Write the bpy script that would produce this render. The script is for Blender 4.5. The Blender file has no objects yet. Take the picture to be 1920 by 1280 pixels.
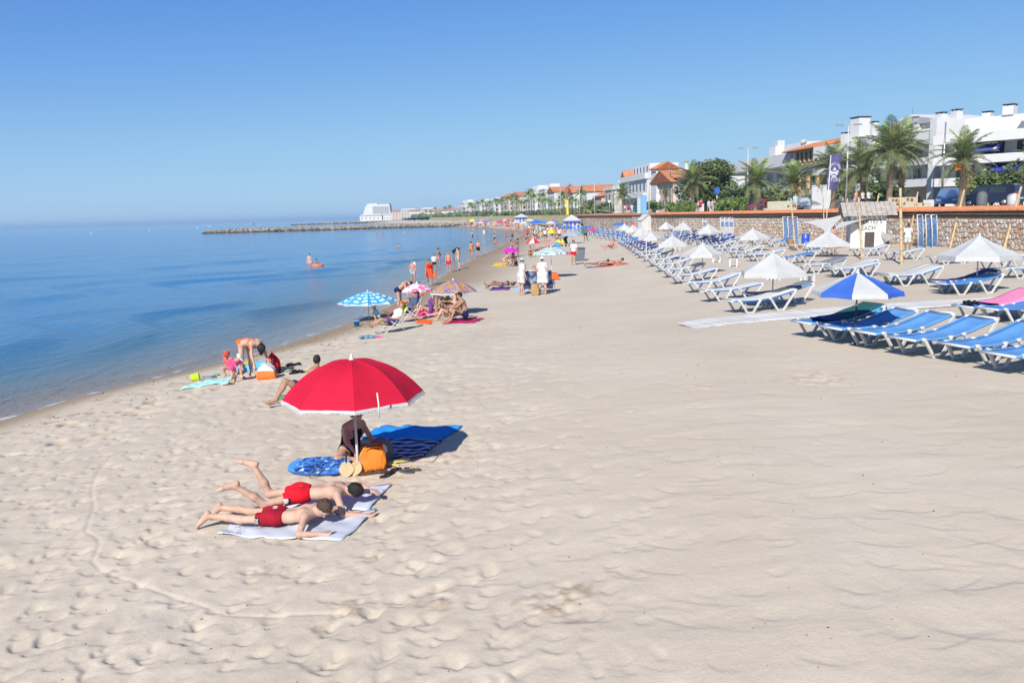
import bpy, math, random
import numpy as np
from mathutils import Vector, Matrix
random.seed(11)
RNG = np.random.default_rng(7)
scene = bpy.context.scene
COL = scene.collection
# ------------------------------------------------------------------ camera
FPX = 1493.0                      # focal length in pixels of the 1920 wide photograph
PITCH = math.atan((640 - 402.8) / FPX)
ROLL = math.radians(1.62)
CAMZ = 3.6
cam_data = bpy.data.cameras.new('camera')
cam_data.sensor_width = 36.0
cam_data.lens = 36.0 * FPX / 1920.0
cam_data.clip_start = 0.1
cam_data.clip_end = 90000.0
cam = bpy.data.objects.new('camera', cam_data)
COL.objects.link(cam)
cam.matrix_world = (Matrix.Translation((0, 0, CAMZ)) @ Matrix.Rotation(math.pi / 2 - PITCH, 4, 'X')
					@ Matrix.Rotation(-ROLL, 4, 'Z'))
scene.camera = cam
# ------------------------------------------------------------------ sky and sun
SUN_AZ = math.atan2(-0.51, -1.30)      # where the sun stands, from +Y towards +X
SUN_EL = math.radians(36.0)
world = bpy.data.worlds.new('World')
scene.world = world
world.use_nodes = True
wn = world.node_tree.nodes
wl = world.node_tree.links
bg = wn['Background']
sky = wn.new('ShaderNodeTexSky')
sky.sky_type = 'NISHITA'
sky.sun_disc = False
sky.sun_elevation = SUN_EL
sky.sun_rotation = SUN_AZ
sky.altitude = 0.0
sky.air_density = 0.7
sky.dust_density = 0.0
sky.ozone_density = 8.0
# one even colour grade over the whole sky: the washed-out summer haze of the photograph
k1 = wn.new('ShaderNodeVectorMath')
k1.operation = 'SCALE'
k1.inputs['Scale'].default_value = 0.115
wl.new(sky.outputs[0], k1.inputs[0])
cv = wn.new('ShaderNodeRGBCurve')
for ci, pts in enumerate([[(0, 0), (0.12, 0.096), (0.22, 0.186), (0.33, 0.240), (0.60, 0.300), (1, 0.31)],
						 [(0, 0), (0.26, 0.228), (0.46, 0.355), (0.62, 0.412), (0.81, 0.440), (1, 0.45)],
						 [(0, 0), (0.30, 0.305), (0.58, 0.525), (0.80, 0.570), (0.90, 0.585), (1, 0.59)]]):
	c_ = cv.mapping.curves[ci]
	while len(c_.points) < len(pts):
		c_.points.new(0.5, 0.5)
	for q, (x_, y_) in zip(c_.points, pts):
		q.location = (x_, y_)
cv.mapping.update()
wl.new(k1.outputs[0], cv.inputs['Color'])
k2 = wn.new('ShaderNodeVectorMath')
k2.operation = 'SCALE'
k2.inputs['Scale'].default_value = 10.0
wl.new(cv.outputs[0], k2.inputs[0])
wl.new(k2.outputs[0], bg.inputs['Color'])
bg.inputs['Strength'].default_value = 0.1
sun_data = bpy.data.lights.new('sun', 'SUN')
sun_data.energy = 4.4
sun_data.angle = math.radians(0.53)
sun_data.color = (1.0, 0.95, 0.87)
sun = bpy.data.objects.new('sun', sun_data)
COL.objects.link(sun)
sd = Vector((math.sin(SUN_AZ) * math.cos(SUN_EL), math.cos(SUN_AZ) * math.cos(SUN_EL), math.sin(SUN_EL)))
sun.rotation_euler = sd.to_track_quat('Z', 'Y').to_euler()
sun.location = (0, 0, 60)
scene.view_settings.view_transform = 'Standard'
scene.view_settings.look = 'None'
scene.view_settings.gamma = 1.0
scene.view_settings.use_curve_mapping = False
scene.view_settings.exposure = 0.55
scene.render.engine = 'CYCLES'
scene.cycles.max_bounces = 6
scene.cycles.transparent_max_bounces = 8
scene.cycles.use_denoising = True
# ------------------------------------------------------------------ layout helpers
_ct, _st = math.cos(PITCH), math.sin(PITCH)
_cr, _sr = math.cos(ROLL), math.sin(ROLL)
def ray(x, y):
	"""direction from the standpoint through a point of the photograph (1920 x 1280)"""
	u = (x - 960) / FPX
	v = -(y - 640) / FPX
	u, v = u * _cr + v * _sr, -u * _sr + v * _cr
	return u, _ct + v * _st, -_st + v * _ct
def at(x, y, z=0.0):
	d = ray(x, y)
	t = (z - CAMZ) / d[2]
	return Vector((d[0] * t, d[1] * t, z))
def atY(x, y, Y):
	d = ray(x, y)
	t = Y / d[1]
	return Vector((d[0] * t, Y, CAMZ + d[2] * t))
WATER_Z = -0.6
SHORE = [(2, -13.4), (10, -12.6), (17.2, -11.4), (19.5, -10.9), (22.3, -9.55), (25.2, -8.3), (30.3, -7.0), (35, -6.15), (45, -5.2),
		 (64, -4.55), (84, -3.1), (130, 0.4), (168, 3.2), (200, 1.0), (225, -3.6), (280, -12), (330, -21), (420, -40), (700, -110), (1000, -190),
		 (1400, -262), (2200, -300)]
WALL = [(2, 33.6), (28, 31.6), (46.4, 29.8), (54.6, 29.2), (67.6, 27.3), (85, 25.2), (123.5, 21.0), (159, 16.4), (209, 12.2), (330, 4.5), (420, -8),
		(700, -68), (1000, -128), (1400, -190), (2200, -210)]
_sy, _sx = np.array([p[0] for p in SHORE], float), np.array([p[1] for p in SHORE], float)
_wy, _wx = np.array([p[0] for p in WALL], float), np.array([p[1] for p in WALL], float)
def shoreX(Y):
	return np.interp(Y, _sy, _sx)
def wallX(Y):
	return np.interp(Y, _wy, _wx)
_pd = np.array([-80, -40, -12, -3, 0, 1.2, 2.5, 4.5, 8, 10.5, 13, 15.5, 20, 60.0])
_pz = np.array([-6, -4, -1.9, -0.86, -0.6, -0.49, -0.36, -0.2, -0.04, 0.02, 0.25, 0.5, 0.62, 0.65])
def prof(X, Y):
	"""height of the sand without its footprints"""
	return np.interp(np.asarray(X, float) - shoreX(Y), _pd, _pz)
def G(x, y):
	"""point of the beach seen at a point of the photograph"""
	z = 0.0
	for _ in range(12):
		p = at(x, y, z)
		z = 0.5 * z + 0.5 * float(prof(p.x, p.y))
	p.z = float(prof(p.x, p.y))
	if p.y < 175 and p.x > float(wallX(p.y)) - 0.55:      # nothing stands inside the sea wall
		p = onprom(x, -0.6)
		p.z = float(prof(p.x, p.y))
	return p
PROM_Z = 3.22
def onprom(x, off):
	"""point of the promenade 'off' metres inland of the sea wall, in the column x of the photograph"""
	d = ray(x, 430 - 0.0283 * x)
	k = d[0] / d[1]
	lo, hi = 5.0, 1900.0
	for _ in range(60):
		m = 0.5 * (lo + hi)
		if k * m - (float(wallX(m)) + off) < 0:
			lo = m
		else:
			hi = m
	return Vector((k * hi, hi, PROM_Z))
def walltan(Y, d=6.0):
	a = Vector((float(wallX(Y - d)), Y - d, 0))
	b = Vector((float(wallX(Y + d)), Y + d, 0))
	return (b - a).normalized()
# ------------------------------------------------------------------ materials
_mats = {}
def mat(name, col, rough=0.6, var=0.0, vscale=6.0, bump=0.0, bscale=40.0, spec=0.5, metal=0.0, trans=0.0, dirt=None, coat=0.0):
	"""plain procedural material; var mixes in a noise of lighter and darker tone, dirt an uneven stain colour"""
	if name in _mats:
		return _mats[name]
	m = bpy.data.materials.new(name)
	m.use_nodes = True
	nt = m.node_tree
	n, l = nt.nodes, nt.links
	p = n['Principled BSDF']
	p.inputs['Roughness'].default_value = rough
	p.inputs['Metallic'].default_value = metal
	p.inputs['Specular IOR Level'].default_value = spec
	p.inputs['Coat Weight'].default_value = coat
	c4 = (*col, 1.0)
	src = None
	p.inputs['Base Color'].default_value = c4
	if var > 0 or dirt or bump > 0:
		tc = n.new('ShaderNodeTexCoord')
	if var > 0:
		no = n.new('ShaderNodeTexNoise')
		no.inputs['Scale'].default_value = vscale
		no.inputs['Detail'].default_value = 5
		l.new(tc.outputs['Object'], no.inputs['Vector'])
		mp = n.new('ShaderNodeMapRange')
		mp.inputs['From Min'].default_value = 0.3
		mp.inputs['From Max'].default_value = 0.7
		mp.inputs['To Min'].default_value = 1 - var
		mp.inputs['To Max'].default_value = 1 + var
		l.new(no.outputs['Fac'], mp.inputs['Value'])
		mx = n.new('ShaderNodeVectorMath')
		mx.operation = 'SCALE'
		mx.inputs[0].default_value = col
		l.new(mp.outputs[0], mx.inputs['Scale'])
		src = mx.outputs[0]
	if dirt:
		no2 = n.new('ShaderNodeTexNoise')
		no2.inputs['Scale'].default_value = vscale * 0.45
		no2.inputs['Detail'].default_value = 7
		l.new(tc.outputs['Object'], no2.inputs['Vector'])
		mp2 = n.new('ShaderNodeMapRange')
		mp2.inputs['From Min'].default_value = 0.52
		mp2.inputs['From Max'].default_value = 0.72
		l.new(no2.outputs['Fac'], mp2.inputs['Value'])
		mix = n.new('ShaderNodeMix')
		mix.data_type = 'RGBA'
		l.new(mp2.outputs[0], mix.inputs[0])
		if src:
			l.new(src, mix.inputs[6])
		else:
			mix.inputs[6].default_value = c4
		mix.inputs[7].default_value = (*dirt, 1)
		src = mix.outputs[2]
	if src:
		l.new(src, p.inputs['Base Color'])
	if bump > 0:
		nb = n.new('ShaderNodeTexNoise')
		nb.inputs['Scale'].default_value = bscale
		nb.inputs['Detail'].default_value = 4
		l.new(tc.outputs['Object'], nb.inputs['Vector'])
		b = n.new('ShaderNodeBump')
		b.inputs['Strength'].default_value = bump
		b.inputs['Distance'].default_value = 0.02
		l.new(nb.outputs['Fac'], b.inputs['Height'])
		l.new(b.outputs[0], p.inputs['Normal'])
	if trans > 0:       # thin cloth and leaves let some light through
		tr = n.new('ShaderNodeBsdfTranslucent')
		if src:
			l.new(src, tr.inputs['Color'])
		else:
			tr.inputs['Color'].default_value = c4
		ms = n.new('ShaderNodeMixShader')
		ms.inputs[0].default_value = trans
		l.new(p.outputs[0], ms.inputs[1])
		l.new(tr.outputs[0], ms.inputs[2])
		l.new(ms.outputs[0], n['Material Output'].inputs['Surface'])
	_mats[name] = m
	return m
def srgb(r, g, b):
	f = lambda c: (c / 255 / 12.92) if c <= 10 else ((c / 255 + 0.055) / 1.055) ** 2.4
	return (f(r), f(g), f(b))
# ------------------------------------------------------------------ mesh building
class MB:
	"""collects faces of one mesh object"""
	def __init__(s):
		s.v, s.f, s.mi, s.sm = [], [], [], []
	def add(s, vs, fs, mi=0, smooth=False):
		o = len(s.v)
		s.v.extend([tuple(p) for p in vs])
		for f in fs:
			s.f.append(tuple(i + o for i in f))
			s.mi.append(mi)
			s.sm.append(smooth)
		return s
	def box(s, c, size, rz=0.0, mi=0, M=None, taper=1.0):
		hx, hy, hz = size[0] / 2, size[1] / 2, size[2] / 2
		P = [(-hx, -hy, -hz), (hx, -hy, -hz), (hx, hy, -hz), (-hx, hy, -hz),
			 (-hx * taper, -hy * taper, hz), (hx * taper, -hy * taper, hz), (hx * taper, hy * taper, hz), (-hx * taper, hy * taper, hz)]
		if M is None:
			M = Matrix.Rotation(rz, 3, 'Z')
		c = Vector(c)
		return s.add([M @ Vector(p) + c for p in P],
					 [(0, 3, 2, 1), (4, 5, 6, 7), (0, 1, 5, 4), (1, 2, 6, 5), (2, 3, 7, 6), (3, 0, 4, 7)], mi)
	def box2(s, lo, hi, mi=0):
		return s.box([(a + b) / 2 for a, b in zip(lo, hi)], [abs(b - a) for a, b in zip(lo, hi)], mi=mi)
	def beam(s, a, b, w, h=None, mi=0, up=(0, 0, 1)):
		a, b = Vector(a), Vector(b)
		h = h or w
		d = b - a
		L = d.length
		if L < 1e-6:
			return s
		z = d / L
		u = Vector(up)
		x = u.cross(z)
		if x.length < 1e-4:
			x = Vector((1, 0, 0)).cross(z)
		x.normalize()
		y = z.cross(x)
		M = Matrix((x, y, z)).transposed()
		return s.box((a + b) / 2, (w, h, L), M=M, mi=mi)
	def tube(s, pts, rad, n=8, mi=0, smooth=True, caps=True, flat=1.0):
		pts = [Vector(p) for p in pts]
		if not hasattr(rad, '__len__'):
			rad = [rad] * len(pts)
		vs, fs = [], []
		pv = None
		for i, p in enumerate(pts):
			t = (pts[min(i + 1, len(pts) - 1)] - pts[max(i - 1, 0)])
			if t.length < 1e-9:
				t = Vector((0, 0, 1))
			t.normalize()
			if pv is None:
				u = Vector((0, 0, 1)) if abs(t.z) < 0.9 else Vector((1, 0, 0))
				x = u.cross(t).normalized()
			else:
				x = (pv - t * pv.dot(t)).normalized()
			pv = x
			y = t.cross(x)
			for k in range(n):
				a = 2 * math.pi * k / n
				vs.append(p + x * (math.cos(a) * rad[i]) + y * (math.sin(a) * rad[i] * flat))
		for i in range(len(pts) - 1):
			for k in range(n):
				k2 = (k + 1) % n
				fs.append((i * n + k, i * n + k2, (i + 1) * n + k2, (i + 1) * n + k))
		if caps:
			fs.append(tuple(range(n - 1, -1, -1)))
			fs.append(tuple((len(pts) - 1) * n + k for k in range(n)))
		return s.add(vs, fs, mi, smooth)
	def lathe(s, prof_, c=(0, 0, 0), n=16, mi=0, smooth=True, sx=1.0, sy=1.0, caps=True):
		c = Vector(c)
		vs, fs = [], []
		for r, z in prof_:
			for k in range(n):
				a = 2 * math.pi * k / n
				vs.append(c + Vector((r * sx * math.cos(a), r * sy * math.sin(a), z)))
		m = len(prof_)
		for i in range(m - 1):
			for k in range(n):
				k2 = (k + 1) % n
				fs.append((i * n + k, i * n + k2, (i + 1) * n + k2, (i + 1) * n + k))
		if caps:
			fs.append(tuple(range(n - 1, -1, -1)))
			fs.append(tuple((m - 1) * n + k for k in range(n)))
		return s.add(vs, fs, mi, smooth)
	def prism(s, poly, z0, z1, mi=0):
		n = len(poly)
		vs = [(p[0], p[1], z0) for p in poly] + [(p[0], p[1], z1) for p in poly]
		fs = [tuple(range(n - 1, -1, -1)), tuple(range(n, 2 * n))]
		for i in range(n):
			j = (i + 1) % n
			fs.append((i, j, j + n, i + n))
		return s.add(vs, fs, mi)
	def grid(s, fn, nu, nv, mi=0, smooth=True, thick=0.0):
		vs = [Vector(fn(i / nu, j / nv)) for j in range(nv + 1) for i in range(nu + 1)]
		w = nu + 1
		fs = [(j * w + i, j * w + i + 1, (j + 1) * w + i + 1, (j + 1) * w + i) for j in range(nv) for i in range(nu)]
		if thick:
			o = len(vs)
			vs2 = [p - Vector((0, 0, thick)) for p in vs]
			fs2 = [tuple(k + o for k in reversed(f)) for f in fs]
			edge = [i for i in range(w)] + [j * w + nu for j in range(1, nv + 1)] + [nv * w + i for i in range(nu - 1, -1, -1)] + \
				 [j * w for j in range(nv - 1, 0, -1)]
			fe = [(edge[(k + 1) % len(edge)], edge[k], edge[k] + o, edge[(k + 1) % len(edge)] + o) for k in range(len(edge))]
			s.add(vs + vs2, fs + fs2 + fe, mi, smooth)
			return s
		return s.add(vs, fs, mi, smooth)
	def ell(s, c, r, n=12, m=8, mi=0, M=None):
		c = Vector(c)
		vs, fs = [], []
		for i in range(1, m):
			t = math.pi * i / m
			for k in range(n):
				a = 2 * math.pi * k / n
				p = Vector((r[0] * math.sin(t) * math.cos(a), r[1] * math.sin(t) * math.sin(a), r[2] * math.cos(t)))
				vs.append((M @ p if M else p) + c)
		top = len(vs)
		pz = Vector((0, 0, r[2]))
		vs.append((M @ pz if M else pz) + c)
		vs.append((M @ -pz if M else -pz) + c)
		for i in range(m - 2):
			for k in range(n):
				k2 = (k + 1) % n
				fs.append((i * n + k, (i + 1) * n + k, (i + 1) * n + k2, i * n + k2))
		for k in range(n):
			fs.append((k, (k + 1) % n, top))
			fs.append(((m - 2) * n + (k + 1) % n, (m - 2) * n + k, top + 1))
		return s.add(vs, fs, mi, True)
	def mesh(s, name, mats):
		me = bpy.data.meshes.new(name)
		me.from_pydata(s.v, [], s.f)
		if not isinstance(mats, (list, tuple)):
			mats = [mats]
		for m in mats:
			me.materials.append(m)
		me.polygons.foreach_set('use_smooth', s.sm)
		me.polygons.foreach_set('material_index', s.mi)
		me.update()
		return me
	def build(s, name, mats, parent=None, loc=None, rz=0.0):
		return link(name, s.mesh(name, mats), parent, loc, rz)
def link(name, data, parent=None, loc=None, rz=0.0, scale=None):
	o = bpy.data.objects.new(name, data)
	COL.objects.link(o)
	if parent is not None:
		o.parent = parent
	if loc is not None:
		o.location = loc
	if rz:
		o.rotation_euler = (0, 0, rz)
	if scale is not None:
		o.scale = scale if hasattr(scale, '__len__') else (scale,) * 3
	return o
def tag(o, label=None, cat=None, group=None, kind=None):
	if label:
		o['label'] = label
	if cat:
		o['category'] = cat
	if group:
		o['group'] = group
	if kind:
		o['kind'] = kind
	return o
def empty(name, loc=(0, 0, 0), rz=0.0, label=None, cat=None, group=None):
	o = bpy.data.objects.new(name, None)
	COL.objects.link(o)
	o.location = loc
	o.rotation_euler = (0, 0, rz)
	o.empty_display_size = 0.1
	return tag(o, label, cat, group)
_kids = {}
def copy_tree(o, parent=None):
	c = o.copy()
	COL.objects.link(c)
	c.parent = parent
	for ch in o.children:
		copy_tree(ch, c)
	return c
def np_mesh(name, V, Q, mats, smooth=True, attrs=None):
	"""quads from numpy arrays"""
	me = bpy.data.meshes.new(name)
	V = np.ascontiguousarray(V, np.float32)
	Q = np.ascontiguousarray(Q, np.int32)
	me.vertices.add(len(V))
	me.vertices.foreach_set('co', V.ravel())
	k = Q.shape[1]
	me.loops.add(Q.size)
	me.loops.foreach_set('vertex_index', Q.ravel())
	me.polygons.add(len(Q))
	me.polygons.foreach_set('loop_start', np.arange(0, Q.size, k, dtype=np.int32))
	me.polygons.foreach_set('loop_total', np.full(len(Q), k, np.int32))
	me.polygons.foreach_set('use_smooth', np.full(len(Q), smooth))
	for m in (mats if isinstance(mats, (list, tuple)) else [mats]):
		me.materials.append(m)
	for an, av in (attrs or {}).items():
		a = me.attributes.new(an, 'FLOAT', 'POINT')
		a.data.foreach_set('value', np.ascontiguousarray(av, np.float32).ravel())
	me.update(calc_edges=True)
	return me
def grid_quads(nr, nc):
	i = np.arange(nr - 1)[:, None] * nc + np.arange(nc - 1)[None, :]
	return np.stack([i, i + 1, i + nc + 1, i + nc], -1).reshape(-1, 4)
def text_mesh(body, size, depth=0.004, align='CENTER'):
	cu = bpy.data.curves.new('lettering', 'FONT')
	cu.body = body
	cu.size = size
	cu.extrude = depth
	cu.align_x = align
	cu.align_y = 'CENTER'
	cu.resolution_u = 3
	o = bpy.data.objects.new('lettering', cu)
	COL.objects.link(o)
	dg = bpy.context.evaluated_depsgraph_get()
	me = bpy.data.meshes.new_from_object(o.evaluated_get(dg))
	bpy.data.objects.remove(o)
	bpy.data.curves.remove(cu)
	return me
def vnoise(shape, cell, rng, oct_=1, aniso=(1, 1)):
	"""smooth value noise on a raster"""
	out = np.zeros(shape, np.float32)
	amp = 1.0
	for k in range(oct_):
		cy, cx = max(2.0, cell * aniso[0] / 2 ** k), max(2.0, cell * aniso[1] / 2 ** k)
		gy, gx = int(shape[0] / cy) + 4, int(shape[1] / cx) + 4
		g = rng.random((gy, gx), dtype=np.float32) - 0.5
		yy = np.arange(shape[0]) / cy
		xx = np.arange(shape[1]) / cx
		iy, ix = yy.astype(int), xx.astype(int)
		fy, fx = yy - iy, xx - ix
		fy, fx = (fy * fy * (3 - 2 * fy))[:, None], (fx * fx * (3 - 2 * fx))[None, :]
		a = g[np.ix_(iy, ix)] * (1 - fx) + g[np.ix_(iy, ix + 1)] * fx
		b = g[np.ix_(iy + 1, ix)] * (1 - fx) + g[np.ix_(iy + 1, ix + 1)] * fx
		out += amp * (a * (1 - fy) + b * fy)
		amp *= 0.5
	return out
# ------------------------------------------------------------------ the sand
def sand_material():
	m = bpy.data.materials.new('sand')
	m.use_nodes = True
	n, l = m.node_tree.nodes, m.node_tree.links
	p = n['Principled BSDF']
	tc = n.new('ShaderNodeTexCoord')
	big = n.new('ShaderNodeTexNoise')
	big.inputs['Scale'].default_value = 0.35
	big.inputs['Detail'].default_value = 6
	l.new(tc.outputs['Object'], big.inputs['Vector'])
	cr = n.new('ShaderNodeValToRGB')
	cr.color_ramp.elements[0].position = 0.3
	cr.color_ramp.elements[0].color = (0.505, 0.432, 0.338, 1)
	cr.color_ramp.elements[1].position = 0.7
	cr.color_ramp.elements[1].color = (0.560, 0.486, 0.390, 1)
	l.new(big.outputs['Fac'], cr.inputs['Fac'])
	# grains and small dark bits
	gr = n.new('ShaderNodeTexNoise')
	gr.inputs['Scale'].default_value = 55.0
	gr.inputs['Detail'].default_value = 3
	l.new(tc.outputs['Object'], gr.inputs['Vector'])
	mg = n.new('ShaderNodeMapRange')
	mg.inputs['From Min'].default_value = 0.25
	mg.inputs['From Max'].default_value = 0.75
	mg.inputs['To Min'].default_value = 0.93
	mg.inputs['To Max'].default_value = 1.06
	l.new(gr.outputs['Fac'], mg.inputs['Value'])
	sc = n.new('ShaderNodeVectorMath')
	sc.operation = 'SCALE'
	l.new(cr.outputs['Color'], sc.inputs[0])
	l.new(mg.outputs[0], sc.inputs['Scale'])
	# damp, freshly dug sand
	da = n.new('ShaderNodeAttribute')
	da.attribute_name = 'damp'
	mixd = n.new('ShaderNodeMix')
	mixd.data_type = 'RGBA'
	l.new(da.outputs['Fac'], mixd.inputs[0])
	l.new(sc.outputs[0], mixd.inputs[6])
	mixd.inputs[7].default_value = (0.33, 0.235, 0.145, 1)
	# wet strip along the water
	wa = n.new('ShaderNodeAttribute')
	wa.attribute_name = 'wet'
	mixw = n.new('ShaderNodeMix')
	mixw.data_type = 'RGBA'
	l.new(wa.outputs['Fac'], mixw.inputs[0])
	l.new(mixd.outputs[2], mixw.inputs[6])
	mixw.inputs[7].default_value = (0.285, 0.205, 0.125, 1)
	l.new(mixw.outputs[2], p.inputs['Base Color'])
	rr = n.new('ShaderNodeMapRange')
	rr.inputs['To Min'].default_value = 0.95
	rr.inputs['To Max'].default_value = 0.7
	l.new(wa.outputs['Fac'], rr.inputs['Value'])
	l.new(rr.outputs[0], p.inputs['Roughness'])
	p.inputs['Specular IOR Level'].default_value = 0.25
	b1 = n.new('ShaderNodeTexNoise')
	b1.inputs['Scale'].default_value = 14.0
	b1.inputs['Detail'].default_value = 8
	b1.inputs['Roughness'].default_value = 0.65
	l.new(tc.outputs['Object'], b1.inputs['Vector'])
	bu = n.new('ShaderNodeBump')
	bu.inputs['Strength'].default_value = 0.32
	bu.inputs['Distance'].default_value = 0.025
	l.new(b1.outputs['Fac'], bu.inputs['Height'])
	l.new(bu.outputs[0], p.inputs['Normal'])
	return m
RES = 0.024
HX0, HX1, HY0, HY1 = -17.0, 17.0, 2.0, 46.0
NX, NY = int((HX1 - HX0) / RES), int((HY1 - HY0) / RES)
HM = np.zeros((NY, NX), np.float32)
def smooth01(x):
	x = np.clip(x, 0, 1)
	return x * x * (3 - 2 * x)
def trample(X, Y):
	"""how churned up the sand is, 0 smooth to 1"""
	a = 1.0 - 0.70 * smooth01((X - 0.02 * Y + 1.2) / 3.0)
	a = a * (1 - 0.60 * smooth01((X - 0.12 * Y) / 3.0))
	return a * (1 - 0.55 * smooth01((Y - 16) / 26))
def stamp(x, y, L, W, ang, depth, rim=0.35):
	R = max(L, W) * 2.3
	i0, i1 = int((x - R - HX0) / RES), int((x + R - HX0) / RES) + 1
	j0, j1 = int((y - R - HY0) / RES), int((y + R - HY0) / RES) + 1
	if i0 < 0 or j0 < 0 or i1 >= NX or j1 >= NY:
		return
	xs = HX0 + (np.arange(i0, i1) + 0.5) * RES - x
	ys = HY0 + (np.arange(j0, j1) + 0.5) * RES - y
	c, s_ = math.cos(ang), math.sin(ang)
	U = (xs[None, :] * c + ys[:, None] * s_) / L
	V = (-xs[None, :] * s_ + ys[:, None] * c) / W
	q = U * U + V * V
	h = -np.exp(-q ** 1.4) + rim * np.exp(-((np.sqrt(q) - 1.45) / 0.5) ** 2)
	HM[j0:j1, i0:i1] += (depth * h).astype(np.float32)
def tread(x, y, a, b, w, ang, depth):
	"""foot mark: a steep heel wall on one side, running out flat on the other"""
	R = max(a + b, w) * 1.25 + .06
	i0, i1 = int((x - R - HX0) / RES), int((x + R - HX0) / RES) + 1
	j0, j1 = int((y - R - HY0) / RES), int((y + R - HY0) / RES) + 1
	if i0 < 0 or j0 < 0 or i1 >= NX or j1 >= NY:
		return
	xs = HX0 + (np.arange(i0, i1) + 0.5) * RES - x
	ys = HY0 + (np.arange(j0, j1) + 0.5) * RES - y
	c, s_ = math.cos(ang), math.sin(ang)
	U = xs[None, :] * c + ys[:, None] * s_
	V = (-xs[None, :] * s_ + ys[:, None] * c) / w
	V2 = V * V
	ue = U + a * np.sqrt(np.clip(1 - V2 * .9, 0, 1))
	lat = np.exp(-V2 * V2)
	prof_ = smooth01(ue / 0.024 + .5) * np.clip(1 - ue / (a + b), 0, 1) ** 1.15
	h = -prof_ * lat + .05 * np.exp(-((ue + .035) / .035) ** 2) * lat
	HM[j0:j1, i0:i1] += (depth * h).astype(np.float32)
rs = random.Random(5)
for _ in range(22000):                                     # foot marks
	y = 2.5 + 42 * rs.random() ** 1.4
	x = rs.uniform(-16, 14)
	t = float(trample(x, y))
	if rs.random() > 0.10 + 0.90 * t:
		continue
	big = rs.random()
	sz = 1 + .5 * (y > 16)
	tread(x, y, rs.uniform(0.018, 0.05) * sz, rs.uniform(0.14, 0.34) * sz, rs.uniform(0.04, 0.11) * sz, 1.25 + rs.gauss(0, 0.5), (0.008 + 0.022 * big ** 1.4) * (0.14 + 0.86 * t))
_xs = HX0 + (np.arange(NX) + 0.5) * RES
_ys = HY0 + (np.arange(NY) + 0.5) * RES
TR = trample(_xs[None, :], _ys[:, None])
HM += 0.016 * vnoise(HM.shape, 30, RNG, 2) * (0.15 + 0.85 * TR)
HM += 0.012 * vnoise(HM.shape, 8, RNG, 2) * (0.10 + 0.90 * TR)
# wind-blown scallops, low and long
sc1 = vnoise(HM.shape, 38, RNG, 2, (0.42, 1.5))
HM += (0.013 * np.abs(sc1) ** 0.7 * np.sign(sc1)) * (0.30 + 0.5 * (1 - TR)) * (1 - 0.75 * smooth01((_ys[:, None] - 9) / 9))
HM += 0.022 * vnoise(HM.shape, 150, RNG, 2)
for _ in range(900):                                       # wide shallow wind scallops on the smoother side
	y = 3.5 + 16 * rs.random() ** 1.3
	x = rs.uniform(-.35 * y, .8 * y + 1)
	t = float(trample(x, y))
	if rs.random() < t * 1.3:
		continue
	tread(x, y, rs.uniform(0.03, 0.09), rs.uniform(0.25, 0.6), rs.uniform(0.10, 0.34), 1.35 + rs.gauss(0, 0.35), rs.uniform(0.004, 0.011) * (1 - .5 * smooth01((y - 9) / 8)))
# a cord dragged over the sand
track = [(207, 838), (196, 850), (185, 864), (173, 885), (170, 909), (175, 930), (174, 944), (166, 965), (160, 987), (180, 998), (187, 1012), (178, 1030),
		 (172, 1045), (190, 1060), (219, 1073), (245, 1085), (266, 1092), (295, 1106), (324, 1116), (360, 1127), (391, 1139), (422, 1153), (480, 1158),
		 (547, 1161), (600, 1164), (645, 1163)]
tp = [at(*q) for q in track]
for a, b in zip(tp[:-1], tp[1:]):
	nst = max(2, int((b - a).length / 0.02))
	for k in range(nst):
		q = a.lerp(b, k / nst)
		stamp(q.x, q.y, 0.024, 0.022, 0, 0.0058, 0.05)
DAMP = np.zeros_like(HM)
for (px, py, rad, amt) in [(1043, 1182, 0.30, 0.95), (830, 1155, 0.16, 0.75), (660, 1160, 0.24, 0.7), (905, 915, 0.10, 0.5), (985, 915, 0.08, 0.5), (960, 930, 0.10, 0.4),
						 (1525, 765, 0.55, 0.42), (1490, 722, 0.2, 0.3), (1310, 775, 0.25, 0.25), (815, 870, 0.35, 0.6), (475, 1075, 0.16, 0.6),
						 (700, 1060, 0.08, 0.8), (455, 925, 0.15, 0.6), (1130, 705, 0.2, 0.3), (420, 960, 0.1, 0.7), (745, 905, .12, .5),
						 (270, 990, 0.06, 0.8), (585, 1105, 0.05, 0.8), (1180, 812, 0.08, 0.5), (1085, 820, 0.06, 0.6)]:
	q = at(px, py)
	R = rad * 2.2
	i0, i1 = int((q.x - R - HX0) / RES), int((q.x + R - HX0) / RES)
	j0, j1 = int((q.y - R - HY0) / RES), int((q.y + R - HY0) / RES)
	xx = (_xs[i0:i1][None, :] - q.x) / rad
	yy = (_ys[j0:j1][:, None] - q.y) / rad
	rr_ = np.sqrt(xx * xx + yy * yy)
	nz = vnoise(rr_.shape, 4, RNG, 2)
	DAMP[j0:j1, i0:i1] = np.maximum(DAMP[j0:j1, i0:i1], .62 * amt * smooth01(0.75 - .8 * rr_ + 2.6 * nz))
	HM[j0:j1, i0:i1] += 0.045 * nz * smooth01(1.4 - rr_)
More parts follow.
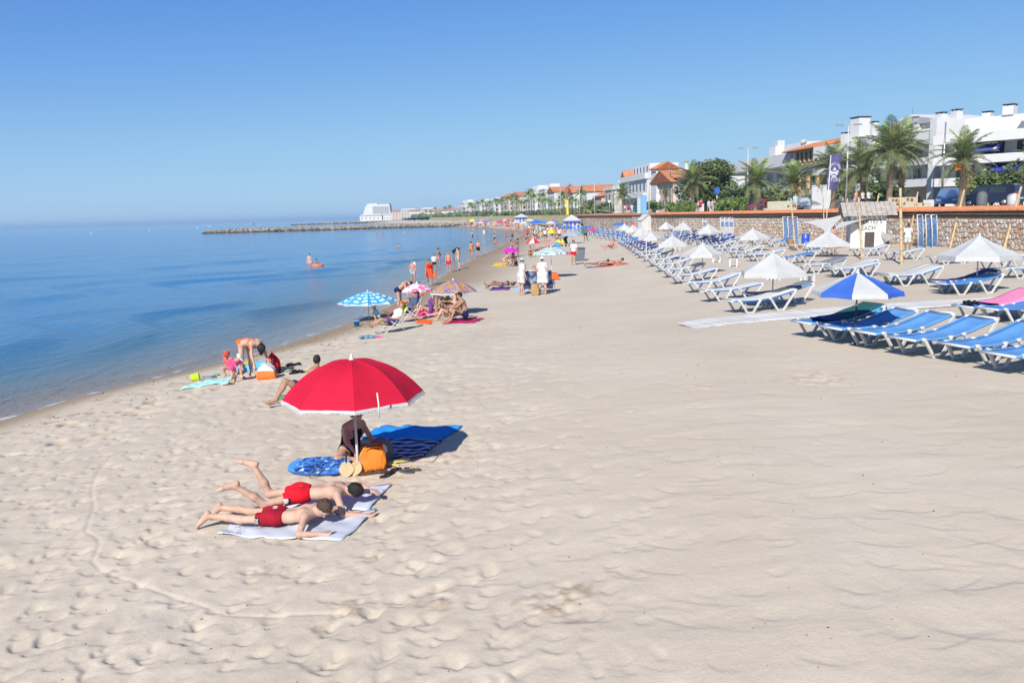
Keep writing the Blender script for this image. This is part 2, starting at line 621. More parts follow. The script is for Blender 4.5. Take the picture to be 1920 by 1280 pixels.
for _ in range(260):                                     # turned-up patches near the waterline, darker and crumbly
	y = rs.uniform(14, 34)
	x = float(shoreX(y)) + rs.uniform(0.9, 4.2)
	rad = rs.uniform(0.05, 0.16)
	R = rad * 2
	i0, i1 = int((x - R - HX0) / RES), int((x + R - HX0) / RES)
	j0, j1 = int((y - R - HY0) / RES), int((y + R - HY0) / RES)
	if i0 < 0 or j0 < 0:
		continue
	xx = (_xs[i0:i1][None, :] - x) / rad
	yy = (_ys[j0:j1][:, None] - y) / rad
	k_ = smooth01(1.5 - np.sqrt(xx * xx + yy * yy))
	DAMP[j0:j1, i0:i1] = np.maximum(DAMP[j0:j1, i0:i1], 0.6 * k_)
	HM[j0:j1, i0:i1] -= 0.05 * k_
def rast(A, X, Y):
	i = np.clip((X - HX0) / RES - 0.5, 0, NX - 1.001)
	j = np.clip((Y - HY0) / RES - 0.5, 0, NY - 1.001)
	ii, jj = i.astype(int), j.astype(int)
	fi, fj = i - ii, j - jj
	v = (A[jj, ii] * (1 - fi) + A[jj, ii + 1] * fi) * (1 - fj) + (A[jj + 1, ii] * (1 - fi) + A[jj + 1, ii + 1] * fi) * fj
	edge = np.minimum(np.minimum(X - HX0, HX1 - X), np.minimum(Y - HY0, HY1 - Y))
	return v * smooth01(edge / 2.0)
def sand_z(X, Y):
	X, Y = np.asarray(X, float), np.asarray(Y, float)
	d = X - shoreX(Y)
	return prof(X, Y) + rast(HM, X, Y) * smooth01((d - 0.6) / 2.6)
def GS(x, y):
	"""like G, with the footprints"""
	p = G(x, y)
	p.z = float(sand_z(np.array([p.x]), np.array([p.y]))[0])
	return p
rows = [2.6]
while rows[-1] < 2300:
	y = rows[-1]
	rows.append(y + (0.05 if y < 5 else max(0.019, y * (0.0029 if y < 14 else 0.0048 if y < 30 else 0.0085 if y < 120 else 0.03))))
rows = np.array(rows)
ncol = 770
tt = np.linspace(0, 1, ncol)[None, :]
Lb = np.maximum(-0.80 * rows - 2.0, shoreX(rows) - 9.0)[:, None]
Rb = np.minimum(0.80 * rows + 2.0, wallX(rows) + 0.25)[:, None]
SX = Lb + (Rb - Lb) * tt
SY = np.repeat(rows[:, None], ncol, 1)
SZ = sand_z(SX, SY)
sd_ = SX - shoreX(SY)
wob = np.interp(SY, np.arange(0, 2400, 1.3), 0.55 * np.convolve(RNG.standard_normal(2000), np.ones(5) / 5, 'same')[:len(np.arange(0, 2400, 1.3))])
wide = np.interp(SY, [0, 25, 40, 60, 90, 150, 400], [1.3, 1.6, 4.0, 7.5, 7.5, 6, 4])
wet = smooth01(1.0 - (sd_ - 0.35 + wob) / wide) * 0.95
damp = rast(DAMP, SX, SY)
sand_mat = sand_material()
sand = link('sand_beach', np_mesh('sand_beach', np.stack([SX, SY, SZ], -1).reshape(-1, 3), grid_quads(len(rows), ncol), sand_mat,
								 attrs={'wet': wet, 'damp': damp}))
tag(sand, 'pale trampled sand of the long beach', None, None, 'structure')
# ------------------------------------------------------------------ the sea
def sea_material():
	m = bpy.data.materials.new('sea_water')
	m.use_nodes = True
	n, l = m.node_tree.nodes, m.node_tree.links
	p = n['Principled BSDF']
	p.inputs['Roughness'].default_value = 0.10
	p.inputs['IOR'].default_value = 1.333
	de = n.new('ShaderNodeAttribute')
	de.attribute_name = 'depth'
	cr = n.new('ShaderNodeValToRGB')
	e = cr.color_ramp.elements
	e[0].position = 0.0
	e[0].color = (0.28, 0.22, 0.15, 1)
	e[1].position = 1.0
	e[1].color = (0.035, 0.185, 0.38, 1)
	k = e.new(0.12)
	k.color = (0.15, 0.155, 0.135, 1)
	k = e.new(0.35)
	k.color = (0.045, 0.125, 0.19, 1)
	k = e.new(0.7)
	k.color = (0.032, 0.155, 0.31, 1)
	l.new(de.outputs['Fac'], cr.inputs['Fac'])
	l.new(cr.outputs['Color'], p.inputs['Base Color'])
	tc = n.new('ShaderNodeTexCoord')
	mp = n.new('ShaderNodeMapping')
	mp.inputs['Rotation'].default_value = (0, 0, math.radians(17))
	mp.inputs['Scale'].default_value = (1.0, 0.38, 1.0)
	l.new(tc.outputs['Object'], mp.inputs['Vector'])
	n1 = n.new('ShaderNodeTexNoise')
	n1.inputs['Scale'].default_value = 2.2
	n1.inputs['Detail'].default_value = 5
	n1.inputs['Roughness'].default_value = 0.7
	l.new(mp.outputs[0], n1.inputs['Vector'])
	n2 = n.new('ShaderNodeTexNoise')
	n2.inputs['Scale'].default_value = 0.16
	n2.inputs['Detail'].default_value = 4
	l.new(mp.outputs[0], n2.inputs['Vector'])
	b1 = n.new('ShaderNodeBump')
	b1.inputs['Strength'].default_value = 0.9
	b1.inputs['Distance'].default_value = 0.15
	l.new(n1.outputs['Fac'], b1.inputs['Height'])
	b2 = n.new('ShaderNodeBump')
	b2.inputs['Strength'].default_value = 0.3
	b2.inputs['Distance'].default_value = 0.35
	l.new(n2.outputs['Fac'], b2.inputs['Height'])
	l.new(b2.outputs[0], b1.inputs['Normal'])
	l.new(b1.outputs[0], p.inputs['Normal'])
	# thin foam where the water runs out
	fo = n.new('ShaderNodeAttribute')
	fo.attribute_name = 'foam'
	df = n.new('ShaderNodeBsdfDiffuse')
	df.inputs['Color'].default_value = (0.75, 0.76, 0.76, 1)
	n3 = n.new('ShaderNodeTexNoise')
	n3.inputs['Scale'].default_value = 2.2
	n3.inputs['Detail'].default_value = 6
	l.new(tc.outputs['Object'], n3.inputs['Vector'])
	mr = n.new('ShaderNodeMapRange')
	mr.inputs['From Min'].default_value = 0.5
	mr.inputs['From Max'].default_value = 0.66
	l.new(n3.outputs['Fac'], mr.inputs['Value'])
	mu = n.new('ShaderNodeMath')
	mu.operation = 'MULTIPLY'
	l.new(mr.outputs[0], mu.inputs[0])
	l.new(fo.outputs['Fac'], mu.inputs[1])
	ms = n.new('ShaderNodeMixShader')
	l.new(mu.outputs[0], ms.inputs[0])
	l.new(p.outputs[0], ms.inputs[1])
	l.new(df.outputs[0], ms.inputs[2])
	l.new(ms.outputs[0], n['Material Output'].inputs['Surface'])
	return m
rows = [3.0]
while rows[-1] < 42000:
	y = rows[-1]
	rows.append(y + max(0.12, y * (0.008 if y < 90 else 0.012 if y < 500 else 0.06)))
rows = np.array(rows)
ncol = 230
Lb = np.minimum(-1.15 * rows - 14.0, shoreX(rows) - 30)[:, None]
Rb = (shoreX(rows) + 0.9)[:, None]
tt = (np.linspace(0, 1, ncol) ** 0.72)[None, :]
WX = Lb + (Rb - Lb) * tt
WY = np.repeat(rows[:, None], ncol, 1)
dd = (shoreX(WY) - WX) * 0.96
wrp = 2.6 * np.sin(WY * 0.11 + WX * 0.05) + 1.5 * np.sin(WY * 0.31 + 1.3 + WX * 0.09) + 0.8 * np.sin(WY * .63 + .4)
near = 1 - smooth01((WY - 60) / 120)
ph = (dd + wrp * np.clip(dd / 8, 0.12, 1)) / (3.4 + 0.09 * np.clip(dd, 0, 60)) * 2 * math.pi
amp = 0.07 * smooth01(dd / 3.0) * (0.55 + 0.45 * np.sin(WY * 0.17 + dd * 0.21))
crest = np.sin(ph)
WZ = WATER_Z + amp * (crest + 0.35 * np.sin(2 * ph + 0.6)) * near
# one small breaker running up the slope
bd = dd - (1.35 + 0.35 * np.sin(WY * 0.45) + 0.2 * np.sin(WY * 1.3))
WZ += 0.075 * np.exp(-(bd / 0.30) ** 2) * smooth01((31 - WY) / 8) * (0.75 + 0.25 * np.sin(WY * 0.8))
WZ = np.where(dd < 0, WATER_Z + 0.0 * WZ, WZ)
depth = np.clip((WATER_Z - prof(WX, WY)) / 1.7, 0, 1)
foam = np.exp(-((dd - 0.12 - 0.15 * np.sin(WY * .9)) / 0.13) ** 2) * 0.55 + np.exp(-((bd - 0.15) / 0.15) ** 2) * 0.10
sea = link('sea', np_mesh('sea', np.stack([WX, WY, WZ], -1).reshape(-1, 3), grid_quads(len(rows), ncol), sea_material(),
						 attrs={'depth': depth, 'foam': foam}))
tag(sea, 'calm blue sea with low ripples', None, None, 'structure')
# ------------------------------------------------------------------ promenade level
paving = mat('promenade_paving', (0.42, 0.38, 0.33), 0.85, 0.10, 0.6)
asphalt = mat('asphalt', (0.06, 0.06, 0.062), 0.9, 0.15, 2.0)
lawn = mat('lawn', (0.12, 0.16, 0.035), 0.9, 0.35, 1.2, 0.6, 60)
YS = np.concatenate([np.arange(-10, 240, 4.0), np.arange(240, 700, 20.0), np.arange(700, 2201, 100.0)])
def strip(name, o0, o1, z0, z1, m, label, ys=YS, kind='structure'):
	V, n_ = [], len(ys)
	for y in ys:
		t = walltan(max(y, 9)) if y < 2190 else walltan(2180)
		nv = Vector((t.y, -t.x, 0))
		b = Vector((float(wallX(max(y, 2))), y, 0))
		V.append((b + nv * o0)[:2] + (z0,))
		V.append((b + nv * o1)[:2] + (z1,))
	Q = [(2 * i, 2 * i + 1, 2 * i + 3, 2 * i + 2) for i in range(n_ - 1)]
	o = link(name, np_mesh(name, np.array(V), np.array(Q), m, False))
	return tag(o, label, None, None, kind)
strip('promenade', 1.9, 8.6, PROM_Z + 0.004, PROM_Z + 0.004, paving, 'pale paved seafront promenade above the sea wall')
strip('lawn_strip', 0.2, 1.9, PROM_Z - 0.03, PROM_Z - 0.01, lawn, 'narrow green lawn strip behind the tiled wall')
strip('road', 8.75, 16.0, PROM_Z - 0.06, PROM_Z - 0.06, asphalt, 'seafront road behind the palms')
strip('pavement', 16.0, 19.5, PROM_Z + 0.03, PROM_Z + 0.03, paving, 'pavement in front of the seafront houses')
land_mat = mat('dry_ground', (0.2, 0.18, 0.11), 0.95, 0.3, 0.05)
strip('ground', 0.3, 2600, PROM_Z - 0.12, PROM_Z - 0.12, land_mat, 'flat land the town stands on')
strip('lawn_bank', -2.2, 0.3, 0.6, PROM_Z - 0.02, mat('dry_lawn', (0.30, 0.26, 0.13), 0.95, 0.3, 0.4), 'sloping lawn bank beyond the end of the stone wall', ys=[y for y in YS if 174 <= y <= 700])
kerb = MB()
for y in np.arange(40, 200, 4.0):
	t = walltan(y)
	nv = Vector((t.y, -t.x, 0))
	a = Vector((float(wallX(y)), y, PROM_Z)) + nv * 8.67
	b = Vector((float(wallX(y + 4)), y + 4, PROM_Z)) + nv * 8.67
	kerb.beam(a + Vector((0, 0, -0.02)), b + Vector((0, 0, -0.02)), 0.14, 0.14)
tag(kerb.build('road_kerb', mat('kerb_stone', (0.45, 0.44, 0.42), 0.8, 0.1)), 'pale stone kerb between promenade and road', None, None, 'structure')
# ------------------------------------------------------------------ sea wall of rubble stones with a tiled top
STONE_TOP, WALL_BASE = 2.52, 0.42
core_m = mat('wall_mortar', (0.40, 0.33, 0.265), 0.95, 0.25, 3.0, 0.5, 30)
def voronoi_wall_material():
	m = bpy.data.materials.new('far_rubble')
	m.use_nodes = True
	n, l = m.node_tree.nodes, m.node_tree.links
	p = n['Principled BSDF']
	p.inputs['Roughness'].default_value = 0.9
	tc = n.new('ShaderNodeTexCoord')
	vo = n.new('ShaderNodeTexVoronoi')
	vo.inputs['Scale'].default_value = 2.6
	l.new(tc.outputs['Object'], vo.inputs['Vector'])
	cr = n.new('ShaderNodeValToRGB')
	cr.color_ramp.elements[0].color = (0.22, 0.15, 0.11, 1)
	cr.color_ramp.elements[1].color = (0.52, 0.45, 0.38, 1)
	se = n.new('ShaderNodeSeparateColor')
	l.new(vo.outputs['Color'], se.inputs[0])
	l.new(se.outputs[0], cr.inputs['Fac'])
	l.new(cr.outputs[0], p.inputs['Base Color'])
	b = n.new('ShaderNodeBump')
	b.inputs['Strength'].default_value = 1.0
	b.inputs['Distance'].default_value = 0.1
	b.invert = True
	l.new(vo.outputs['Distance'], b.inputs['Height'])
	l.new(b.outputs[0], p.inputs['Normal'])
	return m
far_rubble = voronoi_wall_material()
wall = MB()
ys = [y for y in YS if y <= 178]
for y0, y1 in zip(ys[:-1], ys[1:]):
	P = []
	for y in (y0, y1):
		t = walltan(max(y, 9))
		nv = Vector((t.y, -t.x, 0))
		b = Vector((float(wallX(max(y, 2))), y, 0))
		P.append((b, nv))
	(b0, n0), (b1, n1) = P
	hgt = 1.0 if y0 < 240 else 0.55
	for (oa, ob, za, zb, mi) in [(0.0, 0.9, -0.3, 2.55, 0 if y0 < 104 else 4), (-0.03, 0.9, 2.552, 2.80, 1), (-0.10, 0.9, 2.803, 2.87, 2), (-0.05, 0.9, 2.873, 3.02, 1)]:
		vs = [b0 + n0 * oa, b1 + n1 * oa, b1 + n1 * ob, b0 + n0 * ob]
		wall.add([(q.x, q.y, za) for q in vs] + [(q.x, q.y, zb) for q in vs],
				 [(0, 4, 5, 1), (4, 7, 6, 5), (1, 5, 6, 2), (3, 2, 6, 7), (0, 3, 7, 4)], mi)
	# sloping bed of the tiles
	vs = [b0 + n0 * -0.22, b1 + n1 * -0.22, b1 + n1 * 0.45, b0 + n0 * 0.45, b1 + n1 * 0.7, b0 + n0 * 0.7]
	zz = [3.022, 3.022, 3.26, 3.26, 3.15, 3.15]
	wall.add([(q.x, q.y, z) for q, z in zip(vs, zz)] + [(vs[0].x, vs[0].y, 2.99), (vs[1].x, vs[1].y, 2.99), (b1.x, b1.y, 3.02), (b0.x, b0.y, 3.02)],
			 [(0, 3, 2, 1), (3, 5, 4, 2), (0, 1, 7, 6), (6, 7, 8, 9)], 3)
tile_m = mat('terracotta_tile', (0.50, 0.185, 0.085), 0.8, 0.22, 4.0)
wall_o = empty('sea_wall', (0, 0, 0), 0, 'long rubble stone sea wall with orange tiled top behind the loungers', 'wall')
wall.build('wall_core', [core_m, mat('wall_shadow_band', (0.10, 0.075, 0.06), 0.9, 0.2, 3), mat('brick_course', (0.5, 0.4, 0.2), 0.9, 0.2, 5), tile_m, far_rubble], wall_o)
# half-round tiles
tiles = MB()
s_, y = 0.0, 40.0
while y < 118:
	t = walltan(y)
	nv = Vector((t.y, -t.x, 0))
	b = Vector((float(wallX(y)), y, 0))
	a0 = b + nv * (-0.27 + rs.uniform(-0.012, 0.012)) + Vector((0, 0, 3.035))
	a1 = b + nv * 0.46 + Vector((0, 0, 3.275))
	r0, r1 = 0.095, 0.075
	vs = []
	for a, r in ((a0, r0), (a1, r1)):
		for k in range(6):
			an = math.pi * k / 5
			vs.append(a + t * (math.cos(an) * r) + Vector((0, 0, math.sin(an) * r)))
	fs = [(k, k + 1, k + 7, k + 6) for k in range(5)] + [tuple(range(5, -1, -1))]
	tiles.add(vs, fs, 0 if rs.random() < .93 else 1, True)
	y += 0.225
o = tiles.build('cap_tiles', [tile_m, mat('old_tile', (0.42, 0.2, 0.12), 0.85, 0.2)], wall_o)
o['kind'] = 'stuff'
def clip_poly(poly, px, py, nx, ny):
	"""keep the side where (p - P).n <= 0"""
	out = []
	for i in range(len(poly)):
		a, b = poly[i], poly[(i + 1) % len(poly)]
		da = (a[0] - px) * nx + (a[1] - py) * ny
		db = (b[0] - px) * nx + (b[1] - py) * ny
		if da <= 0:
			out.append(a)
		if da * db < 0:
			k = da / (da - db)
			out.append((a[0] + (b[0] - a[0]) * k, a[1] + (b[1] - a[1]) * k))
	return out
stone_cols = [(0.42, 0.33, 0.26), (0.49, 0.42, 0.345), (0.40, 0.34, 0.285), (0.42, 0.28, 0.20), (0.52, 0.465, 0.41), (0.39, 0.365, 0.345), (0.46, 0.37, 0.285)]
stone_m = [mat('wall_stone_%d' % i, c, 0.9, 0.22, 7.0, 0.5, 25) for i, c in enumerate(stone_cols)]
du, dv = 0.36, 0.31
ncu, ncv = int((108 - 36) / du), int((STONE_TOP - WALL_BASE) / dv) + 1
seeds = {}
for i in range(ncu):
	for j in range(-1, ncv + 1):
		seeds[i, j] = (36 + (i + 0.5 + (0.5 if j % 2 else 0) + rs.uniform(-.34, .34)) * du, WALL_BASE + (j + 0.5 + rs.uniform(-.34, .34)) * dv)
rest = MB()
stones = []
for (i, j), (sx_, sz_) in seeds.items():
	if j < 0 or j >= ncv or i < 2 or i > ncu - 3:
		continue
	poly = [(sx_ - .6, sz_ - .6), (sx_ + .6, sz_ - .6), (sx_ + .6, sz_ + .6), (sx_ - .6, sz_ + .6)]
	for di in (-2, -1, 0, 1, 2):
		for dj in (-2, -1, 0, 1, 2):
			q = seeds.get((i + di, j + dj))
			if q is None or (di == 0 and dj == 0):
				continue
			nx, ny = q[0] - sx_, q[1] - sz_
			L = math.hypot(nx, ny)
			nx, ny = nx / L, ny / L
			gap = 0.016
			poly = clip_poly(poly, sx_ + nx * (L / 2 - gap), sz_ + ny * (L / 2 - gap), nx, ny)
			if len(poly) < 3:
				break
		if len(poly) < 3:
			break
	if len(poly) < 3:
		continue
	poly = clip_poly(poly, 0, STONE_TOP, 0, 1)
	if len(poly) < 3:
		continue
	stones.append((sx_, sz_, poly))
stones.sort(key=lambda q: q[0])
# largest in the picture first: the ones inside the frame, nearest along the wall
cand = [q for q in stones if q[0] > 44.6][:300]
cset = set(id(q) for q in cand)
for q in stones:
	sx_, sz_, poly = q
	t = walltan(sx_)
	nv = Vector((t.y, -t.x, 0))
	def wp(u, z, out):
		b = Vector((float(wallX(u)), u, 0)) - nv * out
		return Vector((b.x, b.y, z))
	pr = rs.uniform(0.05, 0.12)
	cx = sum(p[0] for p in poly) / len(poly)
	cz = sum(p[1] for p in poly) / len(poly)
	n_ = len(poly)
	base = [wp(p[0], p[1], -0.02) for p in poly]
	mid = [wp(cx + (p[0] - cx) * .96, cz + (p[1] - cz) * .96, pr * rs.uniform(.5, .8)) for p in poly]
	top = [wp(cx + (p[0] - cx) * .62, cz + (p[1] - cz) * .62, pr * rs.uniform(.85, 1.15)) for p in poly]
	vs = base + mid + top
	fs = []
	for k in range(n_):
		k2 = (k + 1) % n_
		fs.append((k, k + n_, k2 + n_, k2))
		fs.append((k + n_, k + 2 * n_, k2 + 2 * n_, k2 + n_))
	fs.append(tuple(range(3 * n_ - 1, 2 * n_ - 1, -1)))
	mi = rs.randrange(len(stone_m))
	if id(q) in cset:
		MB().add(vs, fs).build('stone', stone_m[mi], wall_o)
	else:
		rest.add(vs, fs, mi)
o = rest.build('rubble', stone_m, wall_o)
o['kind'] = 'stuff'
# ------------------------------------------------------------------ breakwater of boulders
def boulder_mesh(name, seed, m):
	r_ = random.Random(seed)
	b = MB()
	b.ell((0, 0, 0), (1, 1, 1), 8, 6)
	b.v = [tuple(Vector(p) * r_.uniform(0.78, 1.12)) for p in b.v]
	b.sm = [False] * len(b.f)
	return b.mesh(name, m)
rock_m = [mat('boulder_pale', (0.28, 0.24, 0.19), 0.95, 0.3, 0.8, 0.4, 4), mat('boulder_brown', (0.19, 0.155, 0.12), 0.95, 0.3, 0.8, 0.4, 4),
		 mat('boulder_grey', (0.24, 0.22, 0.195), 0.95, 0.3, 0.8, 0.4, 4)]
dark_rock = mat('boulder_wet', (0.07, 0.06, 0.045), 0.6, 0.3, 0.8)
def boulders(name, pts, n, width, hmax, rmin, rmax, label):
	"""one long heap of boulders along a polyline, each a small rough stone"""
	b = MB()
	segs = list(zip(pts[:-1], pts[1:]))
	Ls = [(q - p).length for p, q in segs]
	tot = sum(Ls)
	for _ in range(n):
		s = rs.random() * tot
		for (p, q), L in zip(segs, Ls):
			if s <= L:
				break
			s -= L
		c = p.lerp(q, s / L)
		d = (q - p).normalized()
		nn = Vector((d.y, -d.x, 0))
		w = rs.uniform(-1, 1)
		end = min(1.0, (c - pts[0]).length / 12 + 0.35)
		top = hmax * end * (1 - abs(w) ** 1.6)
		z = WATER_Z + top * rs.uniform(0.55, 1.0)
		c = c + nn * (w * width * (0.5 + 0.5 * end))
		r = rs.uniform(rmin, rmax)
		o0 = len(b.v)
		b.ell((c.x, c.y, z), (r * rs.uniform(.8, 1.4), r * rs.uniform(.8, 1.3), r * rs.uniform(.6, .9)), 6, 4,
			 3 if z < WATER_Z + 0.35 else rs.choice([0, 0, 0, 1, 2]), Matrix.Rotation(rs.random() * 6, 3, 'Z'))
		for k in range(o0, len(b.v)):
			v = Vector(b.v[k])
			b.v[k] = tuple(v + Vector((rs.uniform(-.2, .2), rs.uniform(-.2, .2), rs.uniform(-.15, .15))) * r)
	b.sm = [False] * len(b.f)
	o = b.build(name, rock_m + [dark_rock])
	return tag(o, label, 'breakwater', None, 'stuff')
J0, J1, J2 = at(402, 436, WATER_Z), at(640, 432, WATER_Z), at(868, 423.5, WATER_Z)
J0, J1, J2 = Vector((-127, 336, 0)), Vector((-73, 338, 0)), Vector((-16, 347, 0))
boulders('breakwater', [J0, J1, J2], 2300, 4.2, 1.5, 0.4, 0.85, 'long low breakwater of pale boulders reaching into the sea')
boulders('far_breakwater', [Vector((-215, 800, 0)), Vector((-120, 800, 0))], 300, 8, 1.3, 0.8, 1.4, 'faint second breakwater beyond the near one')
# ------------------------------------------------------------------ people: one continuous surface grown over a skeleton
def surface_net(F, org, h):
	"""quads of the zero level of a field sampled on a regular lattice"""
	S = F < 0
	nx, ny, nz = F.shape
	c = np.zeros((nx - 1, ny - 1, nz - 1), np.int8)
	for dx in (0, 1):
		for dy in (0, 1):
			for dz in (0, 1):
				c += S[dx:nx - 1 + dx, dy:ny - 1 + dy, dz:nz - 1 + dz]
	act = (c > 0) & (c < 8)
	idx = -np.ones(act.shape, np.int32)
	I, J, K = np.nonzero(act)
	n = len(I)
	idx[I, J, K] = np.arange(n)
	acc = np.zeros((n, 3))
	cnt = np.zeros(n)
	offs = [(0, 0, 0), (1, 0, 0), (0, 1, 0), (1, 1, 0), (0, 0, 1), (1, 0, 1), (0, 1, 1), (1, 1, 1)]
	for a in range(8):
		for b in range(a + 1, 8):
			oa, ob = offs[a], offs[b]
			if sum(abs(p - q) for p, q in zip(oa, ob)) != 1:
				continue
			fa = F[I + oa[0], J + oa[1], K + oa[2]]
			fb = F[I + ob[0], J + ob[1], K + ob[2]]
			m = (fa < 0) != (fb < 0)
			t = np.where(m, fa / np.where(m, fa - fb, 1), 0)
			for ax in range(3):
				acc[:, ax] += np.where(m, oa[ax] + t * (ob[ax] - oa[ax]), 0)
			cnt += m
	V = acc / cnt[:, None] + np.stack([I, J, K], 1)
	V = np.array(org) + V * h
	quads = []
	for ax in range(3):
		sl0 = [slice(1, -1)] * 3
		A = [slice(1, nx - 1), slice(1, ny - 1), slice(1, nz - 1)]
		A[ax] = slice(0, F.shape[ax] - 1)
		B = list(A)
		B[ax] = slice(1, F.shape[ax])
		sa, sb = S[tuple(A)], S[tuple(B)]
		ch = np.nonzero(sa != sb)
		flip = sa[ch]
		ii = [ch[k] + (0 if k == ax else 1) for k in range(3)]
		u, v = [(1, 2), (2, 0), (0, 1)][ax]
		def cell(du, dv):
			q = [ii[0].copy(), ii[1].copy(), ii[2].copy()]
			q[u] = q[u] - du
			q[v] = q[v] - dv
			return idx[q[0], q[1], q[2]]
		q = np.stack([cell(1, 1), cell(0, 1), cell(0, 0), cell(1, 0)], 1)
		q[~flip] = q[~flip][:, ::-1]
		quads.append(q)
	Q = np.concatenate(quads)
	Q = Q[(Q >= 0).all(1)]
	return V, Q
class Field:
	def __init__(s, lo, hi, h):
		s.h = h
		s.lo = np.array(lo, float) - 3 * h
		s.n = np.ceil((np.array(hi) - s.lo) / h).astype(int) + 4
		s.F = np.full(tuple(s.n), 0.5, np.float32)
		s.ax = [s.lo[k] + np.arange(s.n[k]) * h for k in range(3)]
	def prim(s, a, b, ra, rb, k=0.02, sub=False):
		a, b = np.array(a, float), np.array(b, float)
		R = max(ra, rb) + k * 1.6 + 3 * s.h
		lo = np.minimum(a, b) - R
		hi = np.maximum(a, b) + R
		i0 = np.clip(((lo - s.lo) / s.h).astype(int), 0, s.n - 1)
		i1 = np.clip(((hi - s.lo) / s.h).astype(int) + 2, 1, s.n)
		if (i1 <= i0).any():
			return
		sl = tuple(slice(p, q) for p, q in zip(i0, i1))
		X = s.ax[0][sl[0]][:, None, None] - a[0]
		Y = s.ax[1][sl[1]][None, :, None] - a[1]
		Z = s.ax[2][sl[2]][None, None, :] - a[2]
		d = b - a
		L2 = max(float(d @ d), 1e-9)
		t = np.clip((X * d[0] + Y * d[1] + Z * d[2]) / L2, 0, 1)
		D = np.sqrt((X - t * d[0]) ** 2 + (Y - t * d[1]) ** 2 + (Z - t * d[2]) ** 2) - (ra + (rb - ra) * t)
		s._join(sl, D, k, sub)
	def ellip(s, c, axes, r, k=0.015, sub=False):
		"""ellipsoid with axis vectors (rows) and radii"""
		c = np.array(c, float)
		R = max(r) + 0.04 + 3 * s.h
		i0 = np.clip(((c - R - s.lo) / s.h).astype(int), 0, s.n - 1)
		i1 = np.clip(((c + R - s.lo) / s.h).astype(int) + 2, 1, s.n)
		if (i1 <= i0).any():
			return
		sl = tuple(slice(p, q) for p, q in zip(i0, i1))
		X = s.ax[0][sl[0]][:, None, None] - c[0]
		Y = s.ax[1][sl[1]][None, :, None] - c[1]
		Z = s.ax[2][sl[2]][None, None, :] - c[2]
		q = 0
		q2 = 0
		for a, rr in zip(axes, r):
			w = X * a[0] + Y * a[1] + Z * a[2]
			q = q + (w / rr) ** 2
			q2 = q2 + (w / rr ** 2) ** 2
		k0 = np.sqrt(q)
		D = k0 * (k0 - 1) / np.maximum(np.sqrt(q2), 1e-6)
		s._join(sl, D, k, sub)
	def _join(s, sl, D, k, sub):
		f = s.F[sl]
		if sub:
			s.F[sl] = np.maximum(f, -D)
		elif k > 0:
			hh = np.clip(0.5 + 0.5 * (f - D) / k, 0, 1)
			s.F[sl] = f * (1 - hh) + D * hh - k * hh * (1 - hh)
		else:
			s.F[sl] = np.minimum(f, D)
	def clip(s, p, n):
		"""keep the side the normal points away from"""
		D = (s.ax[0] - p[0])[:, None, None] * n[0] + (s.ax[1] - p[1])[None, :, None] * n[1] + (s.ax[2] - p[2])[None, None, :] * n[2]
		s.F = np.maximum(s.F, D.astype(np.float32))
	def net(s):
		return surface_net(s.F, s.lo, s.h)
def unit(v):
	v = np.array(v, float)
	return v / np.linalg.norm(v)
def skeleton(spine=(0, 0, 1), front=(0, 1, 0), upper=None, head=None, face=None, legs=None, arms=None, girth=1.0, fem=0.0, H=1.72, child=0.0, hands='relax'):
	"""joint positions; legs and arms are ((upper dir, lower dir, end dir) left, same right)"""
	s = H / 1.72
	spine, front = unit(spine), unit(front)
	right = unit(np.cross(front, spine))
	front = unit(np.cross(spine, right))
	up2 = unit(upper) if upper is not None else spine
	fr2 = unit(np.cross(up2, right))
	hd = unit(head) if head is not None else up2
	fc = unit(face) if face is not None else fr2
	fc = unit(fc - hd * (fc @ hd))
	J = {'s': s, 'spine': spine, 'front': front, 'right': right, 'up2': up2, 'fr2': fr2, 'hd': hd, 'fc': fc, 'girth': girth, 'fem': fem, 'child': child}
	legk = 1 - 0.18 * child
	hk = 1 + 0.55 * child
	J['hk'] = hk
	J['pel'] = np.zeros(3)
	J['wai'] = spine * 0.18 * s
	J['che'] = J['wai'] + up2 * 0.17 * s
	J['nec'] = J['wai'] + up2 * 0.335 * s
	J['hea'] = J['nec'] + hd * (0.142 + 0.03 * child) * s
	hw = 0.088 * s * (1 + 0.1 * fem)
	sw = (0.172 - 0.018 * fem) * s * (0.92 + 0.08 * girth)
	for i, sg in ((0, -1), (1, 1)):
		J['hip%d' % i] = J['pel'] + right * sg * hw
		J['sho%d' % i] = J['wai'] + up2 * 0.272 * s + right * sg * sw
		if legs:
			th, sh, ft = [unit(v) for v in legs[i]]
		else:
			th, sh, ft = unit(-spine + right * sg * .06), unit(-spine), unit(front)
		J['kne%d' % i] = J['hip%d' % i] + th * 0.425 * s * legk
		J['ank%d' % i] = J['kne%d' % i] + sh * 0.405 * s * legk
		J['toe%d' % i] = J['ank%d' % i] + ft * 0.17 * s
		J['shd%d' % i], J['ftd%d' % i] = sh, ft
		if arms:
			ua, fa, ha = [unit(v) for v in arms[i]]
		else:
			ua, fa, ha = unit(-up2 + right * sg * .22), unit(-up2 + right * sg * .1 + fr2 * .2), unit(-up2 + fr2 * .2)
		J['elb%d' % i] = J['sho%d' % i] + ua * 0.285 * s * legk
		J['wri%d' % i] = J['elb%d' % i] + fa * 0.245 * s * legk
		J['had%d' % i], J['fad%d' % i], J['uad%d' % i] = ha, fa, ua
		J['hnd%d' % i] = J['wri%d' % i] + ha * 0.09 * s
	return J
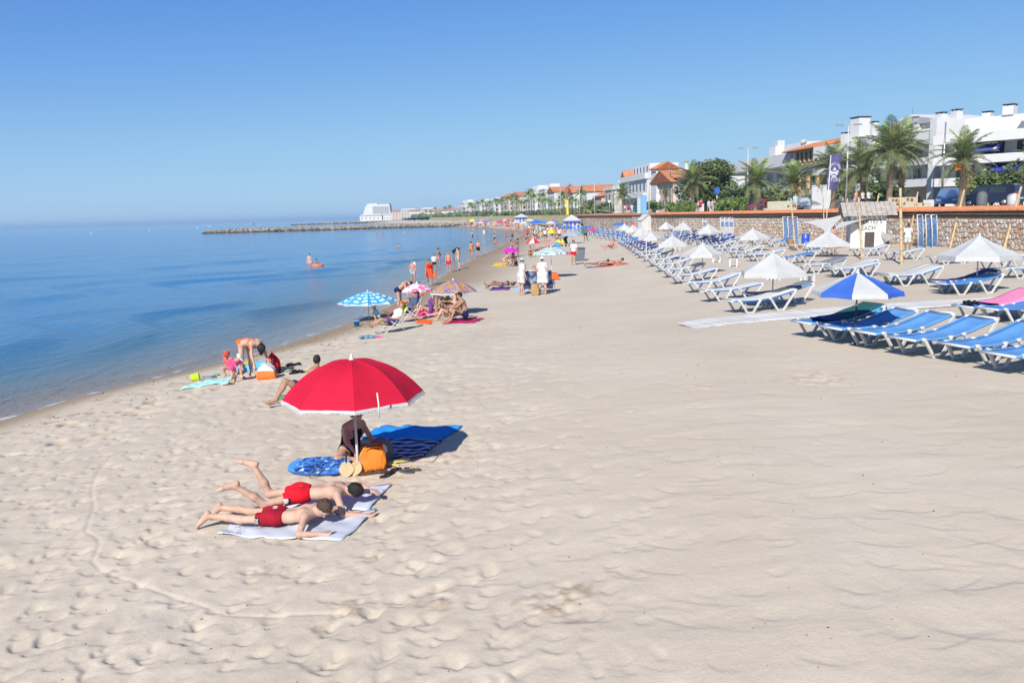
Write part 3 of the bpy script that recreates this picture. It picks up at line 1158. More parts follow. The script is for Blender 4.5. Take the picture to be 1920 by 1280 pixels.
def body_prims(J, fingers=True):
	"""named tapered limbs: name -> list of (a, b, ra, rb, k)"""
	s, g, fem, ch = J['s'], J['girth'], J['fem'], J['child']
	r, f, up, sp, fr2 = J['right'], J['front'], J['up2'], J['spine'], J['fr2']
	P = {}
	w = 0.0
	P['pelvis'] = [(J['hip0'] + sp * .03 * s, J['hip1'] + sp * .03 * s, 0.098 * s * g, 0.098 * s * g, .05),
				 (J['hip0'] - f * .035 * s - sp * .02 * s, J['hip0'] - f * .035 * s - sp * .05 * s, .088 * s * g, .088 * s * g, .04),
				 (J['hip1'] - f * .035 * s - sp * .02 * s, J['hip1'] - f * .035 * s - sp * .05 * s, .088 * s * g, .088 * s * g, .04)]
	wr = (0.088 - 0.012 * fem) * s * g
	P['waist'] = [(J['pel'] + sp * .07 * s - r * .048 * s, J['wai'] - r * .05 * s * (1 - .15 * fem) + sp * .03 * s, .095 * s * g, wr, .05),
				 (J['pel'] + sp * .07 * s + r * .048 * s, J['wai'] + r * .05 * s * (1 - .15 * fem) + sp * .03 * s, .095 * s * g, wr, .05)]
	if g > 1.12:
		P['waist'].append((J['pel'] + sp * .1 * s + f * .06 * s, J['wai'] + f * .06 * s, .10 * s * g, .09 * s * g, .06))
	rg = min(1.05, g ** .7)
	P['ribs'] = [(J['wai'] - r * .055 * s, J['che'] - r * .07 * s + up * .03 * s, .092 * s * g, .102 * s * rg, .05),
				 (J['wai'] + r * .055 * s, J['che'] + r * .07 * s + up * .03 * s, .092 * s * g, .102 * s * rg, .05),
				 (J['che'] - r * .07 * s + up * .03 * s, J['sho0'] * .55 + J['nec'] * .45 - up * .03 * s, .10 * s * rg, .066 * s * rg, .05),
				 (J['che'] + r * .07 * s + up * .03 * s, J['sho1'] * .55 + J['nec'] * .45 - up * .03 * s, .10 * s * rg, .066 * s * rg, .05)]
	if fem > 0.5 and ch < .5:
		for sg in (-1, 1):
			c = J['che'] + r * sg * .075 * s + fr2 * .085 * s + up * .01 * s
			P['ribs'].append((c, c - up * .02 * s, .062 * s, .066 * s, .03))
	elif ch < .5 and g > .85:
		for sg in (-1, 1):
			c = J['che'] + r * sg * .07 * s + fr2 * .055 * s + up * .05 * s
			P['ribs'].append((c, c + r * sg * .03 * s, .058 * s, .05 * s, .03))
	P['yoke'] = [(J['sho0'], J['nec'] + up * .0 * s, .056 * s, .05 * s, .05), (J['sho1'], J['nec'] + up * .0 * s, .056 * s, .05 * s, .05)]
	P['neck'] = [(J['nec'] - up * .03 * s, J['hea'] - J['hd'] * .05 * s, .054 * s * (1 - .12 * fem), .05 * s * (1 - .12 * fem), .03)]
	for i in (0, 1):
		lg = g * (1 + .05 * fem)
		P['thigh%d' % i] = [(J['hip%d' % i], J['kne%d' % i], .086 * s * lg, .054 * s * lg ** .5, .035)]
		mid = J['kne%d' % i] * .62 + J['ank%d' % i] * .38
		back = np.cross(J['shd%d' % i], r)
		bk = unit(np.cross(r, J['shd%d' % i])) * -1
		# calf sits behind the shin
		ft = J['ftd%d' % i]
		bk = -unit(ft - J['shd%d' % i] * (ft @ J['shd%d' % i]) + 1e-4)
		P['shin%d' % i] = [(J['kne%d' % i], mid + bk * .012 * s, .051 * s, .054 * s * lg ** .4, .03), (mid + bk * .012 * s, J['ank%d' % i], .054 * s * lg ** .4, .034 * s, .03)]
		heel = J['ank%d' % i] - ft * .045 * s + J['shd%d' % i] * .035 * s
		ball = J['ank%d' % i] + ft * .12 * s + J['shd%d' % i] * .052 * s
		toe = J['toe%d' % i] + ft * .015 * s + J['shd%d' % i] * .058 * s
		side = unit(np.cross(ft, J['shd%d' % i]) + 1e-5)
		P['foot%d' % i] = [(heel, ball, .035 * s, .03 * s, .02), (J['ank%d' % i], ball, .034 * s, .026 * s, .02),
						 (ball + side * .02 * s, toe + side * .018 * s, .026 * s, .018 * s, .012), (ball - side * .02 * s, toe - side * .02 * s, .026 * s, .016 * s, .012)]
		P['upperarm%d' % i] = [(J['sho%d' % i], J['elb%d' % i], .052 * s * (1 - .1 * fem) * g ** .5, .04 * s * (1 - .08 * fem), .03)]
		P['forearm%d' % i] = [(J['elb%d' % i], J['wri%d' % i], .041 * s * (1 - .1 * fem), .027 * s, .025)]
		ha, fa = J['had%d' % i], J['fad%d' % i]
		across = unit(np.cross(ha, up) + np.array([1e-4, 2e-4, 0])) if abs(ha @ up) < .95 else fr2
		across = J.get('palm%d' % i, across)
		across = unit(across - ha * (across @ ha))
		pn = np.cross(ha, across)
		wr_, k_ = J['wri%d' % i], J['hnd%d' % i]
		L = [(wr_ + across * .012 * s, k_ + across * .026 * s, .021 * s, .018 * s, .012), (wr_ - across * .012 * s, k_ - across * .026 * s, .021 * s, .018 * s, .012),
			 (wr_, k_, .022 * s, .018 * s, .012)]
		if fingers:
			for q, (off, ln) in enumerate([(.032, .062), (.011, .075), (-.011, .07), (-.031, .055)]):
				b0 = k_ + across * off * s
				d1 = unit(ha + pn * .30 + across * off * 2.2)
				d2 = unit(ha + pn * .95 + across * off * 1.5)
				b1 = b0 + d1 * ln * .55 * s
				L.append((b0, b1, .0105 * s, .0098 * s, .006))
				L.append((b1, b1 + d2 * ln * .5 * s, .0098 * s, .0085 * s, .004))
			t0 = wr_ + ha * .025 * s + across * .02 * s
			t1 = t0 + unit(ha * .6 + across * .75 + pn * .2) * .045 * s
			L.append((t0, t1, .014 * s, .011 * s, .008))
			L.append((t1, t1 + unit(ha * .9 + across * .25 + pn * .35) * .032 * s, .011 * s, .009 * s, .004))
		else:
			L.append((k_, k_ + unit(ha + pn * .3) * .06 * s, .024 * s, .014 * s, .012))
			L.append((wr_ + ha * .03 * s, wr_ + ha * .06 * s + across * .045 * s, .014 * s, .011 * s, .008))
		P['hand%d' % i] = L
	return P
def add_head(F, J, detail=True):
	s, hk = J['s'], J['hk']
	c, hd, fc = J['hea'], J['hd'], J['fc']
	rt = np.cross(fc, hd)
	k = s * hk * .94
	F.ellip(c + hd * .022 * k - fc * .012 * k, (rt, fc, hd), (.074 * k, .094 * k, .098 * k), .02)
	F.prim(c - hd * .035 * k + fc * .03 * k, c - hd * .078 * k + fc * .055 * k, .058 * k, .034 * k, .025)
	if detail:
		F.prim(c - hd * .002 * k + fc * .084 * k, c - hd * .03 * k + fc * .104 * k, .011 * k, .014 * k, .012)
		F.prim(c + hd * .022 * k + fc * .078 * k - rt * .03 * k, c + hd * .022 * k + fc * .078 * k + rt * .03 * k, .012 * k, .012 * k, .012)
		F.prim(c - hd * .056 * k + fc * .083 * k - rt * .016 * k, c - hd * .056 * k + fc * .083 * k + rt * .016 * k, .009 * k, .009 * k, .008)
		for sg in (-1, 1):
			e = c + rt * sg * .078 * k - fc * .012 * k
			F.prim(e + hd * .018 * k, e - hd * .02 * k, .014 * k, .01 * k, .008)
SKIN = {'fair': (0.50, 0.315, 0.235), 'pink': (0.48, 0.28, 0.21), 'tan': (0.36, 0.21, 0.135), 'brown': (0.24, 0.13, 0.08), 'red': (0.46, 0.22, 0.16)}
HAIR = {'black': (0.012, 0.010, 0.009), 'brown': (0.06, 0.036, 0.022), 'light': (0.16, 0.10, 0.055), 'grey': (0.28, 0.27, 0.26), 'blonde': (0.30, 0.20, 0.09)}
def skin_mat(k):
	m = mat('skin_' + k, SKIN[k], 0.62, 0.17, 6.0, 0.2, 70, 0.3)
	p = m.node_tree.nodes['Principled BSDF']
	p.inputs['Subsurface Weight'].default_value = 0.08
	p.inputs['Subsurface Radius'].default_value = (0.02, 0.008, 0.004)
	p.inputs['Subsurface Scale'].default_value = 0.5
	return m
def cloth(name, c, var=0.10):
	return mat('cloth_' + name, c, 0.85, var, 14.0, 0.35, 45, 0.2)
def person(J, h, skin, wear=(), hair=None, hat=None, fingers=True, eyes=False, glasses=False):
	"""returns a dict of meshes: body first, then clothing and hair, plus the lowest point"""
	P = body_prims(J, fingers)
	A = np.array([q for L in P.values() for p in L for q in (p[0], p[1])] + [J['hea'] + J['hd'] * .12, J['hea'] - J['fc'] * .15, J['hea'] + J['fc'] * .15])
	lo, hi = A.min(0) - .14, A.max(0) + .14
	F = Field(lo, hi, h)
	for L in P.values():
		for a, b, ra, rb, k in L:
			F.prim(a, b, ra, rb, k)
	add_head(F, J, h < .022)
	V, Q = F.net()
	out = {'body': (V, Q, skin_mat(skin)), 'zmin': V[:, 2].min(), 'parts': [], 'J': J}
	s, sp, f, up = J['s'], J['spine'], J['front'], J['up2']
	hc = max(h, 0.012)
	for w in wear:
		kind, m = w[0], w[1]
		arg = w[2] if len(w) > 2 else None
		E = Field(lo, hi, hc)
		if kind == 'shorts':
			fr = arg or .55
			inf = .016
			for a, b, ra, rb, k in P['pelvis'] + P['waist'][:2]:
				E.prim(a, b, ra + inf, rb + inf, k)
			for i in (0, 1):
				a, b, ra, rb, k = P['thigh%d' % i][0]
				e = a + (b - a) * fr
				re = ra + (rb - ra) * fr
				E.prim(a, e, ra + inf + .004, re + inf + .012, k)
			E.clip(J['pel'] + sp * .125 * s, sp)
			for i in (0, 1):
				a, b = P['thigh%d' % i][0][:2]
				d = unit(b - a)
				# flat hem: cut the rounded end off around each leg
				E.prim(a + (b - a) * (fr + .10) + d * .02, a + (b - a) * (fr + .10) + d * .25, .135 * s, .13 * s, 0, True)
		elif kind == 'brief':
			for a, b, ra, rb, k in P['pelvis']:
				E.prim(a, b, ra + .008, rb + .008, k)
			for i in (0, 1):
				a, b, ra, rb, k = P['thigh%d' % i][0]
				E.prim(a, a + (b - a) * .06, ra + .008, ra + .008, k)
			E.clip(J['pel'] + sp * (arg or .075) * s, sp)
			for i, sg in ((0, -1), (1, 1)):
				a, b = P['thigh%d' % i][0][:2]
				d = unit(b - a)
				E.clip(a + d * .075 * s, unit(d + J['right'] * sg * .75))
		elif kind == 'bra':
			for a, b, ra, rb, k in P['ribs']:
				E.prim(a, b, ra + .007, rb + .007, k)
			E.clip(J['che'] + up * .055 * s, up)
			E.clip(J['che'] - up * .035 * s, -up)
		elif kind in ('onepiece', 'tank', 'shirt', 'dress'):
			inf = .008 if kind == 'onepiece' else .018
			for nm in ('pelvis', 'waist', 'ribs'):
				for a, b, ra, rb, k in P[nm]:
					E.prim(a, b, ra + inf, rb + inf, k)
			if kind in ('shirt', 'dress', 'tank'):
				for a, b, ra, rb, k in P['yoke']:
					E.prim(a, b, ra + inf * .7, rb + inf * .5, k)
			if kind in ('shirt', 'dress'):
				for i in (0, 1):
					a, b, ra, rb, k = P['upperarm%d' % i][0]
					E.prim(a, a + (b - a) * .55, ra + inf, rb + inf + .012, k)
			if kind == 'dress':
				fr = arg or .7
				for i in (0, 1):
					a, b, ra, rb, k = P['thigh%d' % i][0]
					E.prim(a, a + (b - a) * fr, ra + .03, ra + .045, .09)
			if kind == 'onepiece':
				for i, sg in ((0, -1), (1, 1)):
					a, b = P['thigh%d' % i][0][:2]
					d = unit(b - a)
					E.clip(a + d * .075 * s, unit(d + J['right'] * sg * .75))
				E.clip(J['che'] + up * .085 * s, unit(up))
			elif kind in ('shirt', 'tank'):
				E.clip(J['pel'] - sp * (arg or 0.0) * s, -sp)
				E.clip(J['nec'] + up * .005 * s, up)
			else:
				E.clip(J['nec'] + up * .005 * s, up)
				E.clip(J['pel'] - sp * .42 * (arg or .7) * s, -sp)
		V2, Q2 = E.net()
		if len(Q2):
			out['parts'].append((w[3] if len(w) > 3 else {'brief': 'swim_briefs', 'bra': 'bikini_top', 'onepiece': 'swimsuit', 'tank': 'tank_top'}.get(kind, kind), V2, Q2, m))
	c, hd, fc = J['hea'], J['hd'], J['fc']
	rt = np.cross(fc, hd)
	k = s * J['hk'] * .94
	if hair:
		style, col = hair
		E = Field(lo, hi, hc)
		vol = {'short': .015, 'crop': .005, 'bald': .003}.get(style, .018) if not hat else .004
		E.ellip(c + hd * .026 * k - fc * .016 * k, (rt, fc, hd), ((.075 + vol) * k, (.093 + vol) * k, (.098 + vol) * k), 0)
		if style == 'long':
			E.prim(c - fc * .07 * k, c - fc * .085 * k - up * .20 * s, .075 * k, .05 * k, .04)
		if style == 'drape':      # hair falling forward over a bent head
			E.prim(c - fc * .02 * k, c + np.array([0, 0, -1]) * .16 * s, .085 * k, .045 * k, .04)
		if style == 'bun':
			E.prim(c + hd * .07 * k - fc * .10 * k, c + hd * .075 * k - fc * .11 * k, .045 * k, .04 * k, .01)
		if style == 'curly':
			r_ = random.Random(3)
			for _ in range(26):
				d = unit([r_.gauss(0, 1), r_.gauss(0, 1), r_.gauss(0, 1)])
				if d @ fc < .35:
					E.prim(c + hd * .02 * k + d * .095 * k, c + hd * .02 * k + d * .1 * k, .035 * k, .03 * k, .012)
		if style != 'drape':
			E.clip(c + fc * .045 * k + hd * .045 * k, unit(fc * 1.0 - hd * .85))
			if style in ('short', 'crop', 'curly', 'bun'):
				E.clip(c - hd * .06 * k, unit(-hd + fc * .25))
			if style == 'bald':
				E.clip(c + hd * .035 * k, hd)
				E.clip(c - hd * .05 * k, -hd)
		rr = random.Random(1)
		V2, Q2 = E.net()
		V2 = V2 + 0.004 * np.sin(V2[:, [1, 2, 0]] * 160) * k + np.random.default_rng(4).normal(0, .0022, V2.shape)
		if len(Q2):
			out['parts'].append(('hair', V2, Q2, mat('hair_' + col, HAIR[col], 0.5, 0.35, 30, 0.8, 70, 0.4)))
	if hat:
		kind, m = hat
		E = Field(lo - .1, hi + .1, hc)
		E.ellip(c + hd * .035 * k - fc * .012 * k, (rt, fc, hd), (.088 * k, .107 * k, .105 * k), 0)
		E.clip(c + hd * .035 * k, -unit(hd + fc * .1))
		E.F[:] = E.F
		if kind == 'cap':
			E.ellip(c + hd * .045 * k + fc * .135 * k, (rt, unit(fc - hd * .15), unit(hd + fc * .15)), (.07 * k, .085 * k, max(.011 * k, hc)), .01)
		else:
			E.ellip(c + hd * .035 * k - fc * .01 * k, (rt, fc, hd), (.15 * k, .17 * k, max(.014 * k, hc * .9)), .015)
		V2, Q2 = E.net()
		out['parts'].append(('cap' if kind == 'cap' else 'hat', V2, Q2, m))
	if eyes:
		for sg in (-1, 1):
			b = MB()
			e = c + rt * sg * .03 * k + fc * .083 * k + hd * .008 * k
			b.ell(e, (.011 * k, .011 * k, .008 * k), 8, 6)
			out['parts'].append(('eye', b, None, mat('eye_dark', (0.03, 0.02, 0.015), 0.2)))
	if glasses:
		b = MB()
		for sg in (-1, 1):
			b.ell(c + rt * sg * .033 * k + fc * .092 * k + hd * .008 * k, (.028 * k, .02 * k, .02 * k), 8, 6)
		b.beam(c - rt * .07 * k + fc * .085 * k + hd * .012 * k, c + rt * .07 * k + fc * .085 * k + hd * .012 * k, .008, .008)
		out['parts'].append(('sunglasses', b, None, mat('sunglass_lens', (0.01, 0.01, 0.012), 0.1)))
	return out
def print_on(D, i, c, half, m, seed=0, ax=0, lift=.003):
	"""a printed patch lying on a piece of clothing, on its side (ax 0) or back (ax 2)"""
	nm, V, Q, _ = D['parts'][i]
	cen = V[Q].mean(1)
	u, v = (1, 2) if ax == 0 else (0, 1)
	sel = (np.abs(cen[:, u] - c[u]) < half[0]) & (np.abs(cen[:, v] - c[v]) < half[1]) & (cen[:, ax] > c[ax])
	if seed:
		r_ = np.random.default_rng(seed)
		sel &= np.sin(cen[:, u] * 190 + seed) + np.sin(cen[:, v] * 240 + 2 * seed) + r_.normal(0, .3, len(cen)) > -.2
	if not sel.any():
		return
	q = Q[sel]
	ids, inv = np.unique(q, return_inverse=True)
	W_ = V[ids].copy()
	W_[:, ax] += lift
	W_[:, 2] += lift * .6
	D['parts'].append(('print', W_, inv.reshape(-1, 4), m))
def put_person(D, loc, rz, label, sink=0.0, group=None, cat='person', zero=None):
	"""links a built person with the lowest point on the ground"""
	V, Q, m = D['body']
	zero = D['zmin'] if zero is None else zero
	e = empty('person', (loc[0], loc[1], loc[2] - sink), rz, label, cat, group)
	off = np.array([0, 0, -zero])
	if 'me' not in D:
		D['me'] = [('body', np_mesh('body', V + off, Q, m))]
		for nm, V2, Q2, m2 in D['parts']:
			if Q2 is None:
				V2.v = [(p[0], p[1], p[2] - zero) for p in V2.v]
				D['me'].append((nm, V2.mesh(nm, m2)))
			else:
				D['me'].append((nm, np_mesh(nm, V2 + off, Q2, m2)))
	for nm, me in D['me']:
		link(nm, me, e)
	return e
# ------------------------------------------------------------------ parasols
white_metal = mat('white_painted_metal', (0.56, 0.56, 0.55), 0.45, 0.05, 20)
white_plastic = mat('white_plastic', (0.55, 0.55, 0.545), 0.5, 0.06, 9, dirt=(0.45, 0.43, 0.39))
steel = mat('brushed_steel', (0.5, 0.5, 0.5), 0.35, 0.05, 20, metal=0.8)
white_cloth = mat('white_canvas', (0.54, 0.545, 0.535), 0.85, 0.05, 3, 0.25, 12, 0.2, trans=0.18)
def fabric(name, c, trans=0.16, var=0.08):
	return mat('canvas_' + name, c, 0.85, var, 4, 0.3, 12, 0.2, trans=trans)
_pan = {}
def panel_mesh(key, R, rim, apex, n, p, valance, scallop, mats, k):
	"""one gore of a parasol between two ribs, with its hanging edge"""
	b = MB()
	a0 = 2 * math.pi * k / n
	half = math.pi / n
	nr, na = 8, 6
	vs = []
	for j in range(na + 1):
		u = j / na
		an = a0 + 2 * half * u
		edge = R * math.cos(half) / math.cos(2 * half * u - half)
		edge -= scallop * R * math.sin(math.pi * u)
		for i in range(nr + 1):
			t = i / nr
			r = max(0.012, edge * t)
			z = apex - (apex - rim) * t ** p - R * math.sin(math.pi * u) * (.020 * math.sin(math.pi * t) + .004 * math.sin(17 * u + 5 * k) * t + .003 * math.sin(23 * t + 9 * u + k))
			vs.append((r * math.cos(an), r * math.sin(an), z))
	w = nr + 1
	fs = [(j * w + i, j * w + i + 1, (j + 1) * w + i + 1, (j + 1) * w + i) for j in range(na) for i in range(nr)]
	b.add(vs, fs, 0, True)
	if valance:
		vv = []
		for j in range(na + 1):
			q = Vector(vs[j * w + nr])
			o = Vector((q.x, q.y, 0)).normalized()
			wv = 0.012 * math.sin(j * 2.4 + k)
			vv += [q, q + o * (0.02 + wv) - Vector((0, 0, valance * (1 - .12 * math.sin(math.pi * j / na))))]
		b.add(vv, [(2 * j, 2 * j + 1, 2 * j + 3, 2 * j + 2) for j in range(na)], 1, True)
	return b.mesh('panel', mats)
def parasol(loc, R, rim, apex, colours, label, n=8, p=1.6, valance=0.0, vmat=None, pole_mat=None, pole_r=0.016, finial=white_plastic, fringe=None, ribs=True, rz=0.2,
			tilt=0.0, tilt_dir=0.0, group=None, scallop=0.04, pole_bend=True, name='parasol', pole_h=None):
	e = empty(name, loc, 0, label, 'umbrella', group)
	M = Matrix.Translation((0, 0, apex)) @ Matrix.Rotation(tilt_dir, 4, 'Z') @ Matrix.Rotation(tilt, 4, 'Y') @ Matrix.Rotation(-tilt_dir + rz, 4, 'Z') @ Matrix.Translation((0, 0, -apex))
	for k in range(n):
		c = colours[k % len(colours)]
		o = link('panel', panel_mesh(None, R, rim, apex, n, p, valance, scallop, [c, vmat or c], k), e)
		o.matrix_local = M
		if fringe:
			f = MB()
			half = math.pi / n
			for q in range(46):
				u = (q + .5) / 46
				an = 2 * math.pi * k / n + 2 * half * u
				ed = R * math.cos(half) / math.cos(2 * half * u - half) - scallop * R * math.sin(math.pi * u) + .02
				z0 = rim - valance * (1 - .12 * math.sin(math.pi * u)) + .012
				dx = rs.uniform(-.006, .006)
				a = Vector((ed * math.cos(an), ed * math.sin(an), z0))
				f.beam(a, a + Vector((dx, rs.uniform(-.006, .006), -fringe * rs.uniform(.8, 1.2))), .012, .006)
			ff = f.build('fringe', vmat, o)
			ff['kind'] = 'stuff'
		if ribs:
			a0 = 2 * math.pi * k / n
			pts = []
			for i in range(6):
				t = i / 5
				pts.append((R * t * math.cos(a0), R * t * math.sin(a0), apex - (apex - rim) * t ** p - .014))
			r_ = MB().tube(pts, .0055, 5).build('rib', steel if pole_mat is None else pole_mat, e)
			r_.matrix_local = M
	ph = pole_h or apex
	b = MB()
	d = Vector((math.sin(tilt) * math.cos(tilt_dir), math.sin(tilt) * math.sin(tilt_dir), math.cos(tilt)))
	top = Vector((0, 0, apex))
	if tilt:
		kn = top - d * min(.55, apex * .4)
		b.tube([(kn.x, kn.y, -.12), (kn.x, kn.y, kn.z)], pole_r, 8)
		b.tube([kn, top], pole_r * .85, 8)
		e.location = Vector(loc) - Vector((kn.x, kn.y, 0))
	else:
		b.tube([(0, 0, -.12), (0, 0, ph * .58)], pole_r, 8)
		b.tube([(0, 0, ph * .58 + .001), (0, 0, apex - .01)], pole_r * .82, 8)
	b.build('pole', pole_mat or white_metal, e)
	if not tilt and ribs:
		MB().lathe([(pole_r * 1.5, -.04), (pole_r * 1.7, 0), (pole_r * 1.4, .04)], (0, 0, ph * .56), 8).build('joint_collar', finial, e)
	f = MB().lathe([(.045, -.02), (.04, .01), (.022, .03), (.016, .07), (.004, .085)], (0, 0, apex), 10)
	o = f.build('finial', finial, e)
	o.matrix_local = M
	return e
# patterned parasol cloths ------------------------------------------------
def pattern_mat(name, kind):
	m = bpy.data.materials.new('canvas_' + name)
	m.use_nodes = True
	n, l = m.node_tree.nodes, m.node_tree.links
	p = n['Principled BSDF']
	p.inputs['Roughness'].default_value = 0.85
	tc = n.new('ShaderNodeTexCoord')
	se = n.new('ShaderNodeSeparateXYZ')
	l.new(tc.outputs['Object'], se.inputs[0])
	def math_(op, a, b=None):
		q = n.new('ShaderNodeMath')
		q.operation = op
		for i, v in enumerate((a, b)):
			if v is None:
				continue
			if isinstance(v, (int, float)):
				q.inputs[i].default_value = v
			else:
				l.new(v, q.inputs[i])
		return q.outputs[0]
	def mixc(f, a, b):
		q = n.new('ShaderNodeMix')
		q.data_type = 'RGBA'
		l.new(f, q.inputs[0])
		for i, v in ((6, a), (7, b)):
			if isinstance(v, tuple):
				q.inputs[i].default_value = (*v, 1)
			else:
				l.new(v, q.inputs[i])
		return q.outputs[2]
	x, y = se.outputs[0], se.outputs[1]
	if kind == 'check':
		r = math_('SQRT', math_('ADD', math_('MULTIPLY', x, x), math_('MULTIPLY', y, y)))
		an = math_('ARCTAN2', y, x)
		ring = math_('GREATER_THAN', math_('FRACT', math_('MULTIPLY', r, 4.0)), 0.38)
		ray_ = math_('GREATER_THAN', math_('FRACT', math_('MULTIPLY', an, 16 / (2 * math.pi))), 0.36)
		both = math_('MULTIPLY', ring, ray_)
		thin = math_('GREATER_THAN', math_('FRACT', math_('MULTIPLY', r, 24.0)), 0.35)
		col = mixc(both, (0.055, 0.36, 0.62), mixc(thin, (0.40, 0.72, 0.85), (0.62, 0.83, 0.90)))
		edge = math_('GREATER_THAN', math_('FRACT', math_('MULTIPLY', r, 4.0)), 0.93)
		col = mixc(edge, col, (0.03, 0.22, 0.48))
	elif kind == 'floral':
		vo = n.new('ShaderNodeTexVoronoi')
		vo.inputs['Scale'].default_value = 3.4
		l.new(tc.outputs['Object'], vo.inputs['Vector'])
		no = n.new('ShaderNodeTexNoise')
		no.inputs['Scale'].default_value = 12
		l.new(tc.outputs['Object'], no.inputs['Vector'])
		d = math_('ADD', vo.outputs['Distance'], math_('MULTIPLY', math_('SUBTRACT', no.outputs['Fac'], .5), .5))
		fl = math_('LESS_THAN', d, 0.50)
		ce = math_('LESS_THAN', d, 0.15)
		sc = n.new('ShaderNodeSeparateColor')
		l.new(vo.outputs['Color'], sc.inputs[0])
		pick = math_('GREATER_THAN', sc.outputs[0], 0.15)
		fl = math_('MULTIPLY', fl, pick)
		petal = mixc(sc.outputs[1], (0.75, 0.10, 0.16), (0.80, 0.25, 0.42))
		col = mixc(fl, (0.60, 0.60, 0.80), mixc(ce, petal, (0.75, 0.28, 0.16)))
	elif kind == 'paisley':
		vo = n.new('ShaderNodeTexVoronoi')
		vo.inputs['Scale'].default_value = 4.5
		no = n.new('ShaderNodeTexNoise')
		no.inputs['Scale'].default_value = 5
		l.new(tc.outputs['Object'], no.inputs['Vector'])
		ad = n.new('ShaderNodeVectorMath')
		ad.operation = 'ADD'
		sc_ = n.new('ShaderNodeVectorMath')
		sc_.operation = 'SCALE'
		sc_.inputs['Scale'].default_value = 0.35
		l.new(no.outputs['Color'], sc_.inputs[0])
		l.new(tc.outputs['Object'], ad.inputs[0])
		l.new(sc_.outputs[0], ad.inputs[1])
		l.new(ad.outputs[0], vo.inputs['Vector'])
		sc = n.new('ShaderNodeSeparateColor')
		l.new(vo.outputs['Color'], sc.inputs[0])
		cr = n.new('ShaderNodeValToRGB')
		cr.color_ramp.interpolation = 'CONSTANT'
		cs = [(0.66, 0.06, 0.02), (0.72, 0.42, 0.04), (0.03, 0.30, 0.25), (0.72, 0.20, 0.02), (0.05, 0.12, 0.50), (0.10, 0.30, 0.55), (0.55, 0.02, 0.14), (0.12, 0.42, 0.16)]
		cr.color_ramp.elements[0].color = (*cs[0], 1)
		cr.color_ramp.elements[1].position = 1 / 8
		cr.color_ramp.elements[1].color = (*cs[1], 1)
		for i in range(2, 8):
			e = cr.color_ramp.elements.new(i / 8)
			e.color = (*cs[i], 1)
		wob = math_('FRACT', math_('ADD', math_('MULTIPLY', vo.outputs['Distance'], 1.5), sc.outputs[0]))
		l.new(wob, cr.inputs['Fac'])
		col = cr.outputs[0]
	elif kind == 'stripes':
		q = math_('GREATER_THAN', math_('FRACT', math_('MULTIPLY', math_('ADD', math_('MULTIPLY', y, 0.95), math_('MULTIPLY', x, 0.3)), 5.0)), 0.55)
		col = mixc(q, (0.72, 0.74, 0.72), (0.10, 0.34, 0.36))
	elif kind == 'bodyboard':
		no = n.new('ShaderNodeTexNoise')
		no.inputs['Scale'].default_value = 9
		no.inputs['Detail'].default_value = 5
		no.inputs['Distortion'].default_value = 1.6
		l.new(tc.outputs['Object'], no.inputs['Vector'])
		cr = n.new('ShaderNodeValToRGB')
		el = cr.color_ramp.elements
		el[0].position = 0.40
		el[0].color = (0.006, 0.02, 0.08, 1)
		el[1].position = 0.70
		el[1].color = (0.62, 0.78, 0.9, 1)
		for ps, c in ((0.46, (0.008, 0.05, 0.24, 1)), (0.53, (0.02, 0.13, 0.46, 1)), (0.62, (0.05, 0.24, 0.58, 1))):
			e = el.new(ps)
			e.color = c
		l.new(no.outputs['Fac'], cr.inputs['Fac'])
		vo = n.new('ShaderNodeTexVoronoi')
		vo.inputs['Scale'].default_value = 5
		l.new(tc.outputs['Object'], vo.inputs['Vector'])
		sp = math_('LESS_THAN', vo.outputs['Distance'], 0.20)
		sc = n.new('ShaderNodeSeparateColor')
		l.new(vo.outputs['Color'], sc.inputs[0])
		sp = math_('MULTIPLY', sp, math_('GREATER_THAN', sc.outputs[0], 0.6))
		nose = math_('LESS_THAN', x, -0.33)
		col = mixc(nose, mixc(sp, cr.outputs[0], mixc(sc.outputs[1], (0.8, 0.5, 0.05), (0.75, 0.12, 0.03))), (0.055, 0.24, 0.62))
	elif kind == 'wavy':
		wv = n.new('ShaderNodeTexWave')
		wv.bands_direction = 'Y'
		wv.inputs['Scale'].default_value = 1.7
		wv.inputs['Distortion'].default_value = 1.7
		wv.inputs['Detail Scale'].default_value = 0.9
		l.new(tc.outputs['Object'], wv.inputs['Vector'])
		q = math_('GREATER_THAN', wv.outputs['Fac'], 0.55)
		col = mixc(q, (0.014, 0.026, 0.10), (0.46, 0.54, 0.80))
	elif kind == 'vstripe':
		q = math_('GREATER_THAN', math_('FRACT', math_('MULTIPLY', y, 9.0)), 0.5)
		col = mixc(q, (0.70, 0.70, 0.72), (0.12, 0.26, 0.62))
	elif kind == 'spots':
		vo = n.new('ShaderNodeTexVoronoi')
		vo.inputs['Scale'].default_value = 5
		l.new(tc.outputs['Object'], vo.inputs['Vector'])
		sc = n.new('ShaderNodeSeparateColor')
		l.new(vo.outputs['Color'], sc.inputs[0])
		q = math_('GREATER_THAN', sc.outputs[0], 0.5)
		col = mixc(q, mixc(math_('GREATER_THAN', sc.outputs[1], 0.5), (0.10, 0.42, 0.75), (0.75, 0.6, 0.05)), (0.16, 0.50, 0.78))
	elif kind == 'print':      # pale towel with a few blue-grey scribbles
		no = n.new('ShaderNodeTexNoise')
		no.inputs['Scale'].default_value = 7
		no.inputs['Detail'].default_value = 6
		l.new(tc.outputs['Object'], no.inputs['Vector'])
		q = math_('LESS_THAN', math_('ABSOLUTE', math_('SUBTRACT', no.outputs['Fac'], .5)), 0.012)
		a1 = math_('LESS_THAN', x, -0.52)
		a2 = math_('GREATER_THAN', x, -0.86)
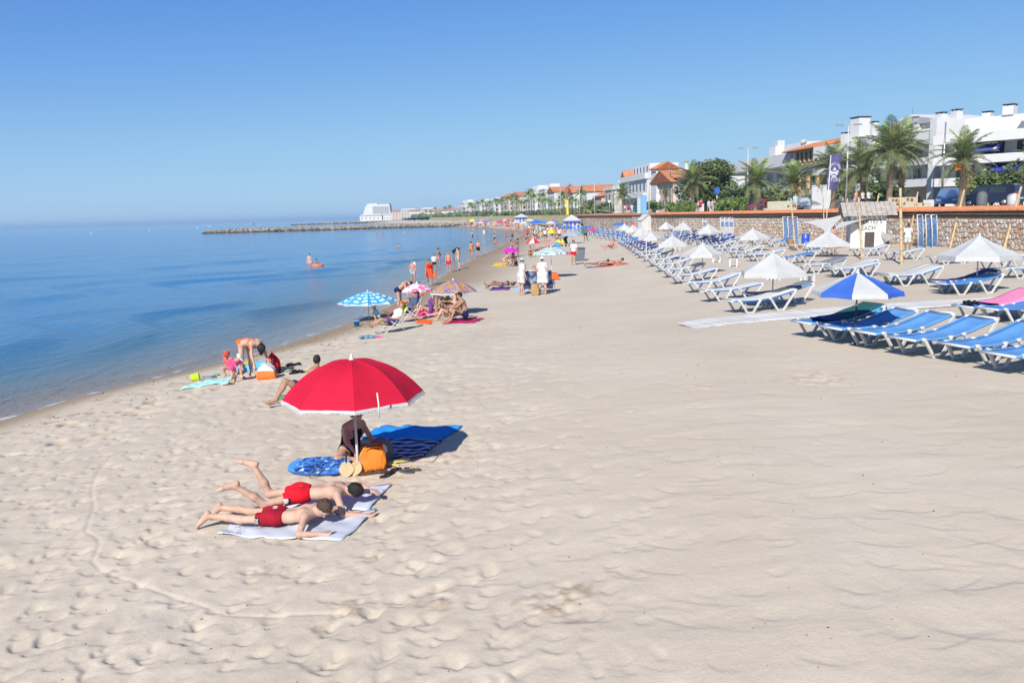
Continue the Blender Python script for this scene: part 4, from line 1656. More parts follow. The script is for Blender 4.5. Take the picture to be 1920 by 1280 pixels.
		q = math_('MULTIPLY', math_('MULTIPLY', q, a1), a2)
		col = mixc(q, (0.58, 0.61, 0.69), (0.24, 0.29, 0.43))
	l.new(col, p.inputs['Base Color'])
	nb = n.new('ShaderNodeTexNoise')
	nb.inputs['Scale'].default_value = 60
	l.new(tc.outputs['Object'], nb.inputs['Vector'])
	b = n.new('ShaderNodeBump')
	b.inputs['Strength'].default_value = 0.25
	b.inputs['Distance'].default_value = 0.01
	l.new(nb.outputs['Fac'], b.inputs['Height'])
	l.new(b.outputs[0], p.inputs['Normal'])
	if kind not in ('bodyboard',):
		tr = n.new('ShaderNodeBsdfTranslucent')
		l.new(col, tr.inputs['Color'])
		ms = n.new('ShaderNodeMixShader')
		ms.inputs[0].default_value = 0.15
		l.new(p.outputs[0], ms.inputs[1])
		l.new(tr.outputs[0], ms.inputs[2])
		l.new(ms.outputs[0], n['Material Output'].inputs['Surface'])
	return m
# ------------------------------------------------------------------ sun loungers
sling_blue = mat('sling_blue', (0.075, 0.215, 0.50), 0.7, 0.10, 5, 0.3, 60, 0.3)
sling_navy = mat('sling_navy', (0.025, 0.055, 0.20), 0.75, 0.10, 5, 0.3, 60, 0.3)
cover_white = mat('lounger_cover_white', (0.52, 0.515, 0.485), 0.9, 0.05, 3, 0.3, 14, 0.2)
cover_grey = mat('lounger_cover_grey', (0.19, 0.20, 0.22), 0.9, 0.08, 3, 0.3, 14, 0.2)
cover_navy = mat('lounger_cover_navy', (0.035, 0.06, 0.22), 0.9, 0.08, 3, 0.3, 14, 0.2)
LW, LL = 0.62, 2.05
def back_z(x, raise_=1.0):
	"""height of the lying surface along the lounger"""
	if x < 1.12:
		return 0.375 - 0.03 * math.sin(math.pi * min(1, x / 1.12))
	t = (x - 1.12) / (LL - 1.12)
	return 0.375 + raise_ * (0.24 * t ** 1.15)
_lm = {}
def lounger_meshes(r=1.0):
	if r in _lm:
		return _lm[r]
	rail, legf, legb, joint = [], [], [], {}
	for sg in (-1, 1):
		y = sg * LW / 2
		pts = [(0.0, y, back_z(0) - .02)] + [(LL * k / 14, y, back_z(LL * k / 14, r)) for k in range(1, 15)]
		rail.append(MB().tube(pts, .027, 6).mesh('side_rail', sling_blue))
		for (kx, L_) in ((.20, .12), (.86, .12), (1.18, .10), (LL - .05, .12)):
			joint.setdefault(sg, []).append(MB().tube([(kx - L_ / 2, y, back_z(max(0, kx - L_ / 2), r)), (kx + L_ / 2, y, back_z(min(LL, kx + L_ / 2), r))], .036, 6).mesh('leg_joint', white_plastic))
		f = MB()
		for (xa, xb) in ((0.20, 0.44), (0.86, 0.62)):
			f.beam((xa, y + sg * .012, back_z(xa) + .005), (xb, y + sg * .02, .012), .055, .035, up=(0, 1, 0))
		f.box((0.53, y + sg * .02, .018), (.25, .036, .034))
		legf.append(f.mesh('leg', white_plastic))
		g = MB()
		g.beam((1.18, y + sg * .012, back_z(1.18, r)), (1.44, y + sg * .02, .012), .05, .035, up=(0, 1, 0))
		g.beam((LL - .03, y + sg * .012, back_z(LL - .03, r)), (1.60, y + sg * .02, .012), .055, .035, up=(0, 1, 0))
		g.box((1.52, y + sg * .02, .018), (.22, .036, .034))
		legb.append(g.mesh('leg', white_plastic))
	sl = MB().grid(lambda u, v: (.02 + u * (LL - .05), (v - .5) * (LW - .03), back_z(.02 + u * (LL - .05), r) + .012 - .03 * math.sin(math.pi * v)), 18, 5, thick=.006)
	cv = MB().grid(lambda u, v: (-.01 + u * (LL + .0), (v - .5) * (LW - .005), back_z(max(0, -.01 + u * LL), r) + .048 - .015 * abs(2 * v - 1) ** 4
								 + .006 * math.sin(u * 37 + v * 9) * math.sin(v * 11)), 22, 6, thick=.03)
	bars = [MB().tube([(0.0, -LW / 2 - .01, back_z(0) - .02), (0.0, LW / 2 + .01, back_z(0) - .02)], .024, 6).mesh('foot_bar', white_plastic),
			MB().tube([(LL, -LW / 2 - .01, back_z(LL, r)), (LL, LW / 2 + .01, back_z(LL, r))], .026, 6).mesh('head_bar', white_plastic)]
	_lm[r] = dict(rail=rail, legf=legf, legb=legb, sling=sl.mesh('sling', sling_blue), cover=cv.mesh('mattress', cover_white), bar=bars, joint=joint)
	return _lm[r]
_slm = {}
def with_mat(me, m):
	k = (me.name, m.name)
	if k not in _slm:
		c = me.copy()
		c.materials.clear()
		c.materials.append(m)
		_slm[k] = c
	return _slm[k]
def lounger(loc, rz, label, sling=sling_blue, cover=None, r=1.0, group='loungers set out in rows on the raked sand', ref=(0.53, -LW / 2)):
	q = Matrix.Rotation(rz, 3, 'Z') @ Vector((ref[0], ref[1], 0))
	e = empty('sun_lounger', Vector(loc) - q * 1.07, rz, label, 'sun lounger', group)
	e.scale = (1.07, 1.07, 1.05)
	m = lounger_meshes(r)
	for i in (0, 1):
		link('side_rail', with_mat(m['rail'][i], sling), e)
		for jm in m['joint'][-1 if i == 0 else 1]:
			link('leg_joint', jm, e)
		link('leg', m['legf'][i], e)
		link('leg', m['legb'][i], e)
	link('foot_bar', m['bar'][0], e)
	link('head_bar', m['bar'][1], e)
	link('sling', with_mat(m['sling'], sling), e)
	if cover:
		link('mattress', with_mat(m['cover'], cover), e)
	return e
def drape(name, lng, x0, x1, m, label, cat='towel', w=.74, hang=.10, seed=0):
	"""a towel lying over a lounger"""
	r_ = random.Random(seed)
	ph = [r_.uniform(0, 6) for _ in range(4)]
	def fn(u, v):
		x = x0 + (x1 - x0) * u
		y = (v - .5) * w
		over = max(0, abs(y) - LW / 2 - .02)
		z = back_z(min(LL, max(0, x)), 1.0) + .062 - (over * 2.5) + .010 * math.sin(u * 9 + ph[0]) * math.sin(v * 7 + ph[1])
		if x > LL:
			z -= (x - LL) * 1.5
		return (x, math.copysign(min(abs(y), LW / 2 + .03), y), z)
	me = MB().grid(fn, 16, 10, thick=.012).mesh(name, m)
	o = link(name, me)
	o.matrix_world = Matrix.Translation(lng.location) @ Matrix.Rotation(lng.rotation_euler.z, 4, 'Z') @ Matrix.Diagonal((1.07, 1.07, 1.05, 1))
	return tag(o, label, cat)
_tm = []
def side_table(loc, rz, label):
	e = empty('side_table', loc, rz, label, 'table', 'small white side tables between the loungers')
	if not _tm:
		top = MB()
		top.box((0, 0, .435), (.44, .44, .025))
		top.box((0, 0, .41), (.40, .40, .025))
		_tm.append(top.mesh('table_top', white_plastic))
		leg = MB()
		leg.box((0, 0, .2), (.075, .05, .40), taper=1.15)
		leg.box((0.02, 0.03, .2), (.03, .06, .40))
		_tm.append(leg.mesh('leg', white_plastic))
	link('table_top', _tm[0], e)
	for sx in (-1, 1):
		for sy in (-1, 1):
			o = link('leg', _tm[1], e, (sx * .175, sy * .175, 0))
			o.scale = (sx, sy, 1)
	return e
def towel(name, P, m, label, z_off=.035, seed=0, n=(26, 16), wav=.014, cat='towel', thick=.012):
	"""cloth laid on the sand between four ground points (photo order: near-left, near-right, far-right, far-left); object origin at its centre, x along"""
	r_ = random.Random(seed)
	P = [Vector(p) for p in P]
	c = sum(P, Vector()) / 4
	ax = ((P[1] + P[2]) - (P[0] + P[3]))
	ang = math.atan2(ax.y, ax.x)
	R = Matrix.Rotation(-ang, 3, 'Z')
	Q = [R @ (p - c) for p in P]
	ph = [r_.uniform(0, 6) for _ in range(8)]
	def fn(u, v):
		a = Q[0].lerp(Q[1], u)
		b = Q[3].lerp(Q[2], u)
		p = a.lerp(b, v)
		e = .012 * math.sin(u * 17 + ph[0]) + .010 * math.sin(v * 13 + ph[1])
		p = p + Vector((e * math.sin(v * 6.3 + ph[2]), .8 * e * math.cos(u * 5 + ph[3]), 0))
		wd = R.transposed() @ p + c
		g = float(sand_z(np.array([wd.x]), np.array([wd.y]))[0])
		gs = float(prof(wd.x, wd.y))
		z = max(g + .010, gs + .4 * (g - gs)) + z_off - .02
		z += wav * (math.sin(u * 11 + ph[4] + 2 * math.sin(v * 3)) * math.sin(v * 9 + ph[5]) + .6 * math.sin(u * 23 + v * 17 + ph[6]))
		p.z = z - c.z
		return p
	o = MB().grid(fn, n[0], n[1], thick=thick).build(name, m, None, c, ang)
	return tag(o, label, cat)
# ------------------------------------------------------------------ lounger rows (photo points are the foot of the near front leg)
ORD = ['first', 'second', 'third', 'fourth', 'fifth', 'sixth', 'seventh', 'eighth', 'ninth', 'tenth', 'eleventh', 'twelfth', 'thirteenth', 'fourteenth', 'fifteenth', 'sixteenth',
	 'seventeenth', 'eighteenth', 'nineteenth', 'twentieth']
rowA = [(1406, 587), (1353, 565), (1318, 548), (1285, 532), (1266, 520), (1250, 509), (1235, 499), (1221, 490), (1210, 483)]
for i, (x, y) in enumerate(rowA):
	p = G(x, y)
	lounger(p, math.radians(15 + rs.uniform(-4, 4)), 'white covered sun lounger, %s from the boardwalk in the row nearest the sea' % ORD[i], cover=cover_white, r=rs.choice([.6, .85, 1.0, 1.15]))
p = G(1440, 578)
lounger(p + Vector((.25, .62, 0)), math.radians(15), 'sun lounger with a dark grey cover beside the white one nearest the boardwalk', cover=cover_grey, r=1.0)
rowA2 = [(1202, 478), (1196, 474), (1190, 470), (1185, 466.5), (1180, 463.5), (1175.5, 461), (1171.5, 458.5), (1167, 456)]
for i, (x, y) in enumerate(rowA2):
	p = G(x, y)
	dark = i < 5
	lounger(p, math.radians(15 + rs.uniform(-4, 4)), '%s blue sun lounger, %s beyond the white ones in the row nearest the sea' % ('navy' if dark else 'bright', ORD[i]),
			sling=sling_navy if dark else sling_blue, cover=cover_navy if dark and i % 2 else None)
mid = [(1389, 484, cover_white, 'white covered sun lounger with a raised back, above the two little tables'), (1424, 490, cover_white, 'white covered sun lounger just left of the white parasol nearest the boardwalk'),
	 (1480, 495, None, 'bright blue sun lounger directly right of the white parasol nearest the boardwalk'), (1362, 477, cover_white, 'white covered sun lounger behind the second white parasol'),
	 (1341, 471, cover_white, 'white sun lounger half hidden behind the second white parasol'), (1422, 459, None, 'bright blue sun lounger in front of the stone wall, right of a white parasol'),
	 (1455, 463, None, 'blue sun lounger beside the bamboo pole and the log'), (1396, 456, None, 'blue sun lounger under the fourth white parasol by the wall'),
	 (1530, 513, cover_white, 'white covered sun lounger left of the small table near the blue and white parasol'), (1590, 521, cover_white, 'white covered sun lounger right behind the blue and white parasol'),
	 (1697, 536, cover_white, 'white covered double-looking sun lounger right of the blue and white parasol'), (1802, 553, None, 'bright blue sun lounger under the parasol at the right edge'),
	 (1622, 481, cover_white, 'white covered sun lounger behind the bamboo pole by the beach bar'), (1684, 488, cover_white, 'white covered sun lounger at the thick bamboo pole'),
	 (1773, 496, cover_white, 'white covered sun lounger below the upright stacked loungers'), (1874, 506, cover_white, 'white covered sun lounger under the big parasol at the right edge'),
	 (1531, 477, None, 'blue sun lounger under the parasol in front of the beach bar'), (1500, 470, cover_white, 'white sun lounger left of the beach bar parasol'),
	 (1912, 522, cover_white, 'white covered sun lounger cut by the right edge of the picture')]
Lm = {}
for (x, y, cv_, lab) in mid:
	Lm[x] = lounger(G(x, y), math.radians(15 + rs.uniform(-3, 3)), lab, cover=cv_, r=rs.choice([.6, .85, 1.0, 1.15]))
lounger(G(1802, 553) + Vector((.35, .75, 0)), math.radians(15), 'navy blue sun lounger beside the bright blue one at the right', sling=sling_navy, cover=cover_navy)
lounger(G(1590, 521) + Vector((.2, .7, 0)), math.radians(15), 'white sun lounger paired behind the one at the blue and white parasol', cover=cover_white)
lounger(G(1697, 536) + Vector((.25, .72, 0)), math.radians(15), 'white sun lounger close beside the one right of the blue and white parasol', cover=cover_white)
drape('towel', Lm[1530], 1.15, 2.0, cover_grey, 'dark grey towel over the backrest of a white lounger', seed=3)
# the shaded navy block between the parasols by the wall
k = 0
for r_ in range(3):
	for c_ in range(7):
		x = 1352 - c_ * (17 - 1.4 * r_) - r_ * 4
		y = 466 - c_ * (2.5) - r_ * 6.5
		k += 1
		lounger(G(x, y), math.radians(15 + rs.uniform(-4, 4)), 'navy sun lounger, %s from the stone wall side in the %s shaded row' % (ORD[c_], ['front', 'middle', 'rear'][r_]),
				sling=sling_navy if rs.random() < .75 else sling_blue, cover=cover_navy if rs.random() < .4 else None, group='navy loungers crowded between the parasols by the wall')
# near row on the right
rowD = [(1557, 634), (1615, 646), (1680, 656), (1756, 670), (1857, 684)]
near = []
for i, (x, y) in enumerate(rowD):
	near.append(lounger(G(x, y), math.radians(21), 'bright blue sun lounger, %s from the left in the nearest row' % ORD[i], sling=mat('sling_bright', (0.105, 0.275, 0.56), 0.65, 0.12, 3, 0.3, 60, 0.3)))
near.append(lounger(G(1878, 692), math.radians(21), 'bright blue sun lounger cut off at the lower right edge', sling=_mats['sling_bright'], ref=(0.53, LW / 2)))
pinkl = lounger(G(1857, 602), math.radians(16), 'blue sun lounger with a pink towel beside the boardwalk', r=.6)
pinkl2 = lounger(G(1905, 607), math.radians(16), 'second blue sun lounger by the pink towel at the right edge', r=.6)
drape('towel', pinkl, .75, 2.05, cloth('pink', (0.75, 0.22, 0.38)), 'bright pink towel draped over a blue lounger at right', w=.8, seed=5)
b = MB()
for _ in range(26):
	b.ell((rs.uniform(-.16, .16), rs.uniform(-.12, .12), rs.uniform(.03, .09)), (.05, .05, .04), 6, 4)
q = Matrix.Rotation(math.radians(16), 3, 'Z') @ Vector((.25, 0, 0))
tag(b.build('crumpled_garment', cloth('black', (0.012, 0.012, 0.014)), None, pinkl.location + q + Vector((0, 0, .39))), 'crumpled black garment on the foot of the pink-towel lounger', 'garment')
drape('towel', near[0], .95, 2.08, cloth('teal', (0.02, 0.085, 0.09)), 'dark teal towel over the back of the leftmost near lounger', seed=1)
drape('towel', near[0], .5, .93, cloth('navyblue', (0.02, 0.045, 0.2)), 'navy towel across the seat of the leftmost near lounger', seed=2)
for (x, y, lab) in [(1513, 536, 'small white plastic table in open sand right of the front parasol'), (1375, 500, 'small white plastic table alone between two lounger rows'),
					(1343, 492, 'small white plastic table behind the second parasol rim'), (1450, 526, 'small white plastic table under the front white parasol'),
					(1581, 553, 'small white plastic table under the blue and white parasol'), (1640, 622, 'small white plastic table beside the leftmost near lounger'),
					(1271, 471, 'small white plastic table behind the third parasol')]:
	t_ = side_table(G(x, y), math.radians(rs.uniform(-20, 20)), lab)
	if x == 1640:
		tp_ = Vector(t_.location)
b = MB()
for k in range(5):
	b.ell((rs.uniform(-.12, .12), rs.uniform(-.07, .07), .05), (rs.uniform(.06, .12), .07, .045), 8, 5)
tag(b.build('beach_bag', cloth('cyanbag', (0.05, 0.32, 0.5)), None, tp_ + Vector((0, 0, .448))), 'crumpled turquoise bag on the table beside the near loungers', 'bag')
# parasols of the lounger field: photo apex, rim height, width, foot
def field_parasol(ax, ay, ry, w, bx, by, label, cols=None, pole=None, n=8, p=.92, val=.17, finial=white_plastic, ribs=True, valm=None, pr=.02):
	g = G(bx, by)
	R = w / 2 / FPX * math.hypot(g.x, g.y) * 1.0
	R = w / 2 / FPX * (g.y * _ct + (CAMZ - g.z - 1) * _st)
	ap = atY(ax, ay, g.y).z - g.z
	rm = atY(ax, ry, g.y).z - g.z
	parasol(g, R, rm, ap, cols or [white_cloth], label, n, p, val, valm, pole or steel, pr, finial, rz=rs.uniform(0, 1), group='white parasols of the lounger field' if not cols else None,
			ribs=ribs, scallop=.02)
field_parasol(1448.5, 473, 508, 125, 1448, 577, 'white parasol nearest the boardwalk, above a white and a grey lounger', n=6)
field_parasol(1315, 455, 476, 78, 1317, 512, 'second white parasol, beyond the one nearest the boardwalk', n=6)
field_parasol(1260, 441, 458, 59, 1261, 487, 'third white parasol going away from the boardwalk', n=6)
field_parasol(1219, 433, 447, 47, 1220, 470, 'fourth white parasol along the seaward row', n=6)
field_parasol(1203, 426, 440, 40, 1204, 460, 'fifth white parasol along the seaward row', n=6, ribs=False)
field_parasol(1186, 421.5, 433, 34, 1187, 450, 'sixth white parasol along the seaward row', n=6, ribs=False)
field_parasol(1170, 419, 430, 30, 1171, 445, 'farthest white parasol along the seaward row', n=6, ribs=False)
field_parasol(1248, 416, 427, 34, 1249, 446, 'leftmost of the small white parasols by the stone wall', n=6, ribs=False)
field_parasol(1280, 416, 429, 39, 1281, 449, 'second small white parasol by the stone wall', n=6, ribs=False)
field_parasol(1327, 420, 435, 50, 1328, 458, 'white parasol by the wall left of the striped upright loungers', n=6)
field_parasol(1411, 428, 445, 64, 1411, 470, 'white parasol by the wall right of the striped upright loungers', n=6)
field_parasol(1554, 431, 457, 88, 1551, 481, 'white parasol in front of the beach bar', n=6, p=.85)
field_parasol(1839, 440, 478, 138, 1830, 546, 'large white parasol at the right edge with a pointed top', n=6, p=.85)
blue_c = fabric('royal', (0.05, 0.14, 0.52))
field_parasol(1610, 511, 545, 158, 1603, 645, 'blue and white panelled parasol on a dark pole over the near blue loungers', [blue_c, white_cloth], mat('dark_pole', (0.05, 0.05, 0.055), 0.4), 8, 1.15, .10)
# closed parasol pole standing alone at the row's end
g = G(1212, 503)
e = empty('parasol_stand', g, 0, 'bare white parasol pole standing in the sand at the end of the front row', 'pole')
MB().tube([(0, 0, -.1), (0, 0, 2.0)], .022, 8).build('pole', white_metal, e)
MB().lathe([(.035, 0), (.04, .06), (.03, .14), (.024, .2)], (0, 0, 1.86), 8).build('pole_cap', white_plastic, e)
MB().box((0.06, 0, .75), (.12, .02, .02)).build('grip', white_plastic, e)
g = G(1178, 462)
e = empty('parasol_stand', g, 0, 'white pole beside the reclining sunbather, open parasol missing', 'pole')
MB().tube([(0, 0, -.1), (0, 0, 1.9)], .03, 8).build('pole', white_metal, e)
MB().lathe([(.035, 0), (.05, .06), (.03, .14)], (0, 0, 1.8), 8).build('pole_cap', white_plastic, e)
# loungers stacked upright against the wall
stack_m = pattern_mat('lounger_stripe', 'vstripe')
def upright(x, y0, y1, n, step, label, sl, Y=None):
	for i in range(n):
		g = G(x + i * step, y0)
		e = empty('upright_lounger', g + Vector((0, i * .0, 0)), 0, label % ORD[i], 'sun lounger', 'loungers stood on end against the wall')
		h = atY(x + i * step, y1, g.y).z - g.z
		t = walltan(g.y)
		b = MB()
		sg = 1
		for s_ in (-.27, .27):
			b.tube([(s_, 0, 0), (s_, .05, h * .5), (s_, .18, h)], .034, 6)
		b.tube([(-.27, .18, h), (.27, .18, h)], .034, 6)
		b.tube([(-.27, 0, 0.03), (.27, 0, 0.03)], .034, 6)
		e.rotation_euler = (0, 0, math.radians(28))
		b.build('frame', white_plastic, e)
		for za in (.2, .68):
			v = MB()
			v.beam((.28, .05, h * za), (.28, .52, h * (za + .11)), .05, .04)
			v.beam((.28, .52, h * (za + .11)), (.28, .1, h * (za + .24)), .05, .04)
			v.build('leg', white_plastic, e)
		for k in range(13):
			z = h * (.05 + .9 * k / 12.6)
			o = .18 * (z / h) ** 1.6
			MB().box((0, o - .02 + .012 * (k % 2), z), (.47, .012, h * .9 / 12.6 - .045)).build('slat', sl, e)
upright(1726, 464, 403, 3, 15.5, '%s blue slatted lounger stood upright, by the man in white', sling_blue)
upright(1474, 458, 407, 3, 9.0, '%s blue slatted lounger stood upright left of the beach bar', sling_blue)
upright(1356, 449, 408, 3, 8.0, '%s striped lounger stood on end by the wall, in mid row', stack_m)
upright(1322, 442, 411, 1, 8.0, '%s striped lounger on end, farther along the wall', stack_m)
# ------------------------------------------------------------------ boardwalk of white planks
a, c = G(1292, 613), G(1960, 559)
d = (c - a).normalized()
nrm = Vector((-d.y, d.x, 0))
L = (c - a).length
e = empty('boardwalk', (a.x, a.y, 0), 0, 'white slatted roll-out boardwalk crossing the sand between the lounger blocks', 'boardwalk')
plank_m = [mat('plank_white_%d' % i, (0.60 + .05 * i, 0.59 + .05 * i, 0.57 + .05 * i), 0.8, 0.10, 6, dirt=(0.48, 0.43, 0.37)) for i in range(3)]
pm = [MB().box((0, 0, 0), (.105, 1.25, .022)).mesh('plank', m) for m in plank_m]
npl = int(L / .122)
for i in range(npl):
	q = a + d * (i * .122)
	o = link('plank', pm[rs.randrange(3)], e, (q.x - a.x, q.y - a.y, float(prof(q.x, q.y)) + .035 + rs.uniform(0, .006)), math.atan2(d.y, d.x) + rs.uniform(-.012, .012))
b = MB()
for s_ in (-.45, .45):
	pts = []
	for i in range(0, npl, 10):
		q = a + d * (i * .122) + nrm * s_
		pts.append((q.x - a.x, q.y - a.y, float(prof(q.x, q.y)) + .008))
	b.tube(pts, .016, 5)
b.build('cord', mat('grey_cord', (.3, .3, .3), .8), e)
# ------------------------------------------------------------------ poses (x right, y forward, z up)
def facing(dx, dy):
	"""rotation that turns a figure's front (+y) to a ground direction"""
	return math.atan2(-dx, dy)
def P_stand(v=0, **k):
	r_ = random.Random(v)
	a = r_.uniform(.0, .12)
	return skeleton(legs=(((-.07, a, -1), (-.0, -.05, -1), (-.2, 1, 0)), ((.07, -a, -1), (0, -.1, -1), (.2, 1, 0))),
					arms=(((-.25, .0, -1), (-.05, r_.uniform(.1, .5), -1), (0, .3, -1)), ((.25, 0, -1), (.05, r_.uniform(.1, .6), -1), (0, .3, -1))), **k)
def P_walk(v=0, **k):
	r_ = random.Random(v)
	a = r_.uniform(.22, .36)
	if v % 2:
		return skeleton(spine=(0, .05, 1), legs=(((-.05, a, -1), (0, -.05, -1), (0, 1, .1)), ((.05, -a * .7, -1), (0, -.45, -1), (0, 1, -.35))),
						arms=(((-.2, -.3, -1), (-.05, .1, -1), (0, .2, -1)), ((.2, .3, -1), (.05, .7, -1), (0, .6, -1))), **k)
	return skeleton(spine=(0, .05, 1), legs=(((-.05, -a * .7, -1), (0, -.45, -1), (0, 1, -.35)), ((.05, a, -1), (0, -.05, -1), (0, 1, .1))),
					arms=(((-.2, .3, -1), (-.05, .7, -1), (0, .6, -1)), ((.2, -.3, -1), (.05, .1, -1), (0, .2, -1))), **k)
def P_bend(lean=1.2, reach=(0, .45, -1), **k):
	return skeleton(spine=(0, lean, .35), legs=(((-.1, .05, -1), (0, -.12, -1), (-.1, 1, 0)), ((.1, .12, -1), (0, -.15, -1), (.1, 1, 0))),
					arms=((reach, reach, reach), ((.1, .2, -1), (.05, .35, -1), (0, .4, -1))), head=(0, 1, -.5), **k)
def P_sit(**k):
	"""on the ground, knees drawn up, arms round them"""
	k.setdefault('spine', (0, .12, 1))
	return skeleton(legs=(((-.22, 1, .62), (-.05, .42, -1), (-.15, 1, -.25)), ((.22, 1, .62), (.05, .42, -1), (.15, 1, -.25))),
					arms=(((-.3, .75, -.55), (.25, 1, -.05), (.5, .9, 0)), ((.3, .75, -.55), (-.25, 1, -.05), (-.5, .9, 0))), upper=(0, .35, 1), **k)
def P_sitlean(**k):
	"""on the ground, leaning back on the hands, one knee up"""
	return skeleton(spine=(0, -.35, 1), legs=(((-.15, 1, .5), (-.05, .5, -.8), (-.1, 1, -.2)), ((.15, 1, .05), (.05, 1, -.12), (.1, .5, 1))),
					arms=(((-.35, -.55, -.9), (-.1, -.4, -1), (-.2, -.3, -.6)), ((.35, -.55, -.9), (.1, -.4, -1), (.2, -.3, -.6))), **k)
def P_recline(**k):
	"""in a low chair, legs stretched out"""
	return skeleton(spine=(0, -.75, 1), legs=(((-.1, 1, .28), (0, 1, -.55), (-.1, .55, .8)), ((.1, 1, .22), (0, 1, -.45), (.1, .55, .8))),
					arms=(((-.3, .3, -.9), (.05, 1, .1), (.2, 1, 0)), ((.3, .3, -.9), (-.05, 1, .1), (-.2, 1, 0))), head=(0, -.3, 1), **k)
def P_squat(**k):
	return skeleton(spine=(0, .45, 1), legs=(((-.3, 1, .15), (-.05, -.55, -1), (-.2, 1, 0)), ((.3, 1, .15), (.05, -.55, -1), (.2, 1, 0))),
					arms=(((-.1, .7, -.75), (.1, .6, -.8), (0, .6, -.8)), ((.1, .7, -.75), (-.1, .6, -.8), (0, .6, -.8))), **k)
def P_supine(**k):
	return skeleton(spine=(0, 1, .06), front=(0, 0, 1), legs=(((-.12, -1, .02), (0, -1, -.03), (-.2, -.25, 1)), ((.12, -1, .4), (0, -.75, -.65), (.1, -1, -.2))),
					arms=(((-.5, -.6, -.12), (-.1, -1, -.05), (0, -1, 0)), ((.6, .5, 0), (-.5, .7, .1), (-.5, .5, 0))), **k)
def P_prone(**k):
	return skeleton(spine=(0, 1, .08), front=(0, 0, -1), upper=(0, 1, .25), head=(0, .9, .45), legs=(((-.1, -1, -.02), (0, -1, .05), (0, -.5, -.8)), ((.1, -1, -.02), (0, -1, .08), (0, -.5, -.8))),
					arms=(((-.6, .55, -.5), (.35, .9, -.05), (.2, 1, 0)), ((.6, .55, -.5), (-.35, .9, -.05), (-.2, 1, 0))), **k)
def place(D, px, py, face_, label, sink=.0, group=None, z=None):
	g = GS(px, py)
	if z is not None:
		g = at(px, py, z)
	return put_person(D, g, facing(*face_), label, sink, group)
red_m, crim_m = cloth('red', (0.62, 0.008, 0.02)), cloth('crimson', (0.30, 0.007, 0.022))
black_m, navy_m, grey_m = cloth('black', (0.012, 0.012, 0.014)), cloth('navy', (0.012, 0.02, 0.075)), cloth('greyblue', (0.36, 0.42, 0.48))
orange_m, white_m, pink_m = cloth('orange', (0.75, 0.13, 0.02)), cloth('white', (0.55, 0.55, 0.54)), cloth('hotpink', (0.78, 0.07, 0.26))
purple_m, lblue_m, yellow_m = cloth('purple', (0.13, 0.05, 0.22)), cloth('lightblue', (0.30, 0.52, 0.75)), cloth('yellow', (0.75, 0.5, 0.03))
green_m, lime_m, teal_m = cloth('green', (0.04, 0.28, 0.13)), cloth('lime', (0.50, 0.62, 0.03)), cloth('mint', (0.36, 0.70, 0.66))
# ------------------------------------------------------------------ the red parasol group
redc = mat('canvas_red', (0.56, 0.011, 0.042), 0.8, 0.10, 2.5, 0.5, 7, 0.2, trans=0.16)
g = GS(672, 888)
par = parasol((g.x, g.y, g.z), .98, 1.17, 1.68, [redc], 'large red beach parasol with white fringed edge on a white pole', 8, 2.4, .045, mat('white_fringe', (0.56, 0.55, 0.54), 0.9, trans=.2),
			 white_metal, .019, white_plastic, .022, True, math.atan2(-g.y, -g.x), scallop=.012)
q0, q1 = atY(707, 736, g.y - .97) - g, atY(711, 783, g.y - 1.0) - g
MB().tube([q0, q0.lerp(q1, .5) + Vector((.008, 0, 0)), q1], .011, 6).build('hanging_strap', white_plastic, par)
ptow = pattern_mat('towel_print', 'print')
towel('towel', [G(405, 1003), G(640, 1014), G(706, 957), G(462, 968)], ptow, 'pale lavender towel with a faint print, nearest the camera', seed=4)
towel('towel', [G(484, 951), G(690, 957), G(733, 911), G(520, 916)], mat('towel_plain', (0.56, 0.60, 0.70), .95, .06, 8, .5, 60, .1), 'pale lavender towel behind, under the man with raised feet', seed=9)
J = skeleton(spine=(0, 1, .05), front=(0, 0, -1), upper=(0, 1, .20), head=(.25, .9, .38), face=(.3, .5, -.85), H=1.66, girth=.72,
			 legs=(((-.16, -1, -.04), (.02, -1, .10), (-.1, -.6, -.9)), ((.07, -1, -.04), (.05, -1, .10), (.1, -.6, -.9))),
			 arms=(((-.75, .75, -.42), (.1, 1, -.12), (.2, 1, 0)), ((.98, .12, -.42), (-.32, 1, -.06), (-.1, 1, 0))))
J['palm0'] = np.array([1., 0, 0])
J['palm1'] = np.array([-1., 0, 0])
D = person(J, .0105, 'fair', [('shorts', crim_m, .62, 'swim_shorts')], ('short', 'brown'))
print_on(D, 0, J['hip1'] * .52 + J['kne1'] * .48, (.05, .028), white_m, 2)
print_on(D, 0, J['hip1'] * .62 + J['kne1'] * .38, (.04, .04), black_m, 3)
print_on(D, 0, J['pel'] + np.array([-.02, -.02, .08]), (.03, .03), white_m, 4, 2)
g = GS(520, 985)
nearman = put_person(D, (g.x, g.y, g.z + .035), math.radians(-99), 'person in crimson swim shorts lying face down, propped on elbows, on the nearest towel', .01)
J = skeleton(spine=(0, 1, .02), front=(0, 0, -1), upper=(0, 1, .02), head=(.35, 1, -.02), face=(-.35, .35, -1), H=1.73, girth=.76,
			 legs=(((-.18, -1, -.1), (-.05, -.42, .95), (-.1, -1, .12)), ((.24, -1, -.12), (.1, -.85, .72), (.1, -.85, -.3))),
			 arms=(((-.55, .8, -.2), (.75, .6, -.06), (.6, .7, 0)), ((.55, .28, -.55), (.18, 1, -.04), (.1, 1, 0))))
J['palm0'] = np.array([1., 0, 0])
J['palm1'] = np.array([-1., 0, 0])
D = person(J, .0105, 'fair', [('shorts', red_m, .58, 'swim_shorts')], ('short', 'black'))
print_on(D, 0, J['hip1'] * .58 + J['kne1'] * .42, (.075, .034), navy_m, 0)
